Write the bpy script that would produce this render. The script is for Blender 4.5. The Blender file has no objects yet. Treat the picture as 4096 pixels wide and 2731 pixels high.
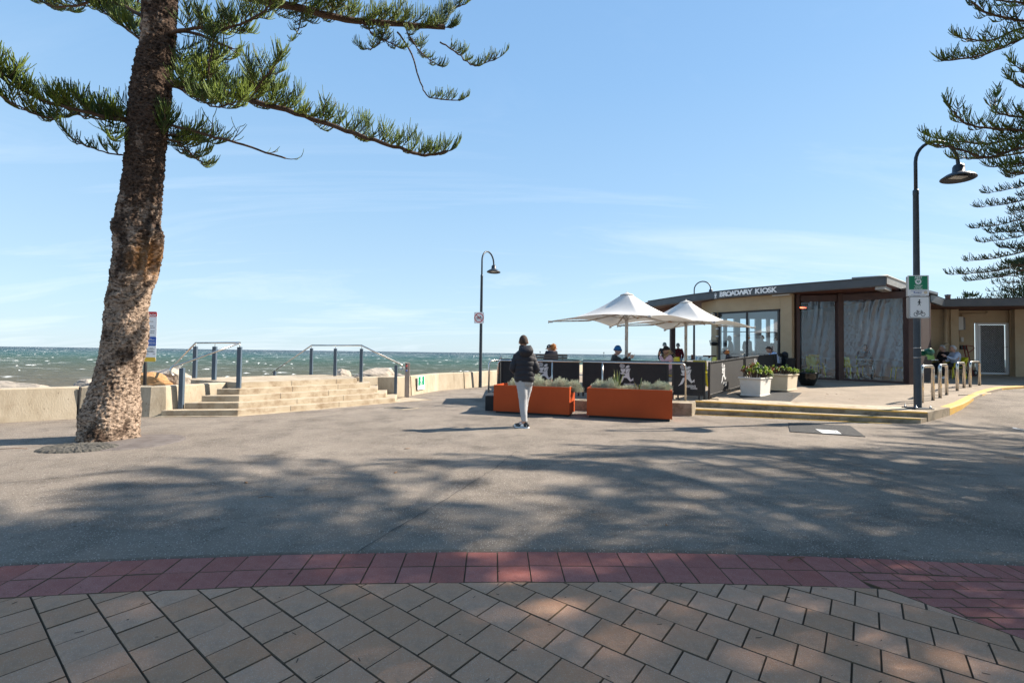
import bpy, bmesh, math, random
import numpy as np
from mathutils import Vector, Matrix, Euler, noise
R = math.radians
sc = bpy.context.scene
COL = sc.collection
random.seed(7)
rng = np.random.default_rng(7)

# ------------------------------------------------------------------ camera
EYE = 1.48
cam = bpy.data.objects.new('camera', bpy.data.cameras.new('camera'))
COL.objects.link(cam)
cam.data.sensor_width = 36.0
cam.data.lens = 36.0 * 1840 / 4096
cam.data.clip_start = 0.05
cam.data.clip_end = 60000
cam.matrix_world = Matrix.Translation((0, 0, EYE)) @ Matrix.Rotation(R(90 + 1.459), 4, 'X') @ Matrix.Rotation(R(0.759), 4, 'Z')
sc.camera = cam

# ------------------------------------------------------------------ sky and sun
SUN_EL, SUN_AZ = 38.5, 75.5            # azimuth measured clockwise from +Y
world = bpy.data.worlds.new('World'); sc.world = world
world.use_nodes = True
nt = world.node_tree; nt.nodes.clear()
N = nt.nodes.new; L = nt.links.new
out = N('ShaderNodeOutputWorld'); bg = N('ShaderNodeBackground')
bg.inputs['Strength'].default_value = 0.086
sky = N('ShaderNodeTexSky'); sky.sky_type = 'NISHITA'; sky.sun_disc = False
sky.sun_elevation = R(SUN_EL); sky.sun_rotation = R(SUN_AZ)
sky.altitude = 0; sky.air_density = 1.0; sky.dust_density = 0.25; sky.ozone_density = 2.2
tc = N('ShaderNodeTexCoord')
sep = N('ShaderNodeSeparateXYZ'); L(tc.outputs['Generated'], sep.inputs[0])
mxz = N('ShaderNodeMath'); mxz.operation = 'MAXIMUM'; mxz.inputs[1].default_value = 0.0; L(sep.outputs['Z'], mxz.inputs[0])
addz = N('ShaderNodeMath'); addz.operation = 'ADD'; addz.inputs[1].default_value = 0.16; L(mxz.outputs[0], addz.inputs[0])
dx = N('ShaderNodeMath'); dx.operation = 'DIVIDE'; L(sep.outputs['X'], dx.inputs[0]); L(addz.outputs[0], dx.inputs[1])
dy = N('ShaderNodeMath'); dy.operation = 'DIVIDE'; L(sep.outputs['Y'], dy.inputs[0]); L(addz.outputs[0], dy.inputs[1])
cmb = N('ShaderNodeCombineXYZ'); L(dx.outputs[0], cmb.inputs[0]); L(dy.outputs[0], cmb.inputs[1])
mp = N('ShaderNodeMapping'); mp.inputs['Scale'].default_value = (0.34, 1.15, 1); mp.inputs['Rotation'].default_value = (0, 0, R(-12)); L(cmb.outputs[0], mp.inputs[0])
nz = N('ShaderNodeTexNoise'); nz.inputs['Scale'].default_value = 1.25; nz.inputs['Detail'].default_value = 9; nz.inputs['Roughness'].default_value = 0.62; nz.inputs['Distortion'].default_value = 0.9
L(mp.outputs[0], nz.inputs['Vector'])
cr = N('ShaderNodeValToRGB'); cr.color_ramp.elements[0].position = 0.50; cr.color_ramp.elements[0].color = (0, 0, 0, 1); cr.color_ramp.elements[1].position = 0.78; cr.color_ramp.elements[1].color = (1, 1, 1, 1)
L(nz.outputs['Fac'], cr.inputs[0])
fade = N('ShaderNodeMapRange'); fade.inputs['From Min'].default_value = 0.0; fade.inputs['From Max'].default_value = 0.55; fade.inputs['To Min'].default_value = 0.52; fade.inputs['To Max'].default_value = 0.10
L(sep.outputs['Z'], fade.inputs['Value'])
mul = N('ShaderNodeMath'); mul.operation = 'MULTIPLY'; L(cr.outputs[0], mul.inputs[0]); L(fade.outputs[0], mul.inputs[1])
# thin high haze: a smooth pale veil over the physical sky
vr = N('ShaderNodeValToRGB'); L(mxz.outputs[0], vr.inputs[0]); ve = vr.color_ramp.elements
ve[0].position = 0.0; ve[0].color = (3.05 / 8, 4.15 / 8, 5.0 / 8, 1); ve[1].position = 0.75; ve[1].color = (1.25 / 8, 2.5 / 8, 4.5 / 8, 1)
for pos_, c_ in ((0.10, (2.95, 4.2, 5.15)), (0.30, (2.2, 3.6, 5.15)), (0.5, (1.65, 3.05, 4.95))):
    e_ = ve.new(pos_); e_.color = (c_[0] / 8, c_[1] / 8, c_[2] / 8, 1)
vsc = N('ShaderNodeVectorMath'); vsc.operation = 'SCALE'; vsc.inputs['Scale'].default_value = 8.0; L(vr.outputs[0], vsc.inputs[0])
vmix = N('ShaderNodeMix'); vmix.data_type = 'RGBA'; vmix.inputs[0].default_value = 0.80; L(sky.outputs[0], vmix.inputs['A']); L(vsc.outputs[0], vmix.inputs['B'])
cmix = N('ShaderNodeMix'); cmix.data_type = 'RGBA'; L(mul.outputs[0], cmix.inputs[0]); L(vmix.outputs['Result'], cmix.inputs['A']); cmix.inputs['B'].default_value = (5.9, 6.3, 6.8, 1)
L(cmix.outputs['Result'], bg.inputs['Color']); L(bg.outputs[0], out.inputs[0])

sun = bpy.data.objects.new('sun', bpy.data.lights.new('sun', 'SUN')); COL.objects.link(sun)
sun.data.energy = 5.0; sun.data.angle = R(0.53); sun.data.color = (1.0, 0.90, 0.77)
SUN_DIR = Vector((math.sin(R(SUN_AZ)) * math.cos(R(SUN_EL)), math.cos(R(SUN_AZ)) * math.cos(R(SUN_EL)), math.sin(R(SUN_EL))))
sun.rotation_euler = SUN_DIR.to_track_quat('Z', 'Y').to_euler()

sc.view_settings.view_transform = 'Standard'; sc.view_settings.look = 'None'
sc.view_settings.gamma = 1.0; sc.view_settings.exposure = 1.18
sc.view_settings.use_curve_mapping = False
sc.cycles.max_bounces = 8; sc.cycles.transparent_max_bounces = 12
sc.cycles.use_denoising = True

# ------------------------------------------------------------------ helpers
def tag(o, label=None, cat=None, group=None, kind=None):
    if label: o['label'] = label
    if cat: o['category'] = cat
    if group: o['group'] = group
    if kind: o['kind'] = kind
    return o

def thing(name, label, cat, loc=(0, 0, 0), rz=0, group=None):
    o = bpy.data.objects.new(name, None); COL.objects.link(o)
    o.location = loc; o.rotation_euler = (0, 0, rz); o.empty_display_size = 0.2
    return tag(o, label, cat, group)

def link_mesh(name, me, mat=None, parent=None):
    if mat is not None:
        for m in (mat if isinstance(mat, (list, tuple)) else [mat]): me.materials.append(m)
    o = bpy.data.objects.new(name, me); COL.objects.link(o)
    if parent is not None: o.parent = parent
    return o

class MB:
    """collects geometry for ONE mesh object"""
    def __init__(s): s.v = []; s.f = []; s.m = []; s.sm = []; s.T = Matrix.Identity(4)
    def add(s, vs, fs, mi=0, smooth=False):
        b = len(s.v); T = s.T
        s.v += [tuple(T @ Vector(p)) for p in vs]
        s.f += [[b + i for i in f] for f in fs]
        s.m += [mi] * len(fs); s.sm += [smooth] * len(fs); return s
    def box(s, x0, x1, y0, y1, z0, z1, mi=0, bev=0.0):
        if bev > 0:
            b = bev; pts = []; fs = []
            bm = bmesh.new(); bmesh.ops.create_cube(bm, size=1)
            for v in bm.verts: v.co = Vector(((x0 + x1) / 2 + v.co.x * (x1 - x0), (y0 + y1) / 2 + v.co.y * (y1 - y0), (z0 + z1) / 2 + v.co.z * (z1 - z0)))
            bmesh.ops.bevel(bm, geom=bm.edges[:], offset=b, segments=1, affect='EDGES')
            bm.verts.index_update()
            s.add([v.co.copy() for v in bm.verts], [[v.index for v in f.verts] for f in bm.faces], mi); bm.free(); return s
        v = [(x0, y0, z0), (x1, y0, z0), (x1, y1, z0), (x0, y1, z0), (x0, y0, z1), (x1, y0, z1), (x1, y1, z1), (x0, y1, z1)]
        return s.add(v, [(0, 3, 2, 1), (4, 5, 6, 7), (0, 1, 5, 4), (1, 2, 6, 5), (2, 3, 7, 6), (3, 0, 4, 7)], mi)
    def tube(s, pts, r, n=8, mi=0, cap=True, smooth=True, sy=1.0):
        pts = [Vector(p) for p in pts]
        rr = r if isinstance(r, (list, tuple)) else [r] * len(pts)
        vs = []; fs = []; ref = None
        for i, p in enumerate(pts):
            t = (pts[min(i + 1, len(pts) - 1)] - pts[max(i - 1, 0)]).normalized()
            if ref is None:
                ref = Vector((0, 0, 1)) if abs(t.z) < 0.9 else Vector((1, 0, 0))
            a = t.cross(ref).normalized(); b2 = a.cross(t).normalized(); ref = b2
            for k in range(n):
                an = 2 * math.pi * k / n
                vs.append(p + a * (math.cos(an) * rr[i]) + b2 * (math.sin(an) * rr[i] * sy))
        for i in range(len(pts) - 1):
            for k in range(n):
                k2 = (k + 1) % n
                fs.append((i * n + k, i * n + k2, (i + 1) * n + k2, (i + 1) * n + k))
        s.add(vs, fs, mi, smooth)
        if cap:
            b0 = len(s.v) - len(vs)
            s.f += [[b0 + k for k in reversed(range(n))], [b0 + (len(pts) - 1) * n + k for k in range(n)]]; s.m += [mi] * 2; s.sm += [False] * 2
        return s
    def lathe(s, prof, n=16, c=(0, 0, 0), mi=0, smooth=True, sx=1, sy=1, cap=True):
        vs = []; fs = []
        for (r, z) in prof:
            for k in range(n):
                an = 2 * math.pi * k / n
                vs.append((c[0] + math.cos(an) * r * sx, c[1] + math.sin(an) * r * sy, c[2] + z))
        for i in range(len(prof) - 1):
            for k in range(n):
                k2 = (k + 1) % n
                fs.append((i * n + k, i * n + k2, (i + 1) * n + k2, (i + 1) * n + k))
        s.add(vs, fs, mi, smooth)
        if cap:
            b0 = len(s.v) - len(vs)
            s.f += [[b0 + k for k in reversed(range(n))], [b0 + (len(prof) - 1) * n + k for k in range(n)]]; s.m += [mi] * 2; s.sm += [False] * 2
        return s
    def prism(s, poly, z0, z1, mi=0):
        """poly: list of (x,y); z1 may be a function of (x,y)"""
        n = len(poly)
        ft = z1 if callable(z1) else (lambda x, y: z1)
        fb = z0 if callable(z0) else (lambda x, y: z0)
        vs = [(x, y, fb(x, y)) for x, y in poly] + [(x, y, ft(x, y)) for x, y in poly]
        fs = [list(reversed(range(n))), list(range(n, 2 * n))] + [(i, (i + 1) % n, n + (i + 1) % n, n + i) for i in range(n)]
        return s.add(vs, fs, mi)
    def quad(s, a, b, c, d, mi=0): return s.add([a, b, c, d], [(0, 1, 2, 3)], mi)
    def loft(s, secs, mi=0, smooth=True, cap=True):
        n = len(secs[0]); vs = [p for q in secs for p in q]; fs = []
        for i in range(len(secs) - 1):
            for k in range(n):
                k2 = (k + 1) % n
                fs.append((i * n + k, i * n + k2, (i + 1) * n + k2, (i + 1) * n + k))
        if cap: fs += [list(reversed(range(n))), [(len(secs) - 1) * n + k for k in range(n)]]
        return s.add(vs, fs, mi, smooth)
    def ell(s, c, rx, ry, rz, n=12, m=8, mi=0, rot=None):
        T0 = s.T
        s.T = T0 @ Matrix.Translation(c) @ (rot.to_4x4() if rot is not None else Matrix.Identity(4))
        prof = [(max(1e-4, math.sin(math.pi * i / m)), -math.cos(math.pi * i / m) * rz) for i in range(m + 1)]
        s.lathe(prof, n, (0, 0, 0), mi, True, rx, ry); s.T = T0; return s
    def build(s, name, mat=None, parent=None, loc=None, rz=None, recalc=True):
        me = bpy.data.meshes.new(name)
        me.from_pydata(s.v, [], s.f)
        me.polygons.foreach_set('material_index', s.m); me.polygons.foreach_set('use_smooth', s.sm)
        if recalc:
            bm = bmesh.new(); bm.from_mesh(me); bmesh.ops.recalc_face_normals(bm, faces=bm.faces); bm.to_mesh(me); bm.free()
        me.update()
        o = link_mesh(name, me, mat, parent)
        if loc is not None: o.location = loc
        if rz is not None: o.rotation_euler = (0, 0, rz)
        return o

def np_mesh(name, V, F, mat, parent=None, smooth=False, kind=None):
    """V (n,3), F (m,k) arrays -> mesh object"""
    me = bpy.data.meshes.new(name)
    k = F.shape[1]
    me.vertices.add(len(V)); me.vertices.foreach_set('co', np.ascontiguousarray(V, dtype=np.float32).ravel())
    me.loops.add(F.size); me.loops.foreach_set('vertex_index', np.ascontiguousarray(F, dtype=np.int32).ravel())
    me.polygons.add(len(F)); me.polygons.foreach_set('loop_start', np.arange(0, F.size, k, dtype=np.int32))
    me.polygons.foreach_set('loop_total', np.full(len(F), k, dtype=np.int32))
    me.polygons.foreach_set('use_smooth', np.full(len(F), smooth))
    me.update(calc_edges=True); me.validate()
    o = link_mesh(name, me, mat, parent)
    if kind: o['kind'] = kind
    return o

def copy_tree(o, parent=None):
    c = o.copy(); COL.objects.link(c); c.parent = parent
    for ch in list(o.children): copy_tree(ch, c)
    return c

# ------------------------------------------------------------------ materials
def mat(name, col, rough=0.6, metal=0.0, col2=None, nscale=4.0, ndet=6, npos=(0.35, 0.65), bump=0.0, bscale=40.0, vary=0.0,
        spec=0.5, coord='Object', dirt=None, stretch=None, emis=None, coat=0.0, speck=None, trans=0.0):
    m = bpy.data.materials.new(name); m.use_nodes = True
    t = m.node_tree; p = t.nodes['Principled BSDF']; n = t.nodes.new; l = t.links.new
    p.inputs['Roughness'].default_value = rough; p.inputs['Metallic'].default_value = metal
    p.inputs['Specular IOR Level'].default_value = spec; p.inputs['Coat Weight'].default_value = coat
    tcn = n('ShaderNodeTexCoord'); vec = tcn.outputs[coord]
    if stretch:
        mpn = n('ShaderNodeMapping'); mpn.inputs['Scale'].default_value = stretch; l(vec, mpn.inputs[0]); vec = mpn.outputs[0]
    c = (*col, 1)
    src = None
    if col2 is not None:
        nn = n('ShaderNodeTexNoise'); nn.inputs['Scale'].default_value = nscale; nn.inputs['Detail'].default_value = ndet; nn.inputs['Roughness'].default_value = 0.65
        l(vec, nn.inputs['Vector'])
        mr = n('ShaderNodeMapRange'); mr.inputs['From Min'].default_value = npos[0]; mr.inputs['From Max'].default_value = npos[1]; l(nn.outputs['Fac'], mr.inputs['Value'])
        mx = n('ShaderNodeMix'); mx.data_type = 'RGBA'; l(mr.outputs[0], mx.inputs[0]); mx.inputs['A'].default_value = c; mx.inputs['B'].default_value = (*col2, 1)
        src = mx.outputs['Result']
    if dirt is not None:   # (colour, scale, lo, hi)
        nn = n('ShaderNodeTexNoise'); nn.inputs['Scale'].default_value = dirt[1]; nn.inputs['Detail'].default_value = 8; nn.inputs['Roughness'].default_value = 0.7
        l(vec, nn.inputs['Vector'])
        mr = n('ShaderNodeMapRange'); mr.inputs['From Min'].default_value = dirt[2]; mr.inputs['From Max'].default_value = dirt[3]; l(nn.outputs['Fac'], mr.inputs['Value'])
        mx = n('ShaderNodeMix'); mx.data_type = 'RGBA'; l(mr.outputs[0], mx.inputs[0])
        if src is None: mx.inputs['A'].default_value = c
        else: l(src, mx.inputs['A'])
        mx.inputs['B'].default_value = (*dirt[0], 1); src = mx.outputs['Result']
    if speck is not None:  # (colour, scale, threshold)
        vo = n('ShaderNodeTexVoronoi'); vo.inputs['Scale'].default_value = speck[1]; l(vec, vo.inputs['Vector'])
        mr = n('ShaderNodeMapRange'); mr.inputs['From Min'].default_value = speck[2]; mr.inputs['From Max'].default_value = speck[2] * 0.7; l(vo.outputs['Distance'], mr.inputs['Value'])
        wn = n('ShaderNodeMath'); wn.operation = 'MULTIPLY'; sp = n('ShaderNodeSeparateColor'); l(vo.outputs['Color'], sp.inputs[0]); l(sp.outputs[0], wn.inputs[0]); l(mr.outputs[0], wn.inputs[1])
        mx = n('ShaderNodeMix'); mx.data_type = 'RGBA'; l(wn.outputs[0], mx.inputs[0])
        if src is None: mx.inputs['A'].default_value = c
        else: l(src, mx.inputs['A'])
        mx.inputs['B'].default_value = (*speck[0], 1); src = mx.outputs['Result']
    if vary:
        oi = n('ShaderNodeObjectInfo'); mr = n('ShaderNodeMapRange'); mr.inputs['To Min'].default_value = 1 - vary; mr.inputs['To Max'].default_value = 1 + vary; l(oi.outputs['Random'], mr.inputs['Value'])
        hs = n('ShaderNodeHueSaturation'); l(mr.outputs[0], hs.inputs['Value'])
        mr2 = n('ShaderNodeMapRange'); mr2.inputs['To Min'].default_value = 1.04; mr2.inputs['To Max'].default_value = 0.94; l(oi.outputs['Random'], mr2.inputs['Value']); l(mr2.outputs[0], hs.inputs['Saturation'])
        if src is None: hs.inputs['Color'].default_value = c
        else: l(src, hs.inputs['Color'])
        src = hs.outputs[0]
    if src is None: p.inputs['Base Color'].default_value = c
    else: l(src, p.inputs['Base Color'])
    if bump:
        nn = n('ShaderNodeTexNoise'); nn.inputs['Scale'].default_value = bscale; nn.inputs['Detail'].default_value = 6; nn.inputs['Roughness'].default_value = 0.7; l(vec, nn.inputs['Vector'])
        b = n('ShaderNodeBump'); b.inputs['Strength'].default_value = bump; b.inputs['Distance'].default_value = 0.02; l(nn.outputs['Fac'], b.inputs['Height']); l(b.outputs[0], p.inputs['Normal'])
    if emis:
        p.inputs['Emission Color'].default_value = (*emis[0], 1); p.inputs['Emission Strength'].default_value = emis[1]
    if trans:
        tr = n('ShaderNodeBsdfTranslucent'); ms = n('ShaderNodeMixShader'); ms.inputs[0].default_value = trans
        if src is None: tr.inputs[0].default_value = c
        else: l(src, tr.inputs[0])
        l(p.outputs[0], ms.inputs[1]); l(tr.outputs[0], ms.inputs[2]); l(ms.outputs[0], t.nodes['Material Output'].inputs[0])
    return m

M = {}
M['tan_paver'] = mat('tan_paver', (0.47, 0.245, 0.138), 0.85, col2=(0.55, 0.315, 0.190), nscale=5, dirt=((0.29, 0.175, 0.115), 6, 0.48, 0.78), bump=0.7, bscale=110, vary=0.07, speck=((0.60, 0.50, 0.42), 150, 0.30))
M['red_paver'] = mat('red_paver', (0.28, 0.078, 0.060), 0.8, col2=(0.35, 0.118, 0.092), nscale=6, dirt=((0.12, 0.03, 0.028), 5, 0.55, 0.8), bump=0.6, bscale=130, vary=0.09, speck=((0.5, 0.33, 0.31), 160, 0.26))
M['joint'] = mat('joint_sand', (0.10, 0.072, 0.050), 0.95, col2=(0.16, 0.095, 0.048), nscale=9, bump=0.5, bscale=120)
M['asphalt'] = mat('asphalt', (0.172, 0.143, 0.114), 0.93, col2=(0.290, 0.244, 0.198), nscale=0.55, ndet=10, npos=(0.3, 0.72), dirt=((0.082, 0.068, 0.055), 1.3, 0.47, 0.78), bump=0.9, bscale=95, speck=((0.58, 0.53, 0.48), 62, 0.30), spec=0.35)
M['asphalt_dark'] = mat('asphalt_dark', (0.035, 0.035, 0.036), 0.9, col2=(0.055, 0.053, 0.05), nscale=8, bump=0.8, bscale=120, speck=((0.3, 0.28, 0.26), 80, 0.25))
M['terrace_top'] = mat('terrace_top', (0.235, 0.188, 0.138), 0.92, col2=(0.31, 0.25, 0.188), nscale=1.2, ndet=10, dirt=((0.14, 0.12, 0.10), 2.5, 0.56, 0.85), bump=0.5, bscale=90, speck=((0.5, 0.45, 0.4), 90, 0.25))
M['concrete'] = mat('concrete', (0.38, 0.315, 0.225), 0.85, col2=(0.46, 0.395, 0.30), nscale=1.6, ndet=9, dirt=((0.25, 0.19, 0.125), 3.1, 0.48, 0.78), bump=0.35, bscale=45, speck=((0.13, 0.10, 0.07), 16, 0.12), stretch=(1, 1, 0.4))
M['step_concrete'] = mat('step_concrete', (0.37, 0.30, 0.21), 0.85, col2=(0.46, 0.39, 0.29), nscale=2.2, ndet=9, dirt=((0.20, 0.13, 0.07), 3.6, 0.48, 0.74), bump=0.4, bscale=60)
M['old_concrete'] = mat('old_concrete', (0.27, 0.215, 0.15), 0.9, col2=(0.36, 0.30, 0.22), nscale=2.5, ndet=9, dirt=((0.11, 0.08, 0.045), 3.6, 0.46, 0.72), bump=0.5, bscale=50)
M['yellow_paint'] = mat('yellow_paint', (0.66, 0.38, 0.05), 0.6, col2=(0.58, 0.36, 0.10), nscale=7, dirt=((0.33, 0.25, 0.14), 9, 0.55, 0.75), bump=0.25, bscale=60)
M['white_paint'] = mat('white_paint', (0.72, 0.71, 0.68), 0.7, dirt=((0.35, 0.33, 0.30), 12, 0.55, 0.75))
M['post_blue'] = mat('post_blue', (0.055, 0.085, 0.12), 0.42, col2=(0.075, 0.105, 0.14), nscale=3, bump=0.08, bscale=30)
M['steel'] = mat('stainless_steel', (0.62, 0.60, 0.57), 0.24, 1.0, col2=(0.5, 0.47, 0.43), nscale=8, stretch=(1, 1, 6))
M['lamp_metal'] = mat('lamp_metal', (0.026, 0.034, 0.046), 0.42, 0.2, col2=(0.04, 0.05, 0.062), nscale=5, bump=0.05, bscale=30)
M['lamp_lens'] = mat('lamp_lens', (0.55, 0.55, 0.52), 0.3)
M['orange_paint'] = mat('orange_paint', (0.44, 0.066, 0.010), 0.6, spec=0.3, col2=(0.38, 0.055, 0.008), nscale=1.4, dirt=((0.36, 0.085, 0.03), 5, 0.6, 0.9), bump=0.04, bscale=30)
M['black_plinth'] = mat('black_plinth', (0.012, 0.012, 0.013), 0.6)
M['soil'] = mat('soil', (0.05, 0.035, 0.022), 0.95, col2=(0.09, 0.06, 0.04), nscale=14, bump=0.8, bscale=60)
M['black_fabric'] = mat('black_mesh_fabric', (0.014, 0.014, 0.016), 0.75, col2=(0.024, 0.023, 0.023), nscale=2.5, bump=0.15, bscale=300)
M['black_metal'] = mat('black_metal', (0.014, 0.014, 0.015), 0.4, bump=0.04, bscale=50)
M['logo_white'] = mat('logo_white', (0.62, 0.62, 0.62), 0.6)
M['cream_wall'] = mat('cream_render', (0.42, 0.32, 0.205), 0.9, col2=(0.47, 0.365, 0.24), nscale=1.5, dirt=((0.36, 0.28, 0.17), 1.1, 0.62, 0.9), bump=0.35, bscale=140)
M['brown_steel'] = mat('brown_steel', (0.048, 0.024, 0.021), 0.5, col2=(0.066, 0.034, 0.030), nscale=3)
M['soffit'] = mat('soffit', (0.10, 0.035, 0.024), 0.7, col2=(0.13, 0.05, 0.035), nscale=5)
M['fascia'] = mat('fascia', (0.060, 0.072, 0.086), 0.45, col2=(0.085, 0.095, 0.108), nscale=2.2, dirt=((0.12, 0.10, 0.09), 4, 0.6, 0.85), bump=0.06, bscale=12)
M['roof_metal'] = mat('roof_metal', (0.42, 0.40, 0.37), 0.45, 0.6, col2=(0.3, 0.28, 0.26), nscale=3)
M['frame_dark'] = mat('window_frame_dark', (0.016, 0.017, 0.02), 0.4)
M['frame_white'] = mat('frame_white', (0.68, 0.70, 0.72), 0.45)
M['canvas'] = mat('umbrella_canvas', (0.80, 0.79, 0.77), 0.75, col2=(0.74, 0.73, 0.71), nscale=1.3, dirt=((0.60, 0.57, 0.50), 2.2, 0.6, 0.9), bump=0.05, bscale=200, trans=0.3)
M['umb_metal'] = mat('umbrella_metal', (0.58, 0.57, 0.54), 0.5, col2=(0.34, 0.16, 0.05), nscale=5, npos=(0.52, 0.62))
M['white_pot'] = mat('white_pot', (0.66, 0.62, 0.56), 0.8, col2=(0.72, 0.69, 0.64), nscale=3, dirt=((0.38, 0.32, 0.25), 4, 0.58, 0.82), bump=0.2, bscale=40)
M['cream_pot'] = mat('cream_pot', (0.56, 0.47, 0.34), 0.8, col2=(0.60, 0.52, 0.40), nscale=3, dirt=((0.38, 0.30, 0.2), 4, 0.6, 0.85), bump=0.2, bscale=40)
M['black_glaze'] = mat('black_glaze', (0.007, 0.008, 0.009), 0.16)
M['yellow_plastic'] = mat('yellow_plastic', (0.66, 0.56, 0.012), 0.4)
M['table_white'] = mat('table_white', (0.7, 0.7, 0.7), 0.35)
M['interior'] = mat('interior_wall', (0.58, 0.66, 0.72), 0.8)
M['interior_dark'] = mat('interior_dark', (0.05, 0.075, 0.09), 0.7)
M['wood'] = mat('weathered_wood', (0.30, 0.24, 0.20), 0.85, col2=(0.40, 0.34, 0.30), nscale=6, stretch=(6, 6, 0.6), bump=0.3, bscale=20)
M['bench_wood'] = mat('bench_wood', (0.10, 0.075, 0.065), 0.7, col2=(0.14, 0.11, 0.095), nscale=10, stretch=(0.5, 5, 5))
M['rust_brown'] = mat('rust_brown', (0.14, 0.05, 0.03), 0.7)
M['green_sign'] = mat('green_sign', (0.0, 0.24, 0.115), 0.45)
M['sign_white'] = mat('sign_white', (0.88, 0.88, 0.88), 0.4)
M['sign_back'] = mat('sign_back', (0.42, 0.43, 0.44), 0.4, 0.5)
M['sign_red'] = mat('sign_red', (0.60, 0.02, 0.03), 0.4)
M['sign_blue'] = mat('sign_blue', (0.015, 0.09, 0.42), 0.4)
M['sign_yellow'] = mat('sign_yellow', (0.80, 0.50, 0.03), 0.4)
M['ink'] = mat('ink', (0.02, 0.02, 0.022), 0.5)
M['text_blue'] = mat('text_blue', (0.05, 0.14, 0.38), 0.5)
M['gold'] = mat('gold_ink', (0.65, 0.42, 0.10), 0.5)
M['green_plastic'] = mat('green_plastic', (0.01, 0.10, 0.055), 0.3)
M['green_bag'] = mat('green_bag', (0.25, 0.42, 0.10), 0.4)
M['grey_box'] = mat('grey_box', (0.55, 0.55, 0.53), 0.5)
M['grey_dark'] = mat('grey_dark', (0.2, 0.2, 0.2), 0.5)
M['red_trolley'] = mat('red_trolley', (0.22, 0.025, 0.02), 0.45)
M['rubber'] = mat('rubber', (0.015, 0.015, 0.015), 0.7)
M['leaf_dry'] = mat('dry_leaf', (0.26, 0.13, 0.05), 0.8)
M['twig_dry'] = mat('dry_twig', (0.19, 0.09, 0.04), 0.8)
def glass(name, tint, fac, rough=0.02, bump=0.0, haze=0.0):
    m = bpy.data.materials.new(name); m.use_nodes = True; t = m.node_tree; n = t.nodes.new; l = t.links.new
    t.nodes.remove(t.nodes['Principled BSDF'])
    tr = n('ShaderNodeBsdfTransparent'); tr.inputs[0].default_value = (*tint, 1)
    gl = n('ShaderNodeBsdfGlossy'); gl.inputs['Roughness'].default_value = rough; gl.inputs[0].default_value = (0.9, 0.95, 1, 1)
    lw = n('ShaderNodeLayerWeight'); lw.inputs[0].default_value = 0.5
    mr = n('ShaderNodeMapRange'); mr.inputs['To Min'].default_value = fac; mr.inputs['To Max'].default_value = min(1, fac + 0.7); l(lw.outputs['Facing'], mr.inputs['Value'])
    pw = n('ShaderNodeMath'); pw.operation = 'POWER'; pw.inputs[1].default_value = 2.2; l(lw.outputs['Facing'], pw.inputs[0]); l(pw.outputs[0], mr.inputs['Value'])
    mx = n('ShaderNodeMixShader'); l(mr.outputs[0], mx.inputs[0]); l(tr.outputs[0], mx.inputs[1]); l(gl.outputs[0], mx.inputs[2])
    last = mx
    if haze:
        df = n('ShaderNodeBsdfDiffuse'); df.inputs[0].default_value = (0.55, 0.62, 0.68, 1)
        m2 = n('ShaderNodeMixShader'); m2.inputs[0].default_value = haze; l(mx.outputs[0], m2.inputs[1]); l(df.outputs[0], m2.inputs[2]); last = m2
    if bump:
        tcn = n('ShaderNodeTexCoord'); nn = n('ShaderNodeTexNoise'); nn.inputs['Scale'].default_value = 7; nn.inputs['Detail'].default_value = 5; l(tcn.outputs['Object'], nn.inputs['Vector'])
        b = n('ShaderNodeBump'); b.inputs['Strength'].default_value = bump; b.inputs['Distance'].default_value = 0.06; l(nn.outputs['Fac'], b.inputs['Height']); l(b.outputs[0], gl.inputs['Normal'])
    l(last.outputs[0], t.nodes['Material Output'].inputs[0]); return m
M['glass'] = glass('window_glass', (0.72, 0.84, 0.90), 0.16)
M['clear_pane'] = glass('clear_pane', (0.95, 0.97, 1.0), 0.03)
M['plastic_sheet'] = glass('plastic_sheet', (0.78, 0.88, 0.96), 0.10, 0.03, 0.25, 0.02)

# flat lettering: a text curve, thin as print
def text(body, size, T, m, parent, name='lettering', ext=0.0015, align='CENTER', bold=0.0, sx=1.0, shear=0.0):
    cu = bpy.data.curves.new(name, 'FONT'); cu.body = body; cu.size = size; cu.extrude = ext; cu.offset = bold
    cu.align_x = align; cu.align_y = 'CENTER'; cu.resolution_u = 3; cu.shear = shear
    tmp = bpy.data.objects.new(name, cu); COL.objects.link(tmp)
    dg = bpy.context.evaluated_depsgraph_get(); me = bpy.data.meshes.new_from_object(tmp.evaluated_get(dg))
    bpy.data.objects.remove(tmp); bpy.data.curves.remove(cu)
    me.transform(T @ Matrix.Diagonal((sx, 1, 1, 1)))
    me.materials.clear()
    return link_mesh(name, me, m, parent)

def face_frame(o, xdir, up=(0, 0, 1)):
    """matrix whose local x,y lie on a wall and local z points out of it"""
    x = Vector(xdir).normalized(); y = Vector(up).normalized(); z = x.cross(y)
    m = Matrix.Identity(4)
    for i in range(3): m[i][0] = x[i]; m[i][1] = y[i]; m[i][2] = z[i]; m[i][3] = o[i]
    return m

def poly_plate(mb, pts, z0, z1, mi=0):
    mb.prism([(p[0], p[1]) for p in pts], z0, z1, mi)

def stroke(mb, pts, w, z0, z1, mi=0, closed=False):
    """flat ribbon along a polyline"""
    P = [Vector((p[0], p[1])) for p in pts]; n = len(P)
    for i in range(n if closed else n - 1):
        a, b = P[i], P[(i + 1) % n]; d = (b - a)
        if d.length < 1e-6: continue
        d.normalize(); q = Vector((-d.y, d.x)) * w / 2; e = d * w * 0.3
        a2, b2 = a - e, b + e
        zz = z1 + (i % 3) * 0.00007
        mb.prism([(a2 + q)[:], (a2 - q)[:], (b2 - q)[:], (b2 + q)[:]], z0, zz, mi)

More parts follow.
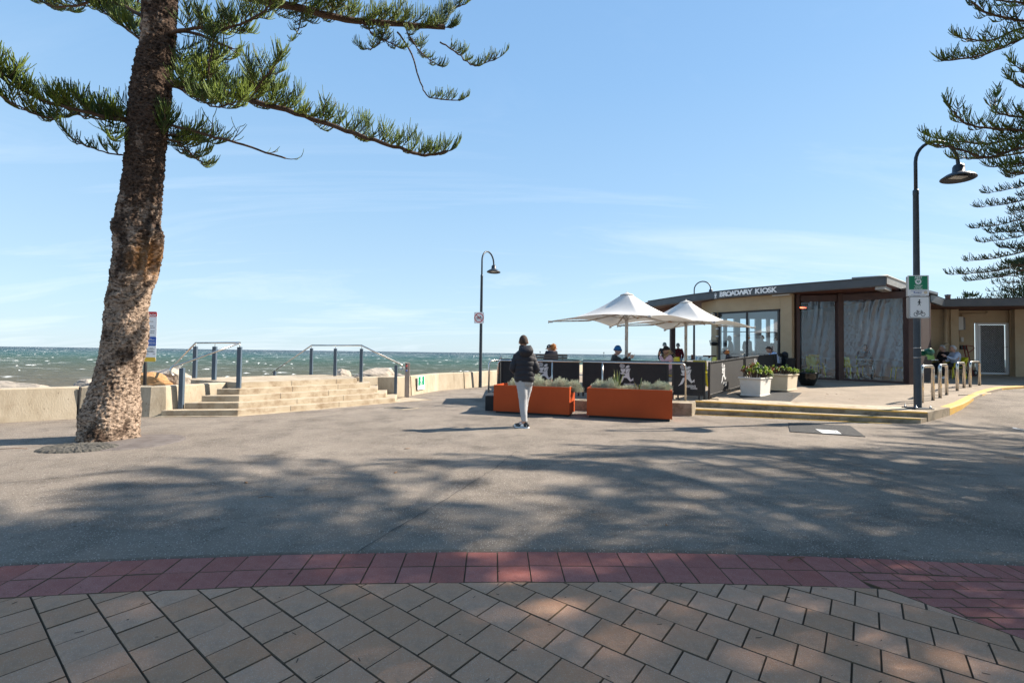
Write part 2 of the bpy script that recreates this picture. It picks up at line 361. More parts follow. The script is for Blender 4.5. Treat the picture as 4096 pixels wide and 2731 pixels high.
def circle_pts(cx, cy, r, n=20, a0=0, a1=2 * math.pi):
    return [(cx + r * math.cos(a0 + (a1 - a0) * i / n), cy + r * math.sin(a0 + (a1 - a0) * i / n)) for i in range(n + (0 if abs(a1 - a0 - 2 * math.pi) < 1e-6 else 1))]

def bike_glyph(mb, cx, cy, s, w, z0, z1, mi=0):
    q = lambda x, y: (cx + x * s, cy + y * s)
    for wx in (-0.55, 0.55): stroke(mb, circle_pts(cx + wx * s, cy - 0.25 * s, 0.32 * s, 16), w, z0, z1, mi, True)
    stroke(mb, [q(-0.55, -0.25), q(-0.28, 0.22), q(0.38, 0.22), q(0.02, -0.25), q(-0.55, -0.25)], w, z0, z1 + 0.0003, mi)
    stroke(mb, [q(0.02, -0.25), q(-0.33, 0.36)], w, z0, z1 + 0.0006, mi)
    stroke(mb, [q(0.55, -0.25), q(0.36, 0.38), q(0.22, 0.42)], w, z0, z1 + 0.0009, mi)
    stroke(mb, [q(-0.45, 0.38), q(-0.22, 0.38)], w * 1.4, z0, z1 + 0.0012, mi)

# ================================================================== SETTING: ground
def terr(x, y): return 0.28 + 0.01 * (x - 9.7) + 0.05 * (y - 11.0)
def sstep(a, b, x):
    t = max(0.0, min(1.0, (x - a) / (b - a))); return t * t * (3 - 2 * t)
def zroad(x, y):
    c = 0.07 + 0.12 * max(0, min(1, (13.0 - x) / 2.4))
    z = terr(x, y) - c
    z = 0.5 * (z + math.sqrt(z * z + 0.0009)) - 0.006
    return min(0.72, max(0.0, z)) * sstep(7.8, 10.4, x)

CX, CY = 0.95, -24.0                    # centre of the curved paver border
R_IN, R_MID, R_OUT = 27.035, 27.262, 27.492
WALL = [(-60, -34), (-22, 0), (-13.0, 6.45), (-11.2, 7.85), (-9.84, 8.90), (-8.98, 9.58), (-8.30, 9.86), (-7.72, 9.98), (-7.40, 10.32),
        (-6.6, 13.0), (-4.6, 15.2), (-3.62, 15.05), (-3.38, 15.46), (-2.78, 17.89), (-1.92, 19.02), (-0.90, 21.1), (0.6, 24.6), (3.0, 30), (8, 40), (30, 75)]
def ray_wall(th):
    d = (math.sin(th), math.cos(th)); best = 95.0
    for (a, b) in zip(WALL[:-1], WALL[1:]):
        ex, ey = b[0] - a[0], b[1] - a[1]
        den = d[0] * ey - d[1] * ex
        if abs(den) < 1e-9: continue
        wx, wy = a[0] - CX, a[1] - CY
        t = (wx * ey - wy * ex) / den; u = (wx * d[1] - wy * d[0]) / den
        if t > R_OUT and 0 <= u <= 1: best = min(best, t)
    return best + 0.04
V = []; F = []
NT, NR = 220, 70
for i in range(NT + 1):
    th = R(-48 + 122 * i / NT); rm = ray_wall(th)
    for j in range(NR + 1):
        s = j / NR; r = R_OUT + 0.006 + (rm - R_OUT) * (s ** 1.6)
        x, y = CX + math.sin(th) * r, CY + math.cos(th) * r
        e = 0.0
        if j == 0: e = -0.03
        elif j < 70: e = 0.006
        wob = 0.006 * noise.noise(Vector((x * 0.5, y * 0.5, 0))) if j > 2 else 0
        V.append((x, y, zroad(x, y) + e + wob))
for i in range(NT):
    for j in range(NR):
        a = i * (NR + 1) + j; F.append((a, a + 1, a + NR + 2, a + NR + 1))
asph = np_mesh('asphalt_forecourt', np.array(V), np.array(F), M['asphalt'], smooth=True, kind='structure')
asph.data.flip_normals()

# sand bed under the pavers, extends behind the viewer
mb = MB(); mb.add([(-40, -30, -0.016), (40, -30, -0.016), (40, 3.2, -0.016), (-40, 3.2, -0.016)], [(0, 1, 2, 3)])
# curved part up to the asphalt edge
bed = MB(); vs = []
for i in range(81):
    th = R(-30 + 60 * i / 80); vs += [(CX + math.sin(th) * (R_OUT + 0.05), CY + math.cos(th) * (R_OUT + 0.05), -0.016), (CX + math.sin(th) * 20, CY + math.cos(th) * 20, -0.016)]
bed.add(vs, [(2 * i, 2 * i + 1, 2 * i + 3, 2 * i + 2) for i in range(80)])
paving = tag(bed.build('paving', M['joint']), kind='structure')
mbg = MB(); mbg.add([(-60, -60, -0.024), (60, -60, -0.024), (60, -1.0, -0.024), (-60, -1.0, -0.024)], [(0, 1, 2, 3)])
tag(mbg.build('rear_ground', mat('rear_ground', (0.26, 0.17, 0.125), 0.9, col2=(0.2, 0.13, 0.1), nscale=3, bump=0.4)), kind='structure')

def clip(poly, nx, ny, d):
    """keep the part where nx*x+ny*y <= d"""
    out = []
    for i in range(len(poly)):
        a, b = poly[i], poly[(i + 1) % len(poly)]
        da = nx * a[0] + ny * a[1] - d; db = nx * b[0] + ny * b[1] - d
        if da <= 0: out.append(a)
        if (da < 0 < db) or (db < 0 < da):
            t = da / (da - db); out.append((a[0] + (b[0] - a[0]) * t, a[1] + (b[1] - a[1]) * t))
    return out
def area(p): return abs(sum(p[i][0] * p[(i + 1) % len(p)][1] - p[(i + 1) % len(p)][0] * p[i][1] for i in range(len(p)))) / 2
def inset(poly, d):
    n = len(poly); A = sum(poly[i][0] * poly[(i + 1) % n][1] - poly[(i + 1) % n][0] * poly[i][1] for i in range(n))
    if A < 0: poly = poly[::-1]
    res = list(poly)
    for i in range(n):
        a, b = poly[i], poly[(i + 1) % n]; ex, ey = b[0] - a[0], b[1] - a[1]; l = math.hypot(ex, ey)
        if l < 1e-6: continue
        nx, ny = ey / l, -ex / l
        res = clip(res, nx, ny, nx * a[0] + ny * a[1] - d)
        if len(res) < 3: return []
    return res
def paver(name, poly, m, lift=0.0):
    p = inset(poly, 0.0013 + random.random() * 0.0012)
    if len(p) < 3 or area(p) < 0.0006: return
    q = inset(p, 0.0030)
    if len(q) < 3: return
    cx = sum(a[0] for a in p) / len(p); cy = sum(a[1] for a in p) / len(p)
    if len(q) != len(p): q = [(cx + (a[0] - cx) * 0.94, cy + (a[1] - cy) * 0.94) for a in p]
    n = len(p); h = random.uniform(-0.0022, 0.0016) + lift; tx, ty = random.gauss(0, .006), random.gauss(0, .006)
    zt = lambda a: h + tx * (a[0] - cx) + ty * (a[1] - cy)
    mb = MB()
    mb.v = [(a[0] - cx, a[1] - cy, zt(a)) for a in q] + [(a[0] - cx, a[1] - cy, zt(a) - 0.0065) for a in p] + [(a[0] - cx, a[1] - cy, -0.05) for a in p]
    mb.f = [list(range(n))] + [[i, n + i, n + (i + 1) % n, (i + 1) % n] for i in range(n)] + [[n + i, 2 * n + i, 2 * n + (i + 1) % n, n + (i + 1) % n] for i in range(n)]
    mb.m = [0] + [1] * (len(mb.f) - 1); mb.sm = [False] * len(mb.f)
    o = mb.build(name, [m, M['joint']], paving, (cx, cy, 0)); return o

UA = R(-37.59); U = (math.cos(UA) * 0.2243, math.sin(UA) * 0.2243); Wv = (-math.sin(UA) * 0.2152, math.cos(UA) * 0.2152)
O0 = (-0.756, 2.795)
EDGE_A, EDGE_B = (2.435, 2.965), (2.775, 2.43)      # straight edge of the red corner
ex, ey = EDGE_B[0] - EDGE_A[0], EDGE_B[1] - EDGE_A[1]; el = math.hypot(ex, ey); ENX, ENY = -ey / el, ex / el
if ENX * 10 + ENY * 2 < ENX * EDGE_A[0] + ENY * EDGE_A[1]: ENX, ENY = -ENX, -ENY
ED = ENX * EDGE_A[0] + ENY * EDGE_A[1]
cands = []
for j in range(-24, 24):
    for i in range(-30, 34):
        oi = i + (0.5 if j % 2 else 0.0)
        x0, y0 = O0[0] + U[0] * oi + Wv[0] * j, O0[1] + U[1] * oi + Wv[1] * j
        poly = [(x0, y0), (x0 + U[0], y0 + U[1]), (x0 + U[0] + Wv[0], y0 + U[1] + Wv[1]), (x0 + Wv[0], y0 + Wv[1])]
        cx, cy = x0 + (U[0] + Wv[0]) / 2, y0 + (U[1] + Wv[1]) / 2
        if cy < 1.62 or abs(cx) > 1.16 * cy + 0.35: continue
        d = math.hypot(cx - CX, cy - CY); nx, ny = (cx - CX) / d, (cy - CY) / d
        poly = clip(poly, nx, ny, nx * CX + ny * CY + R_IN)
        if len(poly) < 3: continue
        poly = clip(poly, ENX, ENY, ED)
        if len(poly) < 3 or area(poly) < 0.0012: continue
        cands.append((cy, poly))
for cy, poly in cands: paver('tan_paver', poly, M['tan_paver'])
# curved border: two courses
for (ra, rb) in ((R_IN, R_MID), (R_MID, R_OUT)):
    k0 = -22
    for k in range(-24, 30):
        a0 = (0.148 - CX + k * 0.2195) / R_IN; a1 = a0 + 0.2195 / R_IN
        xm = CX + math.sin((a0 + a1) / 2) * ra
        if xm > 2.42 and ra == R_IN: continue
        if abs(xm) > 4.3: continue
        parts = [(a0, a1)] if xm < 2.36 else [(a0, (a0 + a1) / 2), ((a0 + a1) / 2, a1)]
        for p0, p1 in parts:
            poly = [(CX + math.sin(p0) * ra, CY + math.cos(p0) * ra), (CX + math.sin(p1) * ra, CY + math.cos(p1) * ra), (CX + math.sin(p1) * rb, CY + math.cos(p1) * rb), (CX + math.sin(p0) * rb, CY + math.cos(p0) * rb)]
            paver('red_paver', poly, M['red_paver'])
# red corner: small bricks laid along X with a soldier strip between
for j in range(11):
    y1 = 3.215 - j * 0.107; y0 = y1 - 0.107
    x = 2.30 + (j % 2) * 0.03
    for i in range(9):
        xx0 = 2.19 + i * 0.222 + (0.111 if j % 2 else 0); poly = [(xx0, y0), (xx0 + 0.222, y0), (xx0 + 0.222, y1), (xx0, y1)]
        poly = clip(poly, -ENX, -ENY, -ED)
        if len(poly) < 3: continue
        cx = sum(a[0] for a in poly) / len(poly); cy = sum(a[1] for a in poly) / len(poly)
        d = math.hypot(cx - CX, cy - CY); nx, ny = (cx - CX) / d, (cy - CY) / d
        poly = clip(poly, nx, ny, nx * CX + ny * CY + R_MID)
        a_last = (0.148 - CX + 10 * 0.2195) / R_IN
        poly = clip(poly, -math.cos(a_last), math.sin(a_last), -math.cos(a_last) * (CX + math.sin(a_last) * R_IN) + math.sin(a_last) * (CY + math.cos(a_last) * R_IN)) if len(poly) > 2 else []
        if len(poly) < 3 or area(poly) < 0.0012: continue
        paver('red_paver', poly, M['red_paver'])

# cracks and seams in the asphalt (thin raised tar lines)
def crack(pts, w, m=M['asphalt_dark'], z=0.0):
    mb = MB(); P = []
    for (a, b) in zip(pts[:-1], pts[1:]):
        n = max(2, int(math.dist(a, b) / 0.09))
        for k in range(n): P.append((a[0] + (b[0] - a[0]) * k / n + random.gauss(0, 0.006), a[1] + (b[1] - a[1]) * k / n + random.gauss(0, 0.006)))
    P.append(pts[-1])
    vs = []
    for i, p in enumerate(P):
        q = P[min(i + 1, len(P) - 1)]; o = P[max(0, i - 1)]; dx_, dy_ = q[0] - o[0], q[1] - o[1]; l_ = math.hypot(dx_, dy_) or 1
        ww = w * random.uniform(0.35, 1.2) / 2; zz = zroad(*p) + 0.0155
        vs += [(p[0] - dy_ / l_ * ww, p[1] + dx_ / l_ * ww, zz), (p[0] + dy_ / l_ * ww, p[1] - dx_ / l_ * ww, zz)]
    mb.add(vs, [(2 * i, 2 * i + 1, 2 * i + 3, 2 * i + 2) for i in range(len(P) - 1)])
    return tag(mb.build('asphalt_seam', m, None, recalc=False), kind='structure')
crack([(-1.12, 3.40), (-0.62, 4.7), (-0.2, 5.9), (0.1, 7.0)], 0.010)
crack([(-5.6, 4.9), (-4.6, 5.55), (-3.4, 6.1)], 0.012)
crack([(-0.6, 7.3), (0.6, 6.6), (2.6, 6.2)], 0.012)
crack([(3.0, 7.6), (4.5, 7.9), (5.6, 8.2)], 0.010)
crack([(2.6, 6.2), (5.4, 6.0), (8.3, 5.6)], 0.012)
crack([(7.8, 8.3), (9.6, 9.2)], 0.009)

def flat(name, pts, m, z=0.0, zf=None, lab=None, kind='structure'):
    mb = MB(); zf = zf or (lambda x, y: 0.0)
    mb.prism(pts, lambda x, y: zf(x, y) - 0.02, lambda x, y: zf(x, y) + z)
    return tag(mb.build(name, m), kind=kind)
# dark asphalt patch with pale cover in front of the steps
flat('dark_asphalt_patch', [(6.18, 10.30), (7.33, 9.98), (6.62, 8.63), (5.50, 9.10)], M['asphalt_dark'], 0.0165, zroad)
cv = thing('access_cover', 'pale rectangular service cover set in dark asphalt in front of the terrace steps', 'cover', (6.27, 9.10, 0.012))
mb = MB(); mb.prism([(-0.07, 0.30), (0.25, 0.15), (0.07, -0.24), (-0.25, -0.18)], -0.01, 0.011); mb.build('cover_plate', M['white_paint'], cv)
mb = MB(); stroke(mb, [(0.0, 0.1), (0.1, -0.05), (0.02, -0.12)], 0.02, 0.011, 0.013); stroke(mb, [(-0.05, 0.27), (0.22, 0.14)], 0.012, 0.011, 0.013); mb.build('cover_slot', M['asphalt_dark'], cv)
# stormwater grate at the foot of the sea stairs
gr = thing('drain_grate', 'dark iron drain grate with concrete surround set in the path near the sea steps', 'drain', (-2.86, 12.02, 0.012))
P4 = [(-0.46, 0.02), (-0.20, 0.28), (0.46, 0.03), (0.10, -0.30)]
mb = MB(); mb.prism(P4, -0.02, 0.008); mb.build('drain_surround', M['concrete'], gr)
mb = MB()
for k in range(7):
    t = 0.12 + 0.76 * k / 6
    a = Vector(P4[0]).lerp(Vector(P4[3]), t); b = Vector(P4[1]).lerp(Vector(P4[2]), t); a = a.lerp(b, .12); b = b.lerp(a, .12); stroke(mb, [a[:], b[:]], 0.035, 0.008, 0.012)
mb.build('drain_bar', M['black_metal'], gr)
mb = MB(); c_ = [Vector(p) * 0.8 for p in P4]; mb.prism([tuple(c) for c in c_], 0.0, 0.0095); mb.build('drain_pit', M['rubber'], gr)
# tree pit
random.seed(3)
def blob(cx, cy, rx, ry, n, rot, jit=0.05):
    out = []
    for i in range(n):
        a = 2 * math.pi * i / n; k = 1 + random.uniform(-jit, jit); x, y = math.cos(a) * rx * k, math.sin(a) * ry * k
        out.append((cx + x * math.cos(rot) - y * math.sin(rot), cy + x * math.sin(rot) + y * math.cos(rot)))
    return out
def rough_disc(name, pts, m, h, seedv, amp):
    cx = sum(p[0] for p in pts) / len(pts); cy = sum(p[1] for p in pts) / len(pts); vs = []; fs = []; K = 14; n = len(pts)
    for j in range(K + 1):
        s = j / K
        for (x, y) in pts:
            X, Y = cx + (x - cx) * s, cy + (y - cy) * s
            z = 0.012 + h * (1 - s ** 6) + amp * (noise.noise(Vector((X * 22, Y * 22, seedv))) + 0.6 * noise.noise(Vector((X * 60, Y * 60, seedv))))
            if j == K: z = 0.0
            vs.append((X, Y, z))
    for j in range(K):
        for i in range(n): fs.append((j * n + i, j * n + (i + 1) % n, (j + 1) * n + (i + 1) % n, (j + 1) * n + i))
    return tag(np_mesh(name, np.array(vs), np.array(fs), m, smooth=False), kind='structure')
rough_disc('tree_pit', blob(-6.02, 7.28, 0.78, 0.70, 90, R(8), 0.02), mat('pit_asphalt', (0.12, 0.10, 0.09), 0.95, col2=(0.18, 0.155, 0.14), nscale=5, bump=0.9, bscale=80), 0.014, 1.0, 0.004)
rough_disc('gravel_patch', blob(-6.28, 6.72, 0.50, 0.30, 120, R(14), 0.03), mat('gravel_patch', (0.07, 0.065, 0.06), 0.95, col2=(0.13, 0.12, 0.10), nscale=40, bump=1.0, bscale=90), 0.055, 4.0, 0.022)
# painted bicycle on the road at the right
bk = MB(); T_ = Matrix.Translation((10.62, 9.62, zroad(10.62, 9.62) + 0.014)) @ Matrix.Rotation(R(10), 4, 'Z')
bk.T = T_; bike_glyph(bk, 0.55, 0.1, 0.75, 0.055, 0.0, 0.004); stroke(bk, [(0.1, 0.95), (1.3, 1.0), (1.35, 1.3)], 0.14, 0, 0.004); stroke(bk, [(0.2, 1.3), (1.2, 1.35)], 0.1, 0, 0.004)
tag(bk.build('bicycle_marking', M['white_paint']), kind='structure')

# ================================================================== SETTING: water
def water_material():
    m = bpy.data.materials.new('sea_water'); m.use_nodes = True; t = m.node_tree; p = t.nodes['Principled BSDF']; n = t.nodes.new; l = t.links.new
    tcn = n('ShaderNodeTexCoord'); sp = n('ShaderNodeSeparateXYZ'); l(tcn.outputs['Object'], sp.inputs[0])
    # depth of water: distance off the shore
    nn0 = n('ShaderNodeTexNoise'); nn0.inputs['Scale'].default_value = 0.012; nn0.inputs['Detail'].default_value = 3; mp0 = n('ShaderNodeMapping'); mp0.inputs['Scale'].default_value = (0.35, 1, 1); l(tcn.outputs['Object'], mp0.inputs[0]); l(mp0.outputs[0], nn0.inputs['Vector'])
    lg = n('ShaderNodeMath'); lg.operation = 'LOGARITHM'; lg.inputs[1].default_value = 10; mxn = n('ShaderNodeMath'); mxn.operation = 'MAXIMUM'; mxn.inputs[1].default_value = 10; l(sp.outputs['Y'], mxn.inputs[0]); l(mxn.outputs[0], lg.inputs[0])
    ad = n('ShaderNodeMath'); ad.operation = 'MULTIPLY_ADD'; ad.inputs[1].default_value = 0.5; l(nn0.outputs['Fac'], ad.inputs[0]); l(lg.outputs[0], ad.inputs[2])
    mr = n('ShaderNodeMapRange'); mr.inputs['From Min'].default_value = 1.85; mr.inputs['From Max'].default_value = 3.45; l(ad.outputs[0], mr.inputs['Value'])
    cr = n('ShaderNodeValToRGB'); e = cr.color_ramp.elements
    e[0].position = 0.0; e[0].color = (0.098, 0.078, 0.043, 1); e[1].position = 1.0; e[1].color = (0.0, 0.016, 0.027, 1)
    for pos, c in ((0.18, (0.066, 0.066, 0.031, 1)), (0.36, (0.028, 0.057, 0.028, 1)), (0.50, (0.008, 0.050, 0.036, 1)), (0.68, (0.001, 0.034, 0.038, 1))):
        el_ = cr.color_ramp.elements.new(pos); el_.color = c
    l(mr.outputs[0], cr.inputs[0])
    # whitecaps
    def caps(scale, lo, hi, sx, y0, y1):
        mp_ = n('ShaderNodeMapping'); mp_.inputs['Scale'].default_value = (sx, 1, 1); mp_.inputs['Rotation'].default_value = (0, 0, R(4)); l(tcn.outputs['Object'], mp_.inputs[0])
        a = n('ShaderNodeTexNoise'); a.inputs['Scale'].default_value = scale; a.inputs['Detail'].default_value = 5; a.inputs['Roughness'].default_value = 0.75; l(mp_.outputs[0], a.inputs['Vector'])
        r_ = n('ShaderNodeMapRange'); r_.inputs['From Min'].default_value = lo; r_.inputs['From Max'].default_value = hi; l(a.outputs['Fac'], r_.inputs['Value'])
        g = n('ShaderNodeMapRange'); g.inputs['From Min'].default_value = y0; g.inputs['From Max'].default_value = y1; l(sp.outputs['Y'], g.inputs['Value'])
        x = n('ShaderNodeMath'); x.operation = 'MULTIPLY'; l(r_.outputs[0], x.inputs[0]); l(g.outputs[0], x.inputs[1]); return x
    c1 = caps(0.30, 0.60, 0.635, 0.34, 40, 110); c2 = caps(0.055, 0.585, 0.615, 0.42, 150, 420); c3 = caps(0.9, 0.64, 0.70, 0.28, 20, 60)
    m1 = n('ShaderNodeMath'); m1.operation = 'MAXIMUM'; l(c1.outputs[0], m1.inputs[0]); l(c2.outputs[0], m1.inputs[1])
    m2 = n('ShaderNodeMath'); m2.operation = 'MAXIMUM'; l(m1.outputs[0], m2.inputs[0]); l(c3.outputs[0], m2.inputs[1])
    # lighter / darker wave streaks as relief
    mx = n('ShaderNodeMix'); mx.data_type = 'RGBA'; l(m2.outputs[0], mx.inputs[0]); l(cr.outputs[0], mx.inputs['A']); mx.inputs['B'].default_value = (0.62, 0.64, 0.62, 1)
    l(mx.outputs['Result'], p.inputs['Base Color'])
    p.inputs['Roughness'].default_value = 0.34; p.inputs['IOR'].default_value = 1.33; p.inputs['Specular IOR Level'].default_value = 0.06
    mpw = n('ShaderNodeMapping'); mpw.inputs['Scale'].default_value = (0.45, 1, 1); l(tcn.outputs['Object'], mpw.inputs[0])
    w1 = n('ShaderNodeTexNoise'); w1.inputs['Scale'].default_value = 0.55; w1.inputs['Detail'].default_value = 8; w1.inputs['Roughness'].default_value = 0.62; l(mpw.outputs[0], w1.inputs['Vector'])
    b = n('ShaderNodeBump'); b.inputs['Strength'].default_value = 1.0; b.inputs['Distance'].default_value = 0.9; l(w1.outputs['Fac'], b.inputs['Height'])
    w2 = n('ShaderNodeTexNoise'); w2.inputs['Scale'].default_value = 0.07; w2.inputs['Detail'].default_value = 6; l(mpw.outputs[0], w2.inputs['Vector'])
    b2 = n('ShaderNodeBump'); b2.inputs['Strength'].default_value = 1.0; b2.inputs['Distance'].default_value = 2.2; l(w2.outputs['Fac'], b2.inputs['Height']); l(b.outputs[0], b2.inputs['Normal'])
    l(b2.outputs[0], p.inputs['Normal'])
    return m
mb = MB(); rows = [16, 24, 40, 80, 200, 600, 2000, 8000, 40000]
vs = []; fs = []
for y in rows:
    for k in range(9):
        hw = max(200, y * 1.6); vs.append((-hw + 2 * hw * k / 8, y, -2.0))
for i in range(len(rows) - 1):
    for k in range(8): fs.append((i * 9 + k, i * 9 + k + 1, (i + 1) * 9 + k + 1, (i + 1) * 9 + k))
mb.add(vs, fs)
mb.add([(-200, -200, -2.0), (200, -200, -2.0), (200, 16, -2.0), (-200, 16, -2.0)], [(0, 1, 2, 3)])
tag(mb.build('sea_water', water_material()), kind='structure')
# breaking crests: low ridges of foam standing on the water
rw = random.Random(31); V = []; F = []
for k in range(950):
    y = 36 * (2600 / 36) ** (rw.random() ** 0.6); x = rw.uniform(-1.18, 1.18) * y * (1 if y > 60 else 1.0)
    w = rw.uniform(0.25, 1.0) * (1 + min(1.6, y / 350)); h = rw.uniform(0.04, 0.13) * (1 + min(1.8, y / 260)); a = rw.gauss(0.05, 0.25); c, s = math.cos(a), math.sin(a); b = len(V)
    if rw.random() < 0.35: w *= 0.4
    K = 5
    for i in range(K):
        u = i / (K - 1); hh = h * math.sin(math.pi * (0.08 + 0.84 * u)) * rw.uniform(0.5, 1.0); px = (u - 0.5) * w; j = rw.gauss(0, 0.05)
        for (dy_, z) in ((-0.28, 0.0), (0.0 + j, hh), (0.5, 0.0)): V.append((x + px * c - dy_ * s, y + px * s + dy_ * c, -1.99 + z))
    for i in range(K - 1):
        F += [(b + 3 * i, b + 3 * i + 3, b + 3 * i + 4, b + 3 * i + 1), (b + 3 * i + 1, b + 3 * i + 4, b + 3 * i + 5, b + 3 * i + 2)]
o = np_mesh('wave_foam', np.array(V), np.array(F), mat('foam', (0.62, 0.64, 0.62), 0.9), None, True, 'stuff'); tag(o, 'white breaking wave crests scattered over the choppy sea', 'waves')
# sand and rubble strip behind the sea wall
mb = MB(); vs = []; fs = []
WL = WALL[1:]
for (x, y) in WL: vs += [(x - 0.05, y + 0.05, 0.30), (x - 3.2, y + 2.6, -0.1), (x - 9, y + 8, -2.3)]
for i in range(len(WL) - 1):
    for k in range(2): fs.append((3 * i + k, 3 * i + 3 + k, 3 * i + 4 + k, 3 * i + 1 + k))
mb.add(vs, fs); tag(mb.build('shore_slope', mat('shore_rubble', (0.25, 0.2, 0.15), 0.95, col2=(0.35, 0.3, 0.24), nscale=2, bump=1, bscale=12), None, recalc=False), kind='structure')

# ================================================================== sea wall
def offset_poly(pts, d):
    out = []
    for i, p in enumerate(pts):
        a = pts[max(i - 1, 0)]; b = pts[min(i + 1, len(pts) - 1)]; ex, ey = b[0] - a[0], b[1] - a[1]; l = math.hypot(ex, ey)
        out.append((p[0] - ey / l * d, p[1] + ex / l * d))
    return out
def dens(pts, step=0.4):
    out = []
    for a, b in zip(pts[:-1], pts[1:]):
        n = max(1, int(math.dist(a, b) / step)); out += [(a[0] + (b[0] - a[0]) * k / n, a[1] + (b[1] - a[1]) * k / n) for k in range(n)]
    return out + [pts[-1]]
def wall_piece(parent, pts, h=0.66, th=0.30, batter=0.05):
    P = dens(pts); Q = offset_poly(P, th); P2 = offset_poly(P, batter); P3 = offset_poly(P, batter + 0.02)
    secs = []
    for a, a2, a3, b in zip(P, P2, P3, Q): secs.append([(a[0], a[1], -0.05), (a2[0], a2[1], h - 0.02), (a3[0], a3[1], h), (b[0], b[1], h), (b[0], b[1], -0.6)])
    mb = MB(); mb.loft(secs, smooth=False); return mb.build('wall_panel', M['concrete'], parent)
sw = thing('sea_wall', 'low pale concrete sea wall left of the steps, curving behind the pine trunk', 'wall', (-9, 9.5, 0))
def unpar(o, par):
    o.parent = par; o.matrix_parent_inverse = Matrix.Identity(4); o.location = (-par.location[0], -par.location[1], -par.location[2])
for pts in ([(-22, 0), (-13.0, 6.45), (-11.2, 7.85), (-9.84, 8.90), (-9.0, 9.565)], [(-8.97, 9.585), (-8.30, 9.86), (-7.80, 9.96)]):
    unpar(wall_piece(None, pts), sw)
unpar(wall_piece(None, [(-7.80, 9.962), (-7.55, 10.1), (-7.40, 10.45), (-7.20, 11.0), (-6.98, 11.46), (-6.80, 11.62)]), sw)
mb = MB(); mb.box(-9.0, -8.975, 9.59, 9.85, 0, 0.645); unpar(mb.build('joint', M['black_plinth']), sw)
sw2 = thing('sea_wall', 'low pale concrete sea wall running from the steps past the middle lamp post, with green sign on it', 'wall', (-2.8, 17.9, 0))
for pts in ([(-4.75, 14.42), (-4.3, 14.85), (-3.72, 15.0), (-3.46, 15.36), (-3.39, 15.60)], [(-3.37, 15.64), (-2.78, 17.89), (-1.95, 18.99)], [(-1.91, 19.03), (-0.90, 21.1), (0.6, 24.6), (3.0, 30), (8, 40)]):
    unpar(wall_piece(None, pts), sw2)

# ================================================================== sea stairs
A_ = Vector((0.648, 0.761)).normalized(); nA = Vector((-A_.y, A_.x)); B_ = Vector((-0.987, -0.161)).normalized(); nB = Vector((B_.y, -B_.x))
if nB.y < 0: nB = -nB
C0 = Vector((-6.069, 10.265))
def miter(t):
    det = nA.x * nB.y - nA.y * nB.x
    return C0 + Vector(((t * nB.y - t * nA.y) / det, (nA.x * t - nB.x * t) / det))
stairs = thing('sea_stairs', 'pale concrete stairs with five steps climbing to the beach landing between two handrails', 'stairs', (-6.069, 10.265, 0))
# (height, run offset, left end length, right end, back end)
RE = [Vector((-3.38, 13.43)), Vector((-3.72, 13.52)), Vector((-4.02, 13.62)), Vector((-4.28, 13.72)), Vector((-4.52, 13.55))]
LL = [1.54, 1.12, 0.80, 0.50, 0.22]
HH = [0.14, 0.275, 0.41, 0.545, 0.68]
for k in range(5):
    c = miter(0.25 * k)
    re = c + A_ * ((RE[k] - c).dot(A_))
    le = c + B_ * LL[k]
    back_r = re + Vector((-0.28, 1.35 - 0.17 * k)) if k < 4 else re + Vector((-0.55, 1.15))
    lb = le + Vector((0.28, 0.62 + 0.12 * k)) if k < 4 else Vector((-7.05, 11.42))
    if k < 4: poly = [tuple(c), tuple(re), tuple(back_r), tuple(re + nA * 1.2), tuple(lb), tuple(le)]
    else: poly = [tuple(c), tuple(re), tuple(back_r), (-5.0, 14.5), (-6.30, 15.40), (-7.2, 14.75), (-8.85, 12.75), (-8.35, 12.0), tuple(lb)]
    mb = MB(); mb.prism(poly, -0.05 + 0.001 * k, HH[k])
    bm_ = mb.build('step' if k < 4 else 'landing', M['step_concrete'], None)
    bv = bm_.modifiers.new('b', 'BEVEL'); bv.width = 0.012; bv.segments = 2; bv.limit_method = 'ANGLE'
    unpar(bm_, stairs)
for t_, z0_, z1_ in ((0.0, 0.0, 0.138), (0.25, 0.14, 0.273), (0.5, 0.275, 0.408), (0.75, 0.41, 0.543), (1.0, 0.545, 0.678)):
    for u_ in (1.15, 2.4):
        u_ = u_ + 0.22 * math.sin(9 * t_); c_ = miter(t_) + A_ * u_ - nA * 0.0025; mb = MB(); mb.prism([tuple(c_), tuple(c_ + A_ * 0.008), tuple(c_ + A_ * 0.008 + nA * 0.03), tuple(c_ + nA * 0.03)], z0_ + 0.004, z1_); unpar(mb.build('joint', M['black_plinth'], None), stairs)
# footing strip
mb = MB(); c = miter(-0.10); mb.prism([tuple(c), tuple(Vector((-3.38, 13.43)) - nA * 0.10 + A_ * 0.25), tuple(Vector((-3.38, 13.43)) + A_ * 1.2 - nA * 0.02 + Vector((.12, -.05))), (-3.5, 14.9), tuple(miter(0.05) + A_ * 4), tuple(miter(0.05)), tuple(C0 + B_ * 1.55), tuple(c + B_ * 1.7)], -0.03, 0.016)
unpar(mb.build('footing', M['step_concrete'], None), stairs)

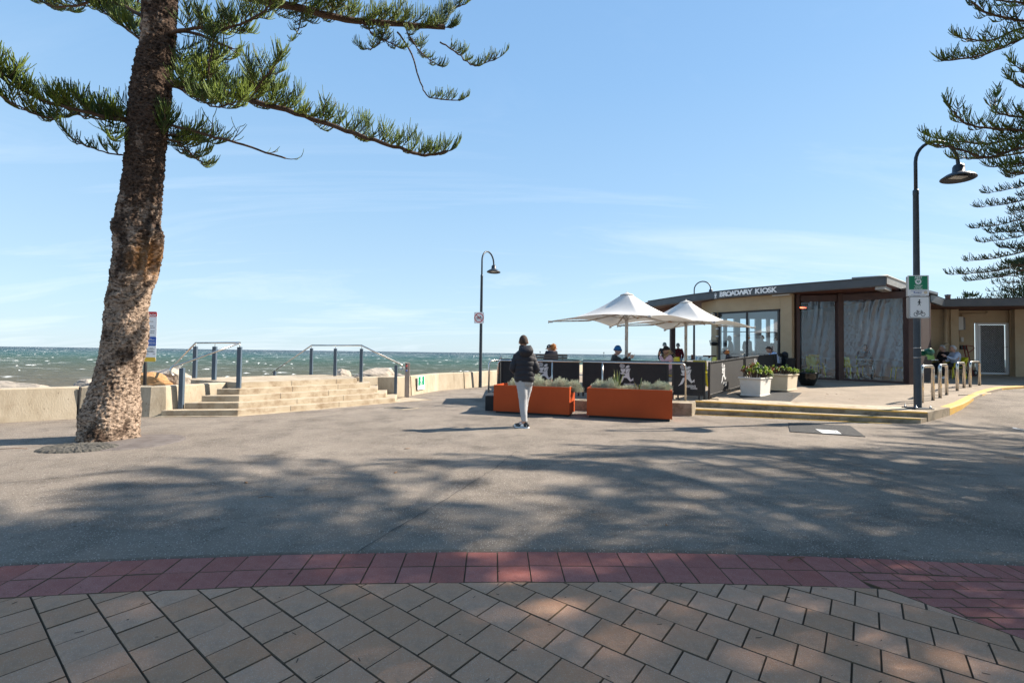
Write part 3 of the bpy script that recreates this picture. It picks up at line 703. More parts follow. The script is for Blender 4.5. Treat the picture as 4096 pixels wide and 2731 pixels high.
def handrail(label, posts, rail, extra):
    t = thing('handrail', label, 'handrail', (posts[0][0], posts[0][1], posts[0][2]))
    ox = Vector(posts[0][:3])
    for (x, y, z0, z1, rot) in posts:
        mb = MB(); mb.box(-0.045, 0.045, -0.045, 0.045, 0, z1 - z0, bev=0.004)
        mb.build('post', M['post_blue'], t, Vector((x, y, z0)) - ox, rot)
        mb = MB(); mb.tube([(0, 0, z1 - z0), (0, 0, z1 - z0 + 0.085)], 0.008, 6); mb.build('bracket', M['steel'], t, Vector((x, y, z0)) - ox)
    for r_ in rail:
        mb = MB(); mb.tube([Vector(p) - ox for p in r_], 0.0225, 10); mb.build('rail', M['steel'], t)
    return t
RT = 0.10
pA = (-7.38, 10.32, 0.14, 1.05); pB = (-6.60, 11.16, 0.545, 1.545); pC = (-7.72, 11.96, 0.68, 1.55); pD = (-8.69, 12.64, 0.68, 1.55)
def curl(p, d, side):
    """end of a rail that turns down and back"""
    p = Vector(p); d = Vector(d).normalized(); out = []
    for k in range(0, 8):
        a = math.pi * 0.95 * k / 7; out.append(p + d * (0.11 * math.sin(a)) + Vector((0, 0, -0.11 + 0.11 * math.cos(a))))
    return out
s_ = (Vector((pA[0], pA[1], 1.05 + RT)) - Vector((pB[0], pB[1], 1.545 + RT))).normalized()
eA = Vector((pA[0], pA[1], 1.05 + RT)) + s_ * 0.12
topB = Vector((pB[0], pB[1], 1.545 + RT)); topD = Vector((pD[0], pD[1], 1.65)); topC = Vector((pC[0], pC[1], 1.65))
handrail('left handrail of the sea steps, stainless tube on four slate blue posts', [(pA[0], pA[1], 0.14, 1.05, R(10)), (pB[0], pB[1], 0.545, 1.545, R(10)), (pC[0], pC[1], 0.68, 1.55, R(10)), (pD[0], pD[1], 0.68, 1.55, R(10))],
         [[topB, topB * 0.5 + eA * 0.5] + curl(eA, (s_.x, s_.y, 0), 1), [topB + Vector((0, 0, 0.002)), topC, topD], [topD, topD + Vector((-1.35, 1.1, -0.62)), topD + Vector((-2.7, 2.2, -1.3))]], None)
pE = (-4.58, 14.02, 0.545, 1.555); pF = (-3.66, 14.58, 0.14, 1.05); pG = (-5.62, 14.66, 0.68, 1.555); pH = (-6.66, 15.30, 0.68, 1.555)
tE = Vector((pE[0], pE[1], 1.655)); tF = Vector((pF[0], pF[1], 1.15)); sF = (tF - tE).normalized(); eF = tF + sF * 0.12
tH = Vector((pH[0], pH[1], 1.655))
handrail('right handrail of the sea steps, stainless tube on slate blue posts beside the timber bollard', [(pE[0], pE[1], 0.545, 1.555, R(10)), (pF[0], pF[1], 0.14, 1.05, R(10)), (pG[0], pG[1], 0.68, 1.555, R(10)), (pH[0], pH[1], 0.68, 1.555, R(10)), (-9.1, 17.7, 0.0, 0.66, R(10))],
         [[tE, (tE + tF) / 2] + curl(eF, (sF.x, sF.y, 0), 1), [tE + Vector((0, 0, 0.002)), Vector((pG[0], pG[1], 1.655)), tH], [tH, tH + Vector((-1.3, 1.25, -0.52)), tH + Vector((-2.6, 2.5, -1.04))]], None)

# timber bollard with trail markers
bo = thing('timber_bollard', 'weathered grey timber bollard with small coloured trail badges beside the sea steps', 'bollard', (-3.40, 15.02, 0), R(15))
mb = MB(); mb.box(-0.075, 0.075, -0.075, 0.075, 0, 1.13, bev=0.006); mb.build('post', M['wood'], bo)
for k, (m_, zc) in enumerate((('ink', 1.08), ('sign_red', 1.02), ('ink', 0.95), ('sign_blue', 0.87))):
    mb = MB(); mb.lathe([(0.001, 0), (0.028, 0), (0.028, 0.004), (0.001, 0.004)], 12); o = mb.build('badge', M[m_], bo, (-0.03, -0.077, zc)); o.rotation_euler = (R(90), 0, 0)

# ------------------------------------------------------------------ rocks behind the wall
def rock(label, c, s, seed, m, flat_=0.55, rz=0, grp='rocks behind the sea wall'):
    bm = bmesh.new(); bmesh.ops.create_icosphere(bm, subdivisions=5, radius=1)
    off = Vector((seed * 7.3, seed * 3.1, seed))
    rr = random.Random(seed); planes = []
    for _ in range(13):
        n_ = Vector((rr.gauss(0, 1), rr.gauss(0, 1), rr.gauss(0, 0.8))).normalized(); planes.append((n_, rr.uniform(0.55, 0.86)))
    for v in bm.verts:
        p = v.co.copy()
        for n_, d_ in planes:
            q = p.dot(n_)
            if q > d_: p = p - n_ * (q - d_) * 0.93
        str_ = noise.noise(Vector((p.x * 1.2, p.y * 1.2, p.z * 9)) + off)
        p *= 1 + 0.07 * noise.noise(p * 2.1 + off) + 0.04 * str_ + 0.03 * noise.noise(p * 7 + off) + 0.014 * noise.noise(p * 19 + off)
        v.co = Vector((p.x * s[0], p.y * s[1], p.z * s[2]))
    me = bpy.data.meshes.new('rock'); bm.to_mesh(me); bm.free()
    o = link_mesh('rock', me, m); o.location = c; o.rotation_euler = (0, 0, rz); tag(o, label, 'rock', grp); return o
mr_grey = mat('rock_grey', (0.22, 0.195, 0.175), 0.9, col2=(0.36, 0.32, 0.27), nscale=2.4, ndet=10, dirt=((0.10, 0.09, 0.085), 3.5, 0.55, 0.8), bump=0.9, bscale=22, stretch=(1, 1, 3))
mr_or = mat('rock_orange', (0.44, 0.22, 0.085), 0.9, col2=(0.50, 0.31, 0.15), nscale=3, ndet=10, dirt=((0.20, 0.10, 0.05), 4, 0.52, 0.8), bump=0.9, bscale=22, stretch=(1, 1, 3))
mr_pale = mat('rock_pale', (0.33, 0.275, 0.215), 0.9, col2=(0.44, 0.385, 0.32), nscale=2, ndet=10, dirt=((0.20, 0.15, 0.11), 3, 0.56, 0.82), bump=0.8, bscale=22, stretch=(1, 1, 3))
rock('orange brown rock against the sea wall right of the pine trunk', (-9.75, 12.15, 0.36), (1.05, 0.6, 0.52), 3, mr_or, rz=R(8))
rock('big grey layered rock above the orange one, crossed by a rail shadow', (-10.15, 13.6, 0.42), (0.95, 0.7, 0.66), 5, mr_grey)
rock('rounded tan rock behind the first handrail post', (-9.42, 13.0, 0.50), (0.42, 0.4, 0.52), 8, mr_pale)
rock('long flat pale rock at the left edge behind the wall', (-12.35, 11.4, 0.22), (1.35, 0.7, 0.42), 11, mr_pale)
rock('small brown rock just left of the pine trunk', (-10.45, 11.4, 0.34), (0.55, 0.45, 0.38), 13, mr_grey)
rock('small brown grey rock behind the landing, left of the big pale one', (-5.95, 16.2, 0.48), (0.42, 0.4, 0.38), 17, mr_pale)
rock('large pale pointed rock behind the right handrail', (-4.98, 16.3, 0.36), (0.98, 0.6, 0.66), 21, mr_pale)
rock('dark small rock tucked behind the last handrail post', (-4.02, 16.4, 0.40), (0.32, 0.3, 0.34), 23, mr_grey)

# ================================================================== terrace (raised forecourt of the kiosk)
TER = [(-0.60, 12.78), (4.40, 11.34), (4.64, 11.62), (4.83, 12.10), (9.47, 10.50), (10.63, 11.19), (12.52, 12.58), (14.5, 14.1), (16.27, 15.24), (17.4, 15.65), (20, 16.0), (28, 15.4), (28, 24), (15.6, 26.7), (9.25, 20.7), (9.0, 19.4), (-0.35, 18.6)]
mb = MB(); mb.prism(TER, -0.1, terr); terrace = tag(mb.build('terrace', M['terrace_top']), kind='structure')
mb = MB(); mb.prism([(-0.35, 18.55), (9.0, 19.35), (9.3, 20.75), (15.6, 26.8), (16, 29), (2.6, 28.5), (-0.6, 20.3)], -0.1, 0.35); tag(mb.build('promenade', M['terrace_top']), kind='structure')
def edge_box(mb, a, b, w, z0, z1, zf=None, mi=0):
    a, b = Vector(a), Vector(b); d = (b - a).normalized(); q = Vector((-d.y, d.x)) * w
    zf = zf or (lambda x, y: 0)
    mb.prism([tuple(a), tuple(b), tuple(b + q), tuple(a + q)], lambda x, y: zf(x, y) + z0, lambda x, y: zf(x, y) + z1, mi)
# retaining edge of old concrete along the front and side (slightly proud of the terrace body)
mb = MB()
for a, b in (((-0.62, 12.76), (3.9, 11.46)),): edge_box(mb, a, b, 0.22, -0.05, 0.012, lambda x, y: terr(x, y))
mb2 = MB()
mb2.prism([(-0.62, 12.76), (3.93, 11.45), (3.98, 11.66), (-0.56, 12.97)], -0.05, lambda x, y: terr(x, y) + 0.012)
mb2.prism([(3.93, 11.33), (4.40, 11.24), (4.64, 11.60), (4.60, 11.95), (4.0, 11.95)], -0.05, 0.315)
tag(mb2.build('terrace_kerb', M['old_concrete']), kind='structure')
mb = MB(); mb.prism([(-0.66, 11.76), (-0.16, 11.70), (-0.10, 12.60), (-0.62, 12.72)], 0, 0.385)
tag(mb.build('black_concrete_block', M['black_fabric']), 'small black painted concrete block on the ground left of the first orange planter', 'block')
steps = thing('terrace_steps', 'two weathered concrete steps with yellow painted nosings up to the kiosk terrace', 'steps', (4.55, 11.62, 0))
mb = MB(); mb.prism([(4.548, 11.62), (9.14, 10.30), (9.50, 10.53), (9.3, 10.9), (4.86, 12.4)], -0.05, 0.14); unpar(mb.build('lower_step', M['old_concrete'], None), steps)
mb = MB(); mb.prism([(4.83, 12.095), (9.475, 10.492), (9.60, 10.565), (9.66, 10.80), (5.0, 12.42)], 0.0, lambda x, y: terr(x, y) + 0.006); unpar(mb.build('upper_step', M['old_concrete'], None), steps)
mb = MB(); mb.prism([(4.97, 12.13), (9.55, 10.62), (10.1, 10.93), (9.9, 11.15), (5.1, 12.75)], 0.1, lambda x, y: terr(x, y) + 0.009); unpar(mb.build('landing_slab', M['step_concrete'], None), steps)
def nosing(a, b, z, zf=None, w=0.055):
    mb = MB(); A, B = Vector(a), Vector(b); d = (B - A).normalized(); q = Vector((-d.y, d.x)); A2, B2 = A - q * 0.003, B - q * 0.003
    zf = zf or (lambda x, y: z)
    mb.prism([tuple(A2), tuple(B2), tuple(B2 + q * w), tuple(A2 + q * w)], lambda x, y: zf(x, y) - 0.028, lambda x, y: zf(x, y) + 0.004)
    unpar(mb.build('yellow_nosing', M['yellow_paint'], None), steps)
nosing((4.55, 11.62), (9.137, 10.302), 0.14)
nosing((4.83, 12.095), (9.472, 10.494), 0.28, lambda x, y: terr(x, y) + 0.006)
mb = MB(); mb.prism([(4.6, 11.50), (9.0, 10.20), (9.16, 10.28), (4.62, 11.60)], -0.01, 0.017)
tag(mb.build('yellow_ground_line', M['yellow_paint']), kind='structure')
# side wall of the steps + yellow kerb
mb = MB(); S1 = [(9.14, 10.30), (9.50, 10.525), (10.63, 11.19)]
mb.prism([(9.142, 10.302), (9.50, 10.52), (9.45, 10.62), (9.05, 10.40)], -0.05, 0.141)
mb.prism([(9.478, 10.497), (10.63, 11.187), (10.52, 11.33), (9.40, 10.66)], -0.05, lambda x, y: terr(x, y) + 0.007)
tag(mb.build('terrace_side_kerb', M['old_concrete']), kind='structure')
yk = thing('yellow_kerb', 'bright yellow painted kerb curving away from the steps along the terrace edge', 'kerb', (10.63, 11.19, 0))
KP = [(10.63, 11.19), (11.6, 11.86), (12.52, 12.58), (13.5, 13.35), (14.5, 14.1), (15.4, 14.72), (16.27, 15.24), (17.4, 15.65), (18.7, 15.90), (20, 16.0), (22, 15.9), (26, 15.5)]
for i in range(len(KP) - 1):
    a, b = Vector(KP[i]), Vector(KP[i + 1]); d = (b - a).normalized(); q = Vector((-d.y, d.x))
    a = a + d * 0.004; mb = MB(); secs = []
    for p in (a, b):
        zt = terr(*p)
        secs.append([(*(p - q * 0.006), -0.02), (*(p - q * 0.006), zt - 0.02), (*(p + q * 0.015), zt + 0.010), (*(p + q * 0.17), zt + 0.012), (*(p + q * 0.175), -0.02)])
    mb.loft(secs, smooth=False); unpar(mb.build('kerb_stone', M['yellow_paint'], None), yk)
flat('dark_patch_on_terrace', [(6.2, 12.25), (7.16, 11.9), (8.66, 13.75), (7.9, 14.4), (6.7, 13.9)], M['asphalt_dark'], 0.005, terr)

# ================================================================== umbrellas
def umbrella(label, ctr, half, zc, zp, rot, base_z, stain):
    t = thing('cafe_umbrella', label, 'umbrella', (ctr[0], ctr[1], base_z), rot, 'white cafe umbrellas')
    h0 = base_z
    corners = [Vector((math.cos(math.pi / 2 * k) * half, math.sin(math.pi / 2 * k) * half, zc - h0)) for k in range(4)]
    K, Lr = 16, 22; vs = []; fs = []
    for k in range(4):
        a, b = corners[k], corners[(k + 1) % 4]
        for i in range(K):
            u = i / K
            e = a.lerp(b, u); bow = math.sin(math.pi * u); e = e * (1 - 0.115 * bow); e.z = zc - h0 + 0.13 * bow
            ang = math.atan2(e.y, e.x); r0 = 0.155; p = Vector((math.cos(ang) * r0, math.sin(ang) * r0, zp - h0 - 0.05))
            for j in range(Lr + 1):
                s = j / Lr; q = p.lerp(e, s)
                zz = (e.z) + (p.z - e.z) * (1 - s) ** (1.75 + 0.15 * bow)
                vs.append((q.x, q.y, zz + 0.006 * noise.noise(Vector((q.x * 2, q.y * 2, 3)))))
    n = 4 * K
    for i in range(n):
        for j in range(Lr): fs.append((i * (Lr + 1) + j, ((i + 1) % n) * (Lr + 1) + j, ((i + 1) % n) * (Lr + 1) + j + 1, i * (Lr + 1) + j + 1))
    mb = MB(); mb.add(vs, fs, 0, True); o = mb.build('canopy', M['canvas'], t); so = o.modifiers.new('t', 'SOLIDIFY'); so.thickness = 0.004
    # hem seam pipes and cap
    mb = MB(); mb.lathe([(0.21, zp - h0 - 0.075), (0.20, zp - h0 - 0.055), (0.06, zp - h0 + 0.0), (0.012, zp - h0 + 0.02), (0.008, zp - h0 + 0.055), (0.001, zp - h0 + 0.06)], 20); mb.build('cap', M['canvas'], t)
    mb = MB(); mb.tube([(0, 0, 0), (0, 0, zp - h0 - 0.06)], 0.05, 14); mb.build('pole', M['umb_metal'], t)
    mb = MB(); mb.lathe([(0.20, 0.0), (0.20, 0.012), (0.07, 0.016), (0.06, 0.10)], 16); mb.build('base_plate', M['umb_metal'], t)
    mb = MB(); mb.lathe([(0.085, 0), (0.085, 0.09)], 14, (0, 0, zc - h0 + 0.06)); mb.build('hub', M['umb_metal'], t)
    for k in range(4):
        c = corners[k]; d = Vector((c.x, c.y, 0)).normalized()
        mb = MB(); mb.tube([(0.06 * d.x, 0.06 * d.y, zp - h0 - 0.62), c * 0.5 + Vector((0, 0, (zc - h0) * 0.5 + 0.02)), c + d * 0.07 + Vector((0, 0, -0.02))], [0.022, 0.022, 0.017], 8)
        rib = mb.build('rib', M['umb_metal'], t)
        mb = MB(); mb.tube([(0.08 * d.x, 0.08 * d.y, zc - h0 + 0.10), (c.x * 0.46, c.y * 0.46, zc - h0 + 0.27)], 0.014, 6); mb.build('strut', M['umb_metal'], rib)
        mb = MB(); T0 = Matrix.Translation(c + d * 0.03 + Vector((0, 0, -0.025))) @ Matrix.Rotation(math.atan2(d.y, d.x), 4, 'Z'); mb.T = T0
        mb.box(-0.09, 0.05, -0.035, 0.035, -0.03, 0.03, bev=0.008); mb.tube([(0.04, 0, -0.05), (0.04, 0, 0.04)], 0.012, 6); mb.build('corner_bracket', M['umb_metal'], rib)
    return t
umbrella('larger white cafe umbrella nearer the sea, above the man in the blue beanie', (3.56, 14.30), 2.36, 2.50, 3.40, R(0), terr(3.56, 14.3), 0)
umbrella('smaller looking white cafe umbrella nearer the kiosk, half under the roof edge', (6.03, 15.95), 2.30, 2.50, 3.38, R(-1), terr(6, 15.9), 1)

# ================================================================== lamps
def lamp(label, base, scale, rz, plate=True, pole_r=0.098):
    t = thing('street_lamp', label, 'street lamp', base, rz, 'swan neck street lamps')
    t.scale = (scale,) * 3
    mb = MB(); mb.lathe([(0.082, 0), (0.082, 0.02), (0.078, 0.05), (0.070, 2.2), (0.058, 5.15), (0.061, 5.16), (0.061, 5.26), (0.046, 5.28)], 20); mb.build('pole', M['lamp_metal'], t)
    mb = MB(); pts = [(0, 0, 5.24), (0, 0, 5.95)] + [(0.515 - 0.515 * math.cos(math.pi * k / 14), 0, 5.95 + 0.515 * math.sin(math.pi * k / 14)) for k in range(1, 15)] + [(1.03, 0, 5.82)]
    mb.tube(pts, 0.038, 12); mb.build('swan_neck', M['lamp_metal'], t)
    mb = MB(); mb.T = Matrix.Translation((1.03, 0, 5.58)) @ Matrix.Rotation(R(3), 4, 'Y')
    mb.lathe([(0.325, -0.03), (0.34, -0.02), (0.335, 0.0), (0.24, 0.075), (0.14, 0.125), (0.118, 0.14), (0.115, 0.27), (0.095, 0.315), (0.05, 0.335), (0.04, 0.37)], 28, cap=False)
    mb.lathe([(0.325, -0.03), (0.30, -0.015), (0.22, 0.04), (0.001, 0.05)], 28, cap=False)
    o = mb.build('lamp_shade', M['lamp_metal'], t, recalc=False)
    mb = MB(); mb.T = Matrix.Translation((1.03, 0, 5.585)); mb.box(-0.16, 0.16, -0.09, 0.09, -0.005, 0.03, bev=0.01); mb.build('lens', M['lamp_lens'], t)
    if plate:
        mb = MB(); mb.box(-0.22, 0.22, -0.20, 0.20, 0.012, 0.032, bev=0.004); mb.build('base_plate', M['lamp_metal'], t)
        for sx in (-0.17, 0.17):
            for sy in (-0.15, 0.15):
                mb = MB(); mb.lathe([(0.028, 0), (0.028, 0.03), (0.012, 0.032), (0.012, 0.075), (0.002, 0.078)], 6); mb.build('anchor_bolt', M['steel'], t, (sx, sy, 0.032))
    return t
lamp('tall swan neck street lamp at the terrace corner carrying the two white signs', (9.72, 11.03, terr(9.7, 11)), 1.0, 0)
lamp('slim swan neck street lamp by the sea wall with the round no cycling sign', (-1.335, 19.69, 0), 0.915, R(60), False)
lamp('swan neck street lamp behind the kiosk, its arch rising over the roof', (11.72, 29.6, -0.05), 0.97, R(-37), False)

def rrect(w, h, r, n=5):
    out = []
    for (cx, cy, a) in ((w / 2 - r, h / 2 - r, 0), (-w / 2 + r, h / 2 - r, 90), (-w / 2 + r, -h / 2 + r, 180), (w / 2 - r, -h / 2 + r, 270)):
        for k in range(n + 1):
            an = R(a + 90 * k / n); out.append((cx + r * math.cos(an), cy + r * math.sin(an)))
    return out
def signboard(name, label, cat, T, w, h, r=0.02, m='sign_white', parent=None, back=True):
    t = parent
    if t is None:
        t = bpy.data.objects.new(name, None); COL.objects.link(t); t.matrix_world = T; tag(t, label, cat)
    mb = MB(); mb.prism(rrect(w, h, r), 0, 0.004); mb.build('board', M[m], t)
    return t
def layer(t, pts, m, z, name='panel', th=0.0006, hole=None):
    mb = MB(); mb.prism(pts, z - 0.0002, z + th); return mb.build(name, M[m], t)
I4 = Matrix.Identity(4)
def Z(z, x=0, y=0): return Matrix.Translation((x, y, z))
def heart(cx, cy, s, n=24):
    out = []
    for k in range(n):
        a = 2 * math.pi * k / n; x = 16 * math.sin(a) ** 3; y = 13 * math.cos(a) - 5 * math.cos(2 * a) - 2 * math.cos(3 * a) - math.cos(4 * a); out.append((cx + x * s / 16, cy + y * s / 16))
    return out
def aed_art(t, w, h):
    gh = h * 0.66; gy = h / 2 - gh / 2 - h * 0.035
    layer(t, [(p[0], p[1] + gy) for p in rrect(w * 0.88, gh, 0.012)], 'green_sign', 0.0042)
    text('AED', gh * 0.25, Z(0.0052, 0, gy + gh * 0.39), M['sign_white'], t, ext=0.0004, bold=0.002)
    layer(t, circle_pts(0, gy + gh * 0.08, gh * 0.21, 28), 'sign_white', 0.0052, 'heart_disc')
    layer(t, heart(0, gy + gh * 0.08, gh * 0.12), 'green_sign', 0.0062, 'heart')
    mb = MB(); s = gh * 0.1; stroke(mb, [(-s * 1.1, gy + gh * 0.08), (-s * 0.35, gy + gh * 0.08), (-s * 0.1, gy + gh * 0.13), (s * 0.15, gy + gh * 0.02), (s * 0.35, gy + gh * 0.08), (s * 1.1, gy + gh * 0.08)], gh * 0.014, 0.007, 0.0074); mb.build('pulse_line', M['sign_white'], t)
    for sx in (-1, 1):
        for k in range(3):
            mb = MB(); a = R(20 + 28 * k) if sx > 0 else R(160 - 28 * k); r1, r2 = gh * 0.235, gh * 0.28
            stroke(mb, [(math.cos(a) * r1, gy + gh * 0.08 + math.sin(a) * r1), (math.cos(a) * r2, gy + gh * 0.08 + math.sin(a) * r2)], gh * 0.018, 0.0052, 0.0058)
            mb.build('ray', M['sign_white'], t)
    for k, s in enumerate(('Automated', 'External', 'Defibrillator')): text(s, gh * 0.115, Z(0.0052, 0, gy - gh * (0.21 + 0.105 * k)), M['sign_white'], t, ext=0.0004, bold=0.0006)
LR = Matrix.Rotation(R(-9), 4, 'Z') @ Matrix.Rotation(R(90), 4, 'X')
t = signboard('aed_sign', 'green and white AED defibrillator sign, upper board on the corner lamp post', 'sign', Matrix.Translation((9.645, 10.905, 3.215)) @ LR, 0.45, 0.485, 0.008)
aed_art(t, 0.45, 0.485)
text('Rotary', 0.062, Z(0.005, -0.015, -0.170), M['text_blue'], t, ext=0.0004, bold=0.0015, align='CENTER')
mb = MB(); stroke(mb, circle_pts(0.155, -0.165, 0.026, 14), 0.010, 0.005, 0.0056, closed=True); stroke(mb, [(0.13, -0.165), (0.18, -0.165)], 0.004, 0.005, 0.0056); stroke(mb, [(0.155, -0.19), (0.155, -0.14)], 0.004, 0.005, 0.0056); mb.build('wheel_emblem', M['gold'], t)
for k, (w_, y_) in enumerate(((0.30, -0.118), (0.34, -0.137), (0.30, -0.222))):
    mb = MB(); rr = random.Random(k)
    x = -w_ / 2
    while x < w_ / 2:
        l_ = rr.uniform(0.012, 0.034); stroke(mb, [(x, y_), (x + l_, y_)], 0.006, 0.005, 0.0054); x += l_ + 0.009
    mb.build('fine_print', M['text_blue'], t)['kind'] = 'stuff'
for (x, y) in ((0, 0.155), (0, -0.165)):
    mb = MB(); mb.lathe([(0.011, 0), (0.009, 0.005), (0.001, 0.006)], 10, (x + 0.001, y, 0.0075)); mb.build('rivet', M['steel'], t)
signboard('sign_back_board', 'plain grey reverse of a second board behind the AED sign on the lamp post', 'sign', Matrix.Translation((9.80, 11.14, 3.225)) @ Matrix.Rotation(R(171), 4, 'Z') @ Matrix.Rotation(R(90), 4, 'X'), 0.43, 0.485, 0.008, 'sign_back')
t = signboard('shared_path_sign', 'white shared path sign with walking figure above bicycle, lower board on the lamp post', 'sign', Matrix.Translation((9.665, 10.90, 2.70)) @ LR, 0.435, 0.515, 0.035)
mb = MB(); P_ = rrect(0.41, 0.49, 0.03); stroke(mb, P_, 0.011, 0.004, 0.0048, closed=True); mb.build('border_line', M['ink'], t)
mb = MB(); q = lambda x, y: (x * 0.011 + 0.0, y * 0.011 + 0.03)
layer(t, circle_pts(0.003, 0.168, 0.017, 14), 'ink', 0.0044, 'walker_head')
for nm, pl in (('walker', [(-1.8, 10.2), (0.2, 11.0), (1.4, 10.2), (1.7, 8.2), (3.9, 7.3), (3.7, 6.6), (1.0, 7.0), (0.9, 5.4), (1.4, 3.2), (2.2, 0.4), (1.1, 0.2), (0.0, 3.0), (-0.6, 4.2), (-1.6, 2.2), (-3.2, 0.2), (-3.9, 0.8), (-2.4, 2.8), (-1.5, 5.2), (-1.7, 7.0), (-2.6, 7.4), (-3.2, 6.2), (-3.7, 6.5), (-3.2, 8.2)]),):
    layer(t, [q(*p) for p in pl], 'ink', 0.0044, nm)
mb = MB(); bike_glyph(mb, 0.0, -0.135, 0.135, 0.012, 0.004, 0.0046); mb.build('bicycle_symbol', M['ink'], t)
signboard('sign_back_board', 'plain grey reverse of a second board behind the shared path sign', 'sign', Matrix.Translation((9.81, 11.14, 2.71)) @ Matrix.Rotation(R(171), 4, 'Z') @ Matrix.Rotation(R(90), 4, 'X'), 0.435, 0.515, 0.035, 'sign_back')
# dispenser strapped to the lamp post
d_ = thing('bag_dispenser', 'green round dog bag dispenser strapped to the corner lamp post with bags hanging out', 'dispenser', (9.72, 11.03, 1.60))
mb = MB(); mb.T = Matrix.Rotation(R(78), 4, 'X') @ Matrix.Identity(4); mb.lathe([(0.001, -0.09), (0.082, -0.09), (0.09, -0.08), (0.09, 0.08), (0.082, 0.09), (0.001, 0.09)], 20); o = mb.build('drum', M['green_plastic'], d_, (0.235, -0.02, 0.03))
mb = MB(); mb.box(0.06, 0.16, -0.02, 0.02, -0.05, 0.08, bev=0.005); mb.build('bracket', M['green_plastic'], d_)
rr = random.Random(4)
for k in range(3):
    mb = MB(); x0 = 0.13 + 0.05 * k; vs = []; K = 6
    for i in range(K + 1): s = i / K; vs += [(x0 + rr.uniform(-.01, .01), -0.10 - 0.03 * s, -0.02 - 0.12 * s), (x0 + 0.07 + rr.uniform(-.02, .02), -0.12, -0.04 - 0.11 * s)]
    mb.add(vs, [(2 * i, 2 * i + 1, 2 * i + 3, 2 * i + 2) for i in range(K)]); mb.build('bag', M['green_bag'], d_)
for z in (0.13, -0.10):
    mb = MB(); mb.lathe([(0.074, 0), (0.077, 0), (0.077, 0.013), (0.074, 0.013)], 24, (0, 0, z)); mb.build('steel_band', M['steel'], d_)
# no cycling sign
t = signboard('no_cycling_sign', 'small square white sign with red ring and crossed out bicycle on the sea wall lamp', 'sign', Matrix.Translation((-1.42, 19.60, 2.97)) @ Matrix.Rotation(R(90), 4, 'X'), 0.42, 0.48, 0.04)
mb = MB(); bike_glyph(mb, 0.0, 0.01, 0.155, 0.016, 0.004, 0.0046); mb.build('bicycle_symbol', M['ink'], t)
mb = MB(); stroke(mb, circle_pts(0, 0, 0.185, 28), 0.032, 0.0045, 0.0062, closed=True); stroke(mb, [(-0.125, 0.13), (0.125, -0.13)], 0.026, 0.0045, 0.007); mb.build('prohibition_ring', M['sign_red'], t)
# AED sign on the sea wall
WD = Vector((0.59, 2.25, 0)).normalized()
Tm = face_frame((-3.375 + WD.x * 0.62 + 0.02, 15.64 + WD.y * 0.62, 0.40), WD)
t = signboard('wall_aed_sign', 'small green and white AED sign fixed to the sea wall beside the timber bollard', 'sign', Tm @ Matrix.Translation((0, 0, 0.022)), 0.55, 0.47, 0.006)
t.matrix_world = t.matrix_world @ Matrix.Diagonal((1, 1, 1, 1))
aed_art(t, 0.55, 0.47)
# beach information sign behind the trunk
t = thing('beach_sign', 'tall beach notice board in red, white, blue and yellow behind the pine trunk', 'sign', (-8.47, 10.62, -0.1))
def slab(x0, x1, z0, z1, m, nm, y=-0.006, r=0.0):
    mb = MB(); mb.T = Matrix.Rotation(R(90), 4, 'X'); pts = [(x0, z0), (x1, z0), (x1, z1), (x0, z1)] if not r else [(p[0] + (x0 + x1) / 2, p[1] + (z0 + z1) / 2) for p in rrect(x1 - x0, z1 - z0, r)]
    mb.prism(pts, -y, -y + 0.003); return mb.build(nm, M[m], t)
mb = MB(); mb.tube([(-0.0, 0.03, 0), (0.0, 0.03, 2.4)], 0.035, 10); mb.build('post', M['ink'], t)
slab(-0.26, 0.26, 1.27, 2.43, 'sign_white', 'board', 0.0, 0.05)
for (z0, z1, m, nm) in ((2.31, 2.428, 'sign_red', 'red_header'), (1.64, 1.85, 'sign_blue', 'blue_band'), (1.275, 1.375, 'sign_yellow', 'yellow_footer')): slab(-0.258, 0.258, z0, z1, m, nm, -0.003, 0.03)
text('BEACH', 0.068, Matrix.Translation((0.235, -0.0075, 2.345)) @ Matrix.Rotation(R(90), 4, 'X'), M['sign_white'], t, ext=0.0006, bold=0.002, align='RIGHT')
rr = random.Random(2)
for k, z in enumerate((2.20, 2.10, 2.06, 1.98, 1.94, 1.80, 1.775, 1.72, 1.69, 1.58, 1.56, 1.52, 1.50, 1.45)):
    mb = MB(); mb.T = Matrix.Rotation(R(90), 4, 'X'); x = -0.2
    while x < 0.2:
        l_ = rr.uniform(0.02, 0.06); 
        if rr.random() < 0.8: stroke(mb, [(x, z), (x + l_, z)], 0.009, 0.0065, 0.008)
        x += l_ + 0.012
    mb.build('fine_print', M['sign_white'] if 1.64 < z < 1.85 else M['ink'], t)['kind'] = 'stuff'

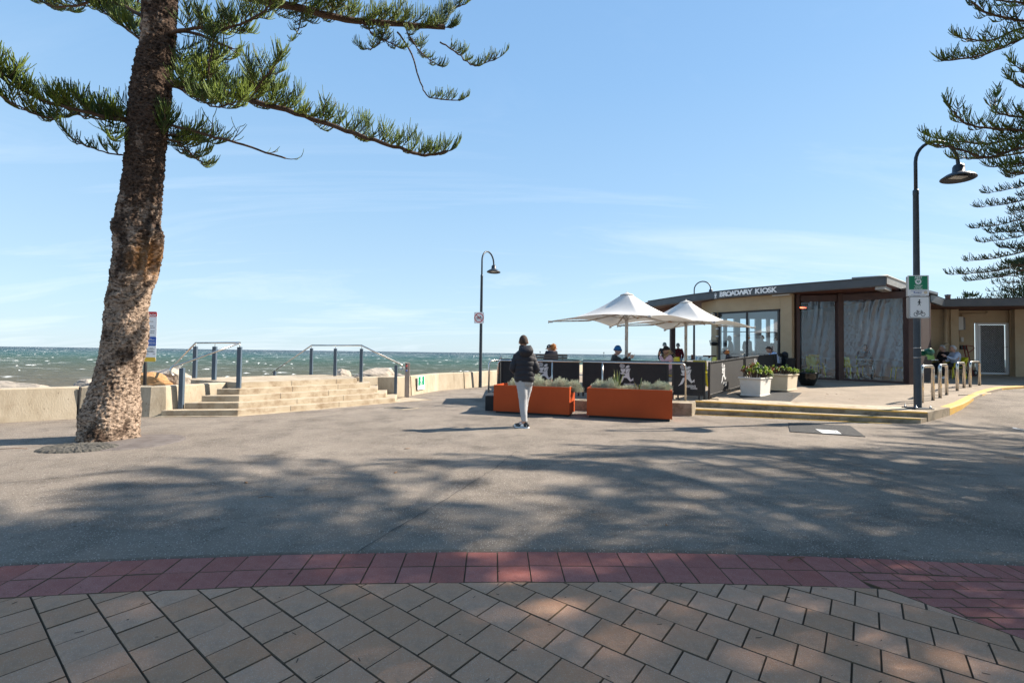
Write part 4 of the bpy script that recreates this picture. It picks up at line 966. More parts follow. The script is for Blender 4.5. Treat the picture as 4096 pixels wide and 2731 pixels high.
# ================================================================== orange planters
def planter(label, corner, ang, L_, W_, H_=0.635):
    t = thing('orange_planter', label, 'planter', (corner[0], corner[1], 0), ang, 'orange planters')
    th = 0.035; z0 = 0.06; z1 = 0.06 + H_
    for nm, b in (('front_panel', (0, L_, 0, th)), ('rear_panel', (0, L_, W_ - th, W_)), ('end_panel', (0, th, th, W_ - th)), ('end_panel', (L_ - th, L_, th, W_ - th))):
        mb = MB(); mb.box(*b, z0, z1, bev=0.002); mb.build(nm, M['orange_paint'], t)
    mb = MB(); mb.box(0.05, L_ - 0.05, 0.05, W_ - 0.05, 0, 0.07); mb.build('plinth', M['black_plinth'], t)
    mb = MB(); vs = []; nx_, ny_ = 30, 10
    for i in range(nx_ + 1):
        for j in range(ny_ + 1): x = th + (L_ - 2 * th) * i / nx_; y = th + (W_ - 2 * th) * j / ny_; vs.append((x, y, z1 - 0.09 + 0.02 * noise.noise(Vector((x * 9, y * 9, 1)))))
    mb.add(vs, [(i * (ny_ + 1) + j, (i + 1) * (ny_ + 1) + j, (i + 1) * (ny_ + 1) + j + 1, i * (ny_ + 1) + j + 1) for i in range(nx_) for j in range(ny_)]); mb.build('soil', M['soil'], t)
    return t
AN = math.atan2(10.791 - 11.355, 1.361 + 0.436)
pl1 = planter('long orange planter box on the left, directly behind the standing man', (-0.436, 11.355), AN, 1.885, 0.74)
pl2 = planter('long orange planter box on the right, next to the concrete kerb and steps', (1.765, 10.779), math.atan2(10.24 - 10.779, 3.576 - 1.765), 1.89, 0.74)

# ================================================================== stainless guard rail + cafe barriers
RA, RB = Vector((4.48, 11.86)), Vector((-0.50, 12.95)); rd = (RB - RA).normalized()
def ralong(d): return RA + rd * d
def rail_(label, d0, d1, endcurve0, endcurve1, posts, z_t=1.272):
    t = thing('guard_rail', label, 'railing', (*ralong(d0), 0), 0, 'stainless guard rails along the terrace'); o = Vector((*ralong(d0), 0))
    f = lambda d, z: Vector((*ralong(d), z)) - o
    pts = []
    if endcurve0: pts += [f(d0, terr(*ralong(d0)) + 0.0), f(d0, z_t - 0.14)] + [f(d0 + 0.12 - 0.12 * math.cos(R(a)), z_t - 0.12 + 0.12 * math.sin(R(a))) for a in (15, 35, 55, 75)] + [f(d0 + 0.12, z_t)]
    else: pts += [f(d0, z_t)]
    if endcurve1: pts += [f(d1 - 0.12, z_t)] + [f(d1 - 0.12 + 0.12 * math.sin(R(a)), z_t - 0.12 + 0.12 * math.cos(R(a))) for a in (15, 35, 55, 75)] + [f(d1, z_t - 0.14), f(d1, terr(*ralong(d1)))]
    else: pts += [f(d1, z_t)]
    mb = MB(); mb.tube(pts, 0.026, 12); mb.build('top_rail', M['steel'], t)
    for d in posts:
        mb = MB(); mb.tube([f(d, terr(*ralong(d))), f(d, z_t)], 0.024, 10); mb.build('post', M['steel'], t)
    for d in posts + ([d0] if endcurve0 else []) + ([d1] if endcurve1 else []):
        mb = MB(); mb.lathe([(0.075, 0), (0.075, 0.010), (0.03, 0.014)], 14, f(d, terr(*ralong(d)) + 0.002)[:]); mb.build('floor_flange', M['steel'], t)
    return t
rail_('stainless guard rail behind the right orange planter, curved down at its right end', 0.0, 2.62, True, False, [2.10])
rail_('stainless guard rail behind the standing man and left planter, curved down at its left end', 2.64, 4.98, False, True, [3.45])
# the short return of the rail at the left end
t = thing('guard_rail', 'short separate stainless hoop at the left end of the terrace above the black block', 'railing', (-0.64, 12.98, 0)); mb = MB()
mb.tube([(0, 0, 0.27), (0, 0, 1.13), (0.01, 0.02, 1.20), (0.05, 0.06, 1.25), (0.12, 0.14, 1.27), (0.75, 0.9, 1.27)], 0.026, 12); mb.build('top_rail', M['steel'], t)
mb = MB(); mb.lathe([(0.075, 0), (0.075, 0.012), (0.03, 0.016)], 14, (0, 0, 0.27)); mb.build('floor_flange', M['steel'], t)

LOGO = {
 'runner_body': [(322, 845), (346, 762), (332, 754), (320, 800), (288, 856), (236, 880), (242, 906), (172, 940), (160, 968), (120, 1060), (80, 1108), (172, 1058), (186, 1030), (215, 958), (270, 960), (345, 1040), (396, 1008), (406, 1032), (408, 956), (358, 1002), (328, 930)],
 'cup': [(140, 762), (170, 772), (215, 770), (244, 752), (240, 812), (212, 848), (172, 848), (150, 812)],
 'saucer': [(130, 858), (190, 850), (250, 862), (304, 838), (268, 884), (200, 888), (148, 878)],
 'cup_handle': [(252, 772), (326, 752), (306, 818), (268, 852), (246, 846)],
 'plume': [(243, 752), (262, 706), (320, 680), (303, 697), (340, 700), (310, 722), (336, 726), (288, 750)],
}
def cafe_barrier(label, a, b, logo_u, ztop=None, scale=1.0):
    a, b = Vector(a), Vector(b); d = (b - a).normalized(); Lb = (b - a).length
    za, zb = terr(*a), terr(*b)
    t = thing('cafe_barrier', label, 'barrier', (a.x, a.y, za), math.atan2(d.y, d.x), 'black cafe barriers round the terrace')
    sl = (zb - za) / Lb; H_ = 1.015
    def sh(mb): mb.v = [(x, y, z + sl * x) for x, y, z in mb.v]; return mb
    mb = MB(); mb.box(0.04, Lb - 0.04, -0.006, 0.006, 0.145, H_ - 0.04); sh(mb).build('fabric_panel', M['black_fabric'], t)
    mb = MB(); mb.box(0, Lb, -0.022, 0.022, H_ - 0.045, H_, bev=0.004); sh(mb).build('top_bar', M['black_metal'], t)
    mb = MB(); mb.box(0.0, Lb, -0.022, 0.022, 0.10, 0.145, bev=0.004); sh(mb).build('bottom_bar', M['black_metal'], t)
    for x in (0.025, Lb - 0.025):
        mb = MB(); mb.box(x - 0.024, x + 0.024, -0.024, 0.024, 0, H_ - 0.04, bev=0.003); sh(mb).build('post', M['black_metal'], t)
    for x in (0.16, Lb - 0.16):
        mb = MB(); mb.box(x - 0.03, x + 0.03, -0.20, 0.20, 0.0, 0.02); mb.box(x - 0.02, x + 0.02, -0.02, 0.02, 0.02, 0.11); sh(mb).build('foot', M['black_metal'], t)
    if logo_u is not None:
        k = 0.00129 * scale; cx, cy = 245, 1245
        def mp_(p): return ((p[0] - cx) * k + logo_u, (cy - p[1]) * k + 0.17 + sl * logo_u)
        mb = MB(); mb.T = Matrix.Rotation(R(90), 4, 'X')
        for nm, pl in LOGO.items(): mb.prism([mp_(p) for p in pl], 0.0065, 0.0085)
        sp = [(180 + (8 + 48 * i / 44) * math.cos(R(i * 22)), 706 + (8 + 42 * i / 44) * math.sin(R(i * 22))) for i in range(45)]
        stroke(mb, [mp_(p) for p in sp], 9 * k, 0.0065, 0.008)
        mb.build('runner_logo', M['logo_white'], t)
        p = mp_((322, 1098)); text('monjava', 108 * k, Matrix.Translation((p[0], -0.0085, p[1])) @ Matrix.Rotation(R(90), 4, 'X'), M['logo_white'], t, ext=0.0006, bold=0.002, sx=0.62)
        p = mp_((396, 1153)); text('COFFEE', 40 * k, Matrix.Translation((p[0], -0.0085, p[1])) @ Matrix.Rotation(R(90), 4, 'X'), M['logo_white'], t, ext=0.0006, bold=0.002, sx=0.95)
    return t
FL = lambda x: (x, 12.35 + 0.2 * (5.25 - x))
cafe_barrier('black barrier behind the standing man, white runner logo partly hidden by him', FL(-0.32), FL(1.92), 1.27)
cafe_barrier('black barrier behind the right planter, white runner logo crossed by the rail post', FL(2.00), FL(4.28), 1.18)
cafe_barrier('short black barrier right of the planters with full monjava coffee logo behind the rail end', FL(4.36), FL(5.20), 0.37)
cafe_barrier('sunlit dusty black barrier angled away behind the top of the steps', (5.28, 12.33), (7.36, 14.60), 1.15)
cafe_barrier('black barrier behind the white succulent planter', (7.42, 14.66), (9.50, 16.68), 1.0)
cafe_barrier('farthest black barrier ending at the cream pillar of the kiosk', (9.55, 16.72), (10.52, 17.55), 0.5)
# side barrier at the left end of the terrace
cafe_barrier('black barrier turning back at the left end of the terrace', (-0.36, 15.2), (-0.36, 13.52), None)

# ================================================================== KIOSK
kiosk = thing('kiosk_building', 'curved flat roofed beach kiosk with cream walls, big windows and clear plastic blinds', 'building', (10.5, 18.0, 0))
def kb(mb, name, m, parent=None):
    o = mb.build(name, M[m] if isinstance(m, str) else m, None)
    if parent is None: unpar(o, kiosk)
    else:
        o.parent = parent; o.matrix_parent_inverse = Matrix.Identity(4)
    return o
ZH = 3.90
FP = [(6.95, 23.5), (7.25, 22.7), (7.69, 21.6), (8.25, 20.4), (8.95, 19.3), (9.8, 18.28), (10.85, 17.2), (12.0, 16.12), (12.62, 15.5)]
# smooth it
def catmull(P, n=5):
    out = []
    for i in range(len(P) - 1):
        p0 = Vector(P[max(i - 1, 0)]); p1 = Vector(P[i]); p2 = Vector(P[i + 1]); p3 = Vector(P[min(i + 2, len(P) - 1)])
        for k in range(n):
            t = k / n; out.append(tuple(0.5 * ((2 * p1) + (-p0 + p2) * t + (2 * p0 - 5 * p1 + 4 * p2 - p3) * t * t + (-p0 + 3 * p1 - 3 * p2 + p3) * t ** 3)))
    return out + [tuple(P[-1])]
FS = catmull(FP)
FO = offset_poly(FS, 0.10)   # to the left of travel = inside? choose the side away from the camera
if math.hypot(*FO[20]) < math.hypot(*FS[20]): FO = offset_poly(FS, -0.10)
mb = MB(); secs = []
for a, b in zip(FS, FO):
    u = Vector((b[0] - a[0], b[1] - a[1])).normalized()
    secs.append([(a[0], a[1], ZH + 0.02), (a[0] - u.x * 0.012, a[1] - u.y * 0.012, ZH + 0.06), (a[0] - u.x * 0.012, a[1] - u.y * 0.012, 4.20), (a[0] - u.x * 0.035, a[1] - u.y * 0.035, 4.215), (a[0] - u.x * 0.035, a[1] - u.y * 0.035, 4.25), (b[0], b[1], 4.25), (b[0], b[1], ZH + 0.02)])
mb.loft(secs, smooth=False); fascia = kb(mb, 'fascia', 'fascia')
back = [(14.62, 17.05), (16.0, 19.5), (15.5, 26.6), (8.0, 26.6), (6.95, 24.2)]
poly = [tuple(p) for p in FO] + back
mb = MB(); mb.prism(poly, ZH + 0.03, 4.20); roof = kb(mb, 'roof_slab', 'soffit')
mb = MB(); mb.prism([(p[0], p[1]) for p in FO] + back, 4.202, 4.235); kb(mb, 'roof_sheet', 'roof_metal')
# corrugated edge of the roof at the right end
mb = MB(); a, b = Vector((12.64, 15.52)), Vector((14.62, 17.05)); n_ = 26
for i in range(n_):
    p = a.lerp(b, i / n_); d = (b - a).normalized() * 0.05
    mb.tube([(p.x + 0.04, p.y - 0.04, 4.255), (p.x - 0.6, p.y + 0.75, 4.30)], 0.033, 6)
kb(mb, 'corrugated_sheet', 'roof_metal')['kind'] = 'stuff'
mb = MB(); e2 = b
mb.prism([tuple(a + Vector((0.02, -0.02))), tuple(b + Vector((0.02, -0.02))), tuple(b + Vector((-0.03, 0.05))), tuple(a + Vector((-0.03, 0.05)))], 3.99, 4.22); kb(mb, 'end_flashing', 'roof_metal')
mb = MB(); mb.prism([(12.45, 15.75), (12.62, 15.55), (13.3, 16.1), (13.15, 16.3)], 3.82, 3.95); kb(mb, 'downturned_flashing', 'roof_metal')
# sign lettering along the fascia: BROADWAY KIOSK
L_fs = [0]
for p, q in zip(FS[:-1], FS[1:]): L_fs.append(L_fs[-1] + math.dist(p, q))
def fas_at(s):
    for i in range(len(FS) - 1):
        if L_fs[i + 1] >= s: 
            t = (s - L_fs[i]) / (L_fs[i + 1] - L_fs[i]); p = Vector(FS[i]).lerp(Vector(FS[i + 1]), t); d = (Vector(FS[i + 1]) - Vector(FS[i])).normalized(); return p, d
def s_of_ratio(r):
    best = None
    for k in range(int(L_fs[-1] * 50)):
        p, d = fas_at(k / 50 + 0.001); e = abs(p.x / p.y - r)
        if best is None or e < best[0]: best = (e, k / 50)
    return best[1]
s0, s1 = s_of_ratio((2700 + 400 / 2.24 - 2048) / 1840), s_of_ratio((2700 + 908 / 2.24 - 2048) / 1840)
word = 'BROADWAY KIOSK'; wd = {'B': 1, 'R': 1, 'O': 1.12, 'A': 1.0, 'D': 1.05, 'W': 1.3, 'Y': 0.95, ' ': 0.75, 'K': 1.0, 'I': 0.75, 'S': 0.9}
tot = sum(wd[c] for c in word); s = s0
for i, c in enumerate(word):
    w_ = wd[c] / tot * (s1 - s0)
    if c != ' ':
        p, d = fas_at(s + w_ / 2); Tm = face_frame((p.x, p.y, 4.075), (d.x, d.y, 0)); T2 = Tm @ Matrix.Translation((0, 0, 0.02)) @ Matrix.Rotation(R((-3, 2, -2, 3, -1, 2, -3, 2, 0, -2, 2, -2, 3, -2)[i]), 4, 'Z')
        o = text(c, 0.275, T2, M['sign_white'], None, 'letter', 0.006, bold=0.011, sx=1.02); unpar(o, kiosk)
    s += w_
p, d = fas_at(s0 - 0.18); Tm = face_frame((p.x, p.y, 4.06), (d.x, d.y, 0)) @ Matrix.Translation((0, 0, 0.018)); mb = MB(); mb.T = Tm
stroke(mb, circle_pts(0, 0.075, 0.033, 12), 0.013, 0, 0.006, closed=True); mb.prism([(-0.028, 0.04), (0.028, 0.04), (0.02, -0.02), (-0.02, -0.02)], 0, 0.006)
stroke(mb, [(-0.028, 0.035), (-0.06, 0.0), (-0.02, -0.005)], 0.014, 0, 0.0062); stroke(mb, [(0.028, 0.035), (0.06, 0.0), (0.02, -0.005)], 0.014, 0, 0.0066)
stroke(mb, [(-0.012, -0.02), (-0.022, -0.115), (-0.042, -0.12)], 0.02, 0, 0.0064); stroke(mb, [(0.012, -0.02), (0.022, -0.115), (0.042, -0.12)], 0.02, 0, 0.0068)
kb(mb, 'figure_emblem', 'sign_white')
mb = MB(); p, d = fas_at(s1 + 0.1); mb.T = face_frame((p.x + 0.15, p.y + 0.12, 3.87), (d.x, d.y, 0)); mb.box(-0.3, 0.3, -0.02, 0.02, 0.0, 0.10, bev=0.01); kb(mb, 'floodlight', 'grey_box')

def wallseg(name, a, b, th, z0, z1, m):
    a, b = Vector(a), Vector(b); d = (b - a).normalized(); q = Vector((-d.y, d.x)) * th
    if (a + q).length < a.length: q = -q
    mb = MB(); mb.prism([tuple(a), tuple(b), tuple(b + q), tuple(a + q)], (lambda x, y: terr(x, y) - 0.02) if z0 is None else z0, z1); return kb(mb, name, m)
WA, WB, WC = (10.50, 18.0), (8.86, 19.85), (8.80, 21.35)
wallseg('header_wall', WA, WB, 0.22, 3.36, ZH + 0.029, 'cream_wall'); wallseg('header_wall', (8.856, 19.86), WC, 0.22, 3.36, ZH + 0.029, 'cream_wall')
wallseg('window_column', (8.862, 19.92), (8.86, 20.45), 0.2, None, 3.36, 'cream_wall')
mb = MB(); mb.prism([(10.50, 17.99), (10.77, 17.70), (11.06, 17.98), (10.80, 18.28)], lambda x, y: terr(x, y) - .02, ZH + 0.029); kb(mb, 'cream_pillar', 'cream_wall')
# window wall glazing
def glazed(a, b, z0, z1, muls, fr=0.05, m='frame_dark', gm='glass', depth=0.06, name='window'):
    a, b = Vector(a), Vector(b); d = (b - a).normalized(); Lw = (b - a).length; q = Vector((-d.y, d.x))
    if (a + q).length < a.length: q = -q
    win = None
    def bar(u0, u1, zz0, zz1, nm='frame', par=None):
        mb = MB(); p0, p1 = a + d * u0, a + d * u1; mb.prism([tuple(p0 + q * 0.02), tuple(p1 + q * 0.02), tuple(p1 + q * (0.02 + depth)), tuple(p0 + q * (0.02 + depth))], zz0, zz1); return mb
    mb = MB()
    for x in [0, Lw - fr] + [m_ * Lw - fr / 2 for m_ in muls]:
        t_ = bar(x, x + fr, z0, z1); mb.add(t_.v, t_.f)
    for z in (z0, z1 - fr):
        pts = [0] + [m_ * Lw for m_ in muls] + [Lw]
        for u0, u1 in zip(pts[:-1], pts[1:]):
            t_ = bar(u0 + fr * 0.55, u1 - fr * 0.55, z, z + fr); mb.add(t_.v, t_.f)
    win = kb(mb, name, m)
    mb = MB(); p0, p1 = a + d * 0.02, b - d * 0.02; o_ = q * (0.02 + depth / 2)
    mb.add([(*(p0 + o_), z0 + 0.02), (*(p1 + o_), z0 + 0.02), (*(p1 + o_), z1 - 0.02), (*(p0 + o_), z1 - 0.02)], [(0, 1, 2, 3)])
    g = mb.build('pane', M[gm], None); g.parent = win; return win
glazed((8.90, 19.86), (10.49, 18.05), 0.70, 3.355, [0.49], 0.07)
# interior shell
IF = lambda x, y: terr(x, y) - 0.01
mb = MB(); X = [(11.4, 11.54), (11.70, 12.10), (12.41, 12.79), (12.93, 13.26), (13.57, 13.88), (14.04, 14.31)]
YR = 25.0; ztop, zs, zl = ZH + 0.02, 1.78, 3.52; last = 11.05
segs = []
for x0, x1 in X:
    mb.box(last, x0, YR, YR + 0.15, zs, zl); last = x1
mb.box(last, 15.4, YR, YR + 0.15, zs, zl); mb.box(11.05, 15.4, YR, YR + 0.15, 0.3, zs); mb.box(11.05, 15.4, YR, YR + 0.15, zl, ztop)
kb(mb, 'rear_wall', 'interior')
mb = MB()
for x0, x1 in X:
    mb.box(x0, x1, YR + 0.02, YR + 0.06, 2.78, 2.83)
rear_win = kb(mb, 'rear_window', 'frame_dark')
for x0, x1 in X:
    mb = MB(); mb.add([(x0, YR + 0.08, zs), (x1, YR + 0.08, zs), (x1, YR + 0.08, zl), (x0, YR + 0.08, zl)], [(0, 1, 2, 3)]); g = mb.build('pane', M['clear_pane'], None); g.parent = rear_win
mb = MB(); mb.box(15.4, 15.55, 17.3, 25.1, 0.3, ztop); kb(mb, 'side_wall', 'interior')
mb = MB(); mb.prism([(8.95, 20.3), (9.05, 20.3), (11.2, 25.1), (11.1, 25.1)], 0.3, ztop); kb(mb, 'end_wall', 'interior')
mb = MB(); mb.box(11.2, 15.3, 23.4, 24.0, IF(12, 23), 1.45, bev=0.01); kb(mb, 'service_counter', 'interior_dark')
# left verandah column
mb = MB(); mb.box(7.92, 8.14, 22.9, 23.12, 0.33, ZH + 0.03); kb(mb, 'brown_column', 'brown_steel')
mb = MB(); mb.prism([(7.98, 23.1), (8.08, 23.1), (8.10, 26.5), (8.0, 26.5)], 3.66, ZH + 0.03); kb(mb, 'verandah_beam', 'soffit')

# blind bay: brown steel frame with clear plastic sheets
PL, PM, PR = Vector((11.10, 17.88)), Vector((12.42, 17.44)), Vector((14.0, 16.2))
def post2(p, w, nm='steel_post', z1=ZH + 0.02):
    mb = MB(); mb.box(p.x - w / 2, p.x + w / 2, p.y - w / 2, p.y + w / 2, IF(p.x, p.y), z1, bev=0.006); return kb(mb, nm, 'brown_steel')
def e_f(u, v, sd): return max(0.0, noise.noise(Vector((u * 2.2 + sd, v * 2.0, sd))) * 2.0)
post2(PL, 0.13); post2(PM, 0.20); post2(PR, 0.26, z1=3.92)
for a, b in ((PL, PM), (PM, PR)):
    d = (b - a).normalized(); q = Vector((-d.y, d.x)) * 0.07
    for z0, z1 in ((3.62, 3.86),):
        mb = MB(); mb.prism([tuple(a - q + d * .1), tuple(b - q - d * .1), tuple(b + q - d * .1), tuple(a + q + d * .1)], z0, z1); kb(mb, 'header_beam', 'brown_steel')
    mb = MB(); mb.prism([tuple(a - q * .6 + d * .1), tuple(b - q * .6 - d * .12), tuple(b + q * .6 - d * .12), tuple(a + q * .6 + d * .1)], lambda x, y: terr(x, y) - 0.01, lambda x, y: terr(x, y) + 0.07); kb(mb, 'bottom_rail', 'brown_steel')
    # sheet with folds
    Lw = (b - a).length - 0.28; NU, NV = 110, 130; vs = []; sd = a.x
    for i in range(NU + 1):
        for j in range(NV + 1):
            u, v = i / NU, j / NV; p = a + d * (0.14 + Lw * u); z0 = terr(p.x, p.y) + 0.06; z = z0 + (3.64 - z0) * v
            e = min(u, 1 - u) * 2
            disp = 0.011 * noise.noise(Vector((u * 16 * Lw + sd, v * 5, sd))) * (1 - 0.6 * v) + (0.0018 + 0.008 * e_f(u, v, sd)) * noise.noise(Vector((u * 30 * Lw, v * 26, sd)))
            disp += 0.030 * math.sin((u * Lw - 0.32 * v * Lw) * 26 + 3 * noise.noise(Vector((u * 2, v * 2, sd)))) * math.exp(-((u - 0.55 + 0.25 * (v - 0.6)) / 0.26) ** 2) * (0.3 + v * 0.9)
            disp += 0.004 * math.sin(u * 90) * math.sin(v * 70) * (1 - e)
            w = q.normalized() * disp; vs.append((p.x + w.x, p.y + w.y, z))
    F_ = [(i * (NV + 1) + j, (i + 1) * (NV + 1) + j, (i + 1) * (NV + 1) + j + 1, i * (NV + 1) + j + 1) for i in range(NU) for j in range(NV)]
    o = np_mesh('plastic_blind', np.array(vs), np.array(F_), M['plastic_sheet'], None, True); unpar(o, kiosk)
# side beam and lower awning roof over the bay's right side
mb = MB(); mb.prism([(13.9, 16.02), (14.25, 16.1), (16.1, 17.35), (17.2, 18.6), (15.6, 19.2), (14.2, 17.6)], 3.90, 3.985); kb(mb, 'side_awning_roof', 'fascia')
wallseg('side_panel', (14.14, 16.28), (15.72, 17.28), 0.05, None, 3.90, mat('brown_panel', (0.045, 0.030, 0.028), 0.55, col2=(0.06, 0.04, 0.037), nscale=1.5))
wallseg('side_post', (14.9, 16.74), (14.98, 16.79), 0.07, None, 3.90, 'brown_steel')
wallseg('side_post', (15.70, 17.26), (15.78, 17.31), 0.09, None, 3.90, 'brown_steel')
# ceiling heater
ht = thing('ceiling_heater', 'glowing orange red bar heater seen high behind the left plastic blind', 'heater', (12.55, 20.0, 3.62), R(25))
mb = MB(); mb.box(-0.30, 0.30, -0.10, 0.10, 0.02, 0.12, bev=0.01); mb.build('housing', M['grey_dark'], ht)
mb = MB(); mb.box(-0.27, 0.27, -0.085, 0.085, 0.0, 0.018); mb.build('element', mat('heater_glow', (0.8, 0.1, 0.04), 0.5, emis=((1.0, 0.12, 0.05), 4.0)), ht)

# basket, shelf, wall lamp, tags on the window column
bs = thing('hanging_basket', 'black wire basket hung on the cream column left of the kiosk window', 'basket', (8.60, 19.55, 2.0))
mb = MB()
for k in range(18):
    a = 2 * math.pi * k / 18; mb.tube([(0.20 * math.cos(a), 0.13 * math.sin(a), 0.13), (0.16 * math.cos(a), 0.10 * math.sin(a), -0.08)], 0.005, 4)
mb.build('wire_side', M['black_metal'], bs)
for r_, z in ((1.0, 0.13), (0.9, 0.03), (0.8, -0.08)):
    mb = MB(); mb.tube([(0.20 * r_ * math.cos(2 * math.pi * k / 20), 0.13 * r_ * math.sin(2 * math.pi * k / 20), z) for k in range(21)], 0.008, 5); mb.build('hoop', M['black_metal'], bs)
mb = MB(); mb.ell((0, 0, -0.0), 0.15, 0.10, 0.08); mb.build('liner', M['black_fabric'], bs)
mb = MB(); mb.tube([(-0.14, 0, 0.12), (-0.10, 0.06, 0.3), (0.10, 0.06, 0.3), (0.14, 0, 0.12)], 0.006, 5); mb.build('hanger', M['black_metal'], bs)
t = thing('wall_shelf', 'small brown timber shelf on the cream column under the wire basket', 'shelf', (8.55, 20.0, 1.44)); mb = MB(); mb.box(-0.20, 0.28, -0.1, 0.1, 0, 0.06, bev=0.005); mb.build('shelf_board', M['rust_brown'], t)
mb = MB(); mb.box(0.0, 0.06, -0.05, 0.05, -0.06, -0.001); mb.build('bracket', M['rust_brown'], t)
for k, z in enumerate((2.62, 2.30)):
    mb = MB(); mb.box(8.79, 8.90, 19.80, 19.85, z, z + 0.05, bev=0.01); tag(mb.build('white_hook', M['sign_white']), ('upper' if k == 0 else 'lower') + ' small white hook on the cream column left of the kiosk window', 'hook')
t = thing('security_light', 'small twin security light under the header at the left of the kiosk window', 'wall light', (8.68, 19.75, 3.25))
mb = MB(); mb.ell((-0.08, 0, 0), 0.07, 0.07, 0.08); mb.build('light_head', M['cream_pot'], t)
mb = MB(); mb.ell((0.08, 0, 0.0), 0.06, 0.06, 0.08); mb.box(-0.06, 0.1, -0.02, 0.04, 0.05, 0.10); mb.build('bracket', M['frame_dark'], t)

# ================================================================== rear building (toilets / store)
rb = thing('rear_building', 'low cream rendered building with dark fascia behind the bike racks, white mesh door', 'building', (18.6, 19.2, 0))
def rbo(mb, name, m, parent=None):
    o = mb.build(name, M[m] if isinstance(m, str) else m, None)
    if parent is None: unpar(o, rb)
    else: o.parent = parent
    return o
sl = -0.292
def wl(x, x0, y0): return y0 + sl * (x - x0)
def strip(name, x0, x1, p0, th, z0, z1, m):
    y0, y1 = wl(x0, *p0), wl(x1, *p0); mb = MB(); mb.prism([(x0, y0), (x1, y1), (x1 + 0.28 * th, y1 + 0.96 * th), (x0 + 0.28 * th, y0 + 0.96 * th)], z0, z1); return rbo(mb, name, m)
G0 = 0.55
strip('left_wall', 15.9, 18.62, (18.6, 19.2), 0.2, G0, 3.56, 'cream_wall')
strip('pilaster', 18.34, 18.60, (18.6, 19.13), 0.06, G0, 3.555, 'cream_wall')
strip('narrow_window', 17.18, 17.34, (18.6, 19.16), 0.03, 1.92, 3.12, 'frame_dark')
DP = (19.75, 19.62)
strip('door_wall', 18.62, 19.74, DP, 0.2, G0, 3.56, 'cream_wall'); strip('door_wall', 20.89, 21.2, DP, 0.2, G0, 3.56, 'cream_wall'); strip('door_header', 19.74, 20.89, DP, 0.2, 3.03, 3.56, 'cream_wall')
strip('door_sill', 19.74, 20.89, (19.75, 19.56), 0.3, G0, 0.86, 'old_concrete')
RW = (20.74, 18.95)
strip('right_wall', 20.74, 28.0, RW, 0.25, G0, 3.56, 'cream_wall'); mb = MB(); mb.prism([(20.745, 19.15), (20.98, 19.15), (20.99, 19.35), (20.88, 19.35)], G0, 3.55); rbo(mb, 'return_wall', 'cream_wall')
# door
def dpt(u, z, out=0.0): x = 19.76 + u * 0.96; return (x - 0.28 * out, wl(x, *DP) - 0.96 * out, z)
door = None
mb = MB(); Wd = 1.165
def dbar(mb, u0, u1, z0, z1, o0, o1):
    a, b, c, d = dpt(u0, z0, o0), dpt(u1, z0, o0), dpt(u1, z0, o1), dpt(u0, z0, o1); mb.prism([a[:2], b[:2], c[:2], d[:2]], z0, z1)
dbar(mb, 0, 0.075, 0.87, 3.02, 0.01, 0.05); dbar(mb, Wd - 0.06, Wd, 0.87, 3.02, 0.01, 0.05); dbar(mb, 0.08, Wd - 0.065, 2.95, 3.02, 0.01, 0.05); dbar(mb, 0.08, Wd - 0.065, 0.87, 0.93, 0.01, 0.05)
dbar(mb, 0.085, 0.16, 0.94, 2.94, 0.02, 0.055); dbar(mb, Wd - 0.15, Wd - 0.07, 0.94, 2.94, 0.02, 0.055)
door = rbo(mb, 'security_door', 'frame_white')
mb = MB(); uu0, uu1, zz0, zz1 = 0.16, Wd - 0.15, 0.94, 2.94; NX, NZ = 11, 26; dx_, dz_ = (uu1 - uu0) / NX, (zz1 - zz0) / NZ
for i in range(NX):
    for j in range(NZ):
        u, z = uu0 + dx_ * (i + 0.5), zz0 + dz_ * (j + 0.5)
        c = [(u - dx_ / 2, z), (u, z + dz_ / 2), (u + dx_ / 2, z), (u, z - dz_ / 2)]
        for k in range(4):
            p, q = c[k], c[(k + 1) % 4]; mb.tube([dpt(p[0], p[1], 0.035), dpt(q[0], q[1], 0.035)], 0.0042, 4, smooth=False, cap=False)
g = rbo(mb, 'diamond_mesh', 'frame_white', door); g['kind'] = 'stuff'
mb = MB(); dbar(mb, 0.16, Wd - 0.15, 0.94, 2.94, -0.06, -0.04); rbo(mb, 'dark_backing', 'black_plinth', door)
mb = MB(); mb.tube([dpt(Wd - 0.10, 2.02, 0.06), dpt(Wd - 0.12, 2.02, 0.11), dpt(Wd - 0.24, 1.99, 0.11)], 0.010, 6); rbo(mb, 'handle', 'steel', door)
# roof fascia of the rear building
RF = [(15.72, 17.25), (17.0, 18.05), (21.5, 16.75), (29, 14.6)]
mb = MB(); secs = []
for i, p in enumerate(RF):
    zt = 3.84 if i else 3.93
    secs.append([(p[0], p[1], zt - 0.30), (p[0] - 0.01, p[1] - 0.02, zt - 0.02), (p[0] - 0.02, p[1] - 0.04, zt), (p[0] + 0.05, p[1] + 0.16, zt), (p[0] + 0.05, p[1] + 0.16, zt - 0.30)])
mb.loft(secs, smooth=False); rbo(mb, 'roof_fascia', 'fascia')
mb = MB(); mb.prism([(15.8, 17.45), (17.05, 18.22), (21.55, 16.92), (29, 14.8), (30, 24), (16, 25)], 3.57, 3.80); rbo(mb, 'roof_slab', 'soffit')
mb = MB(); mb.lathe([(0.09, 0), (0.09, 0.36), (0.11, 0.37), (0.11, 0.42), (0.02, 0.44)], 12, (18.60, 19.6, 3.80)); rbo(mb, 'vent_pipe', 'grey_dark')
mb = MB(); mb.tube([(18.10, 19.20, 3.56), (18.10, 19.20, 0.65)], 0.065, 12); rbo(mb, 'downpipe', 'cream_wall')
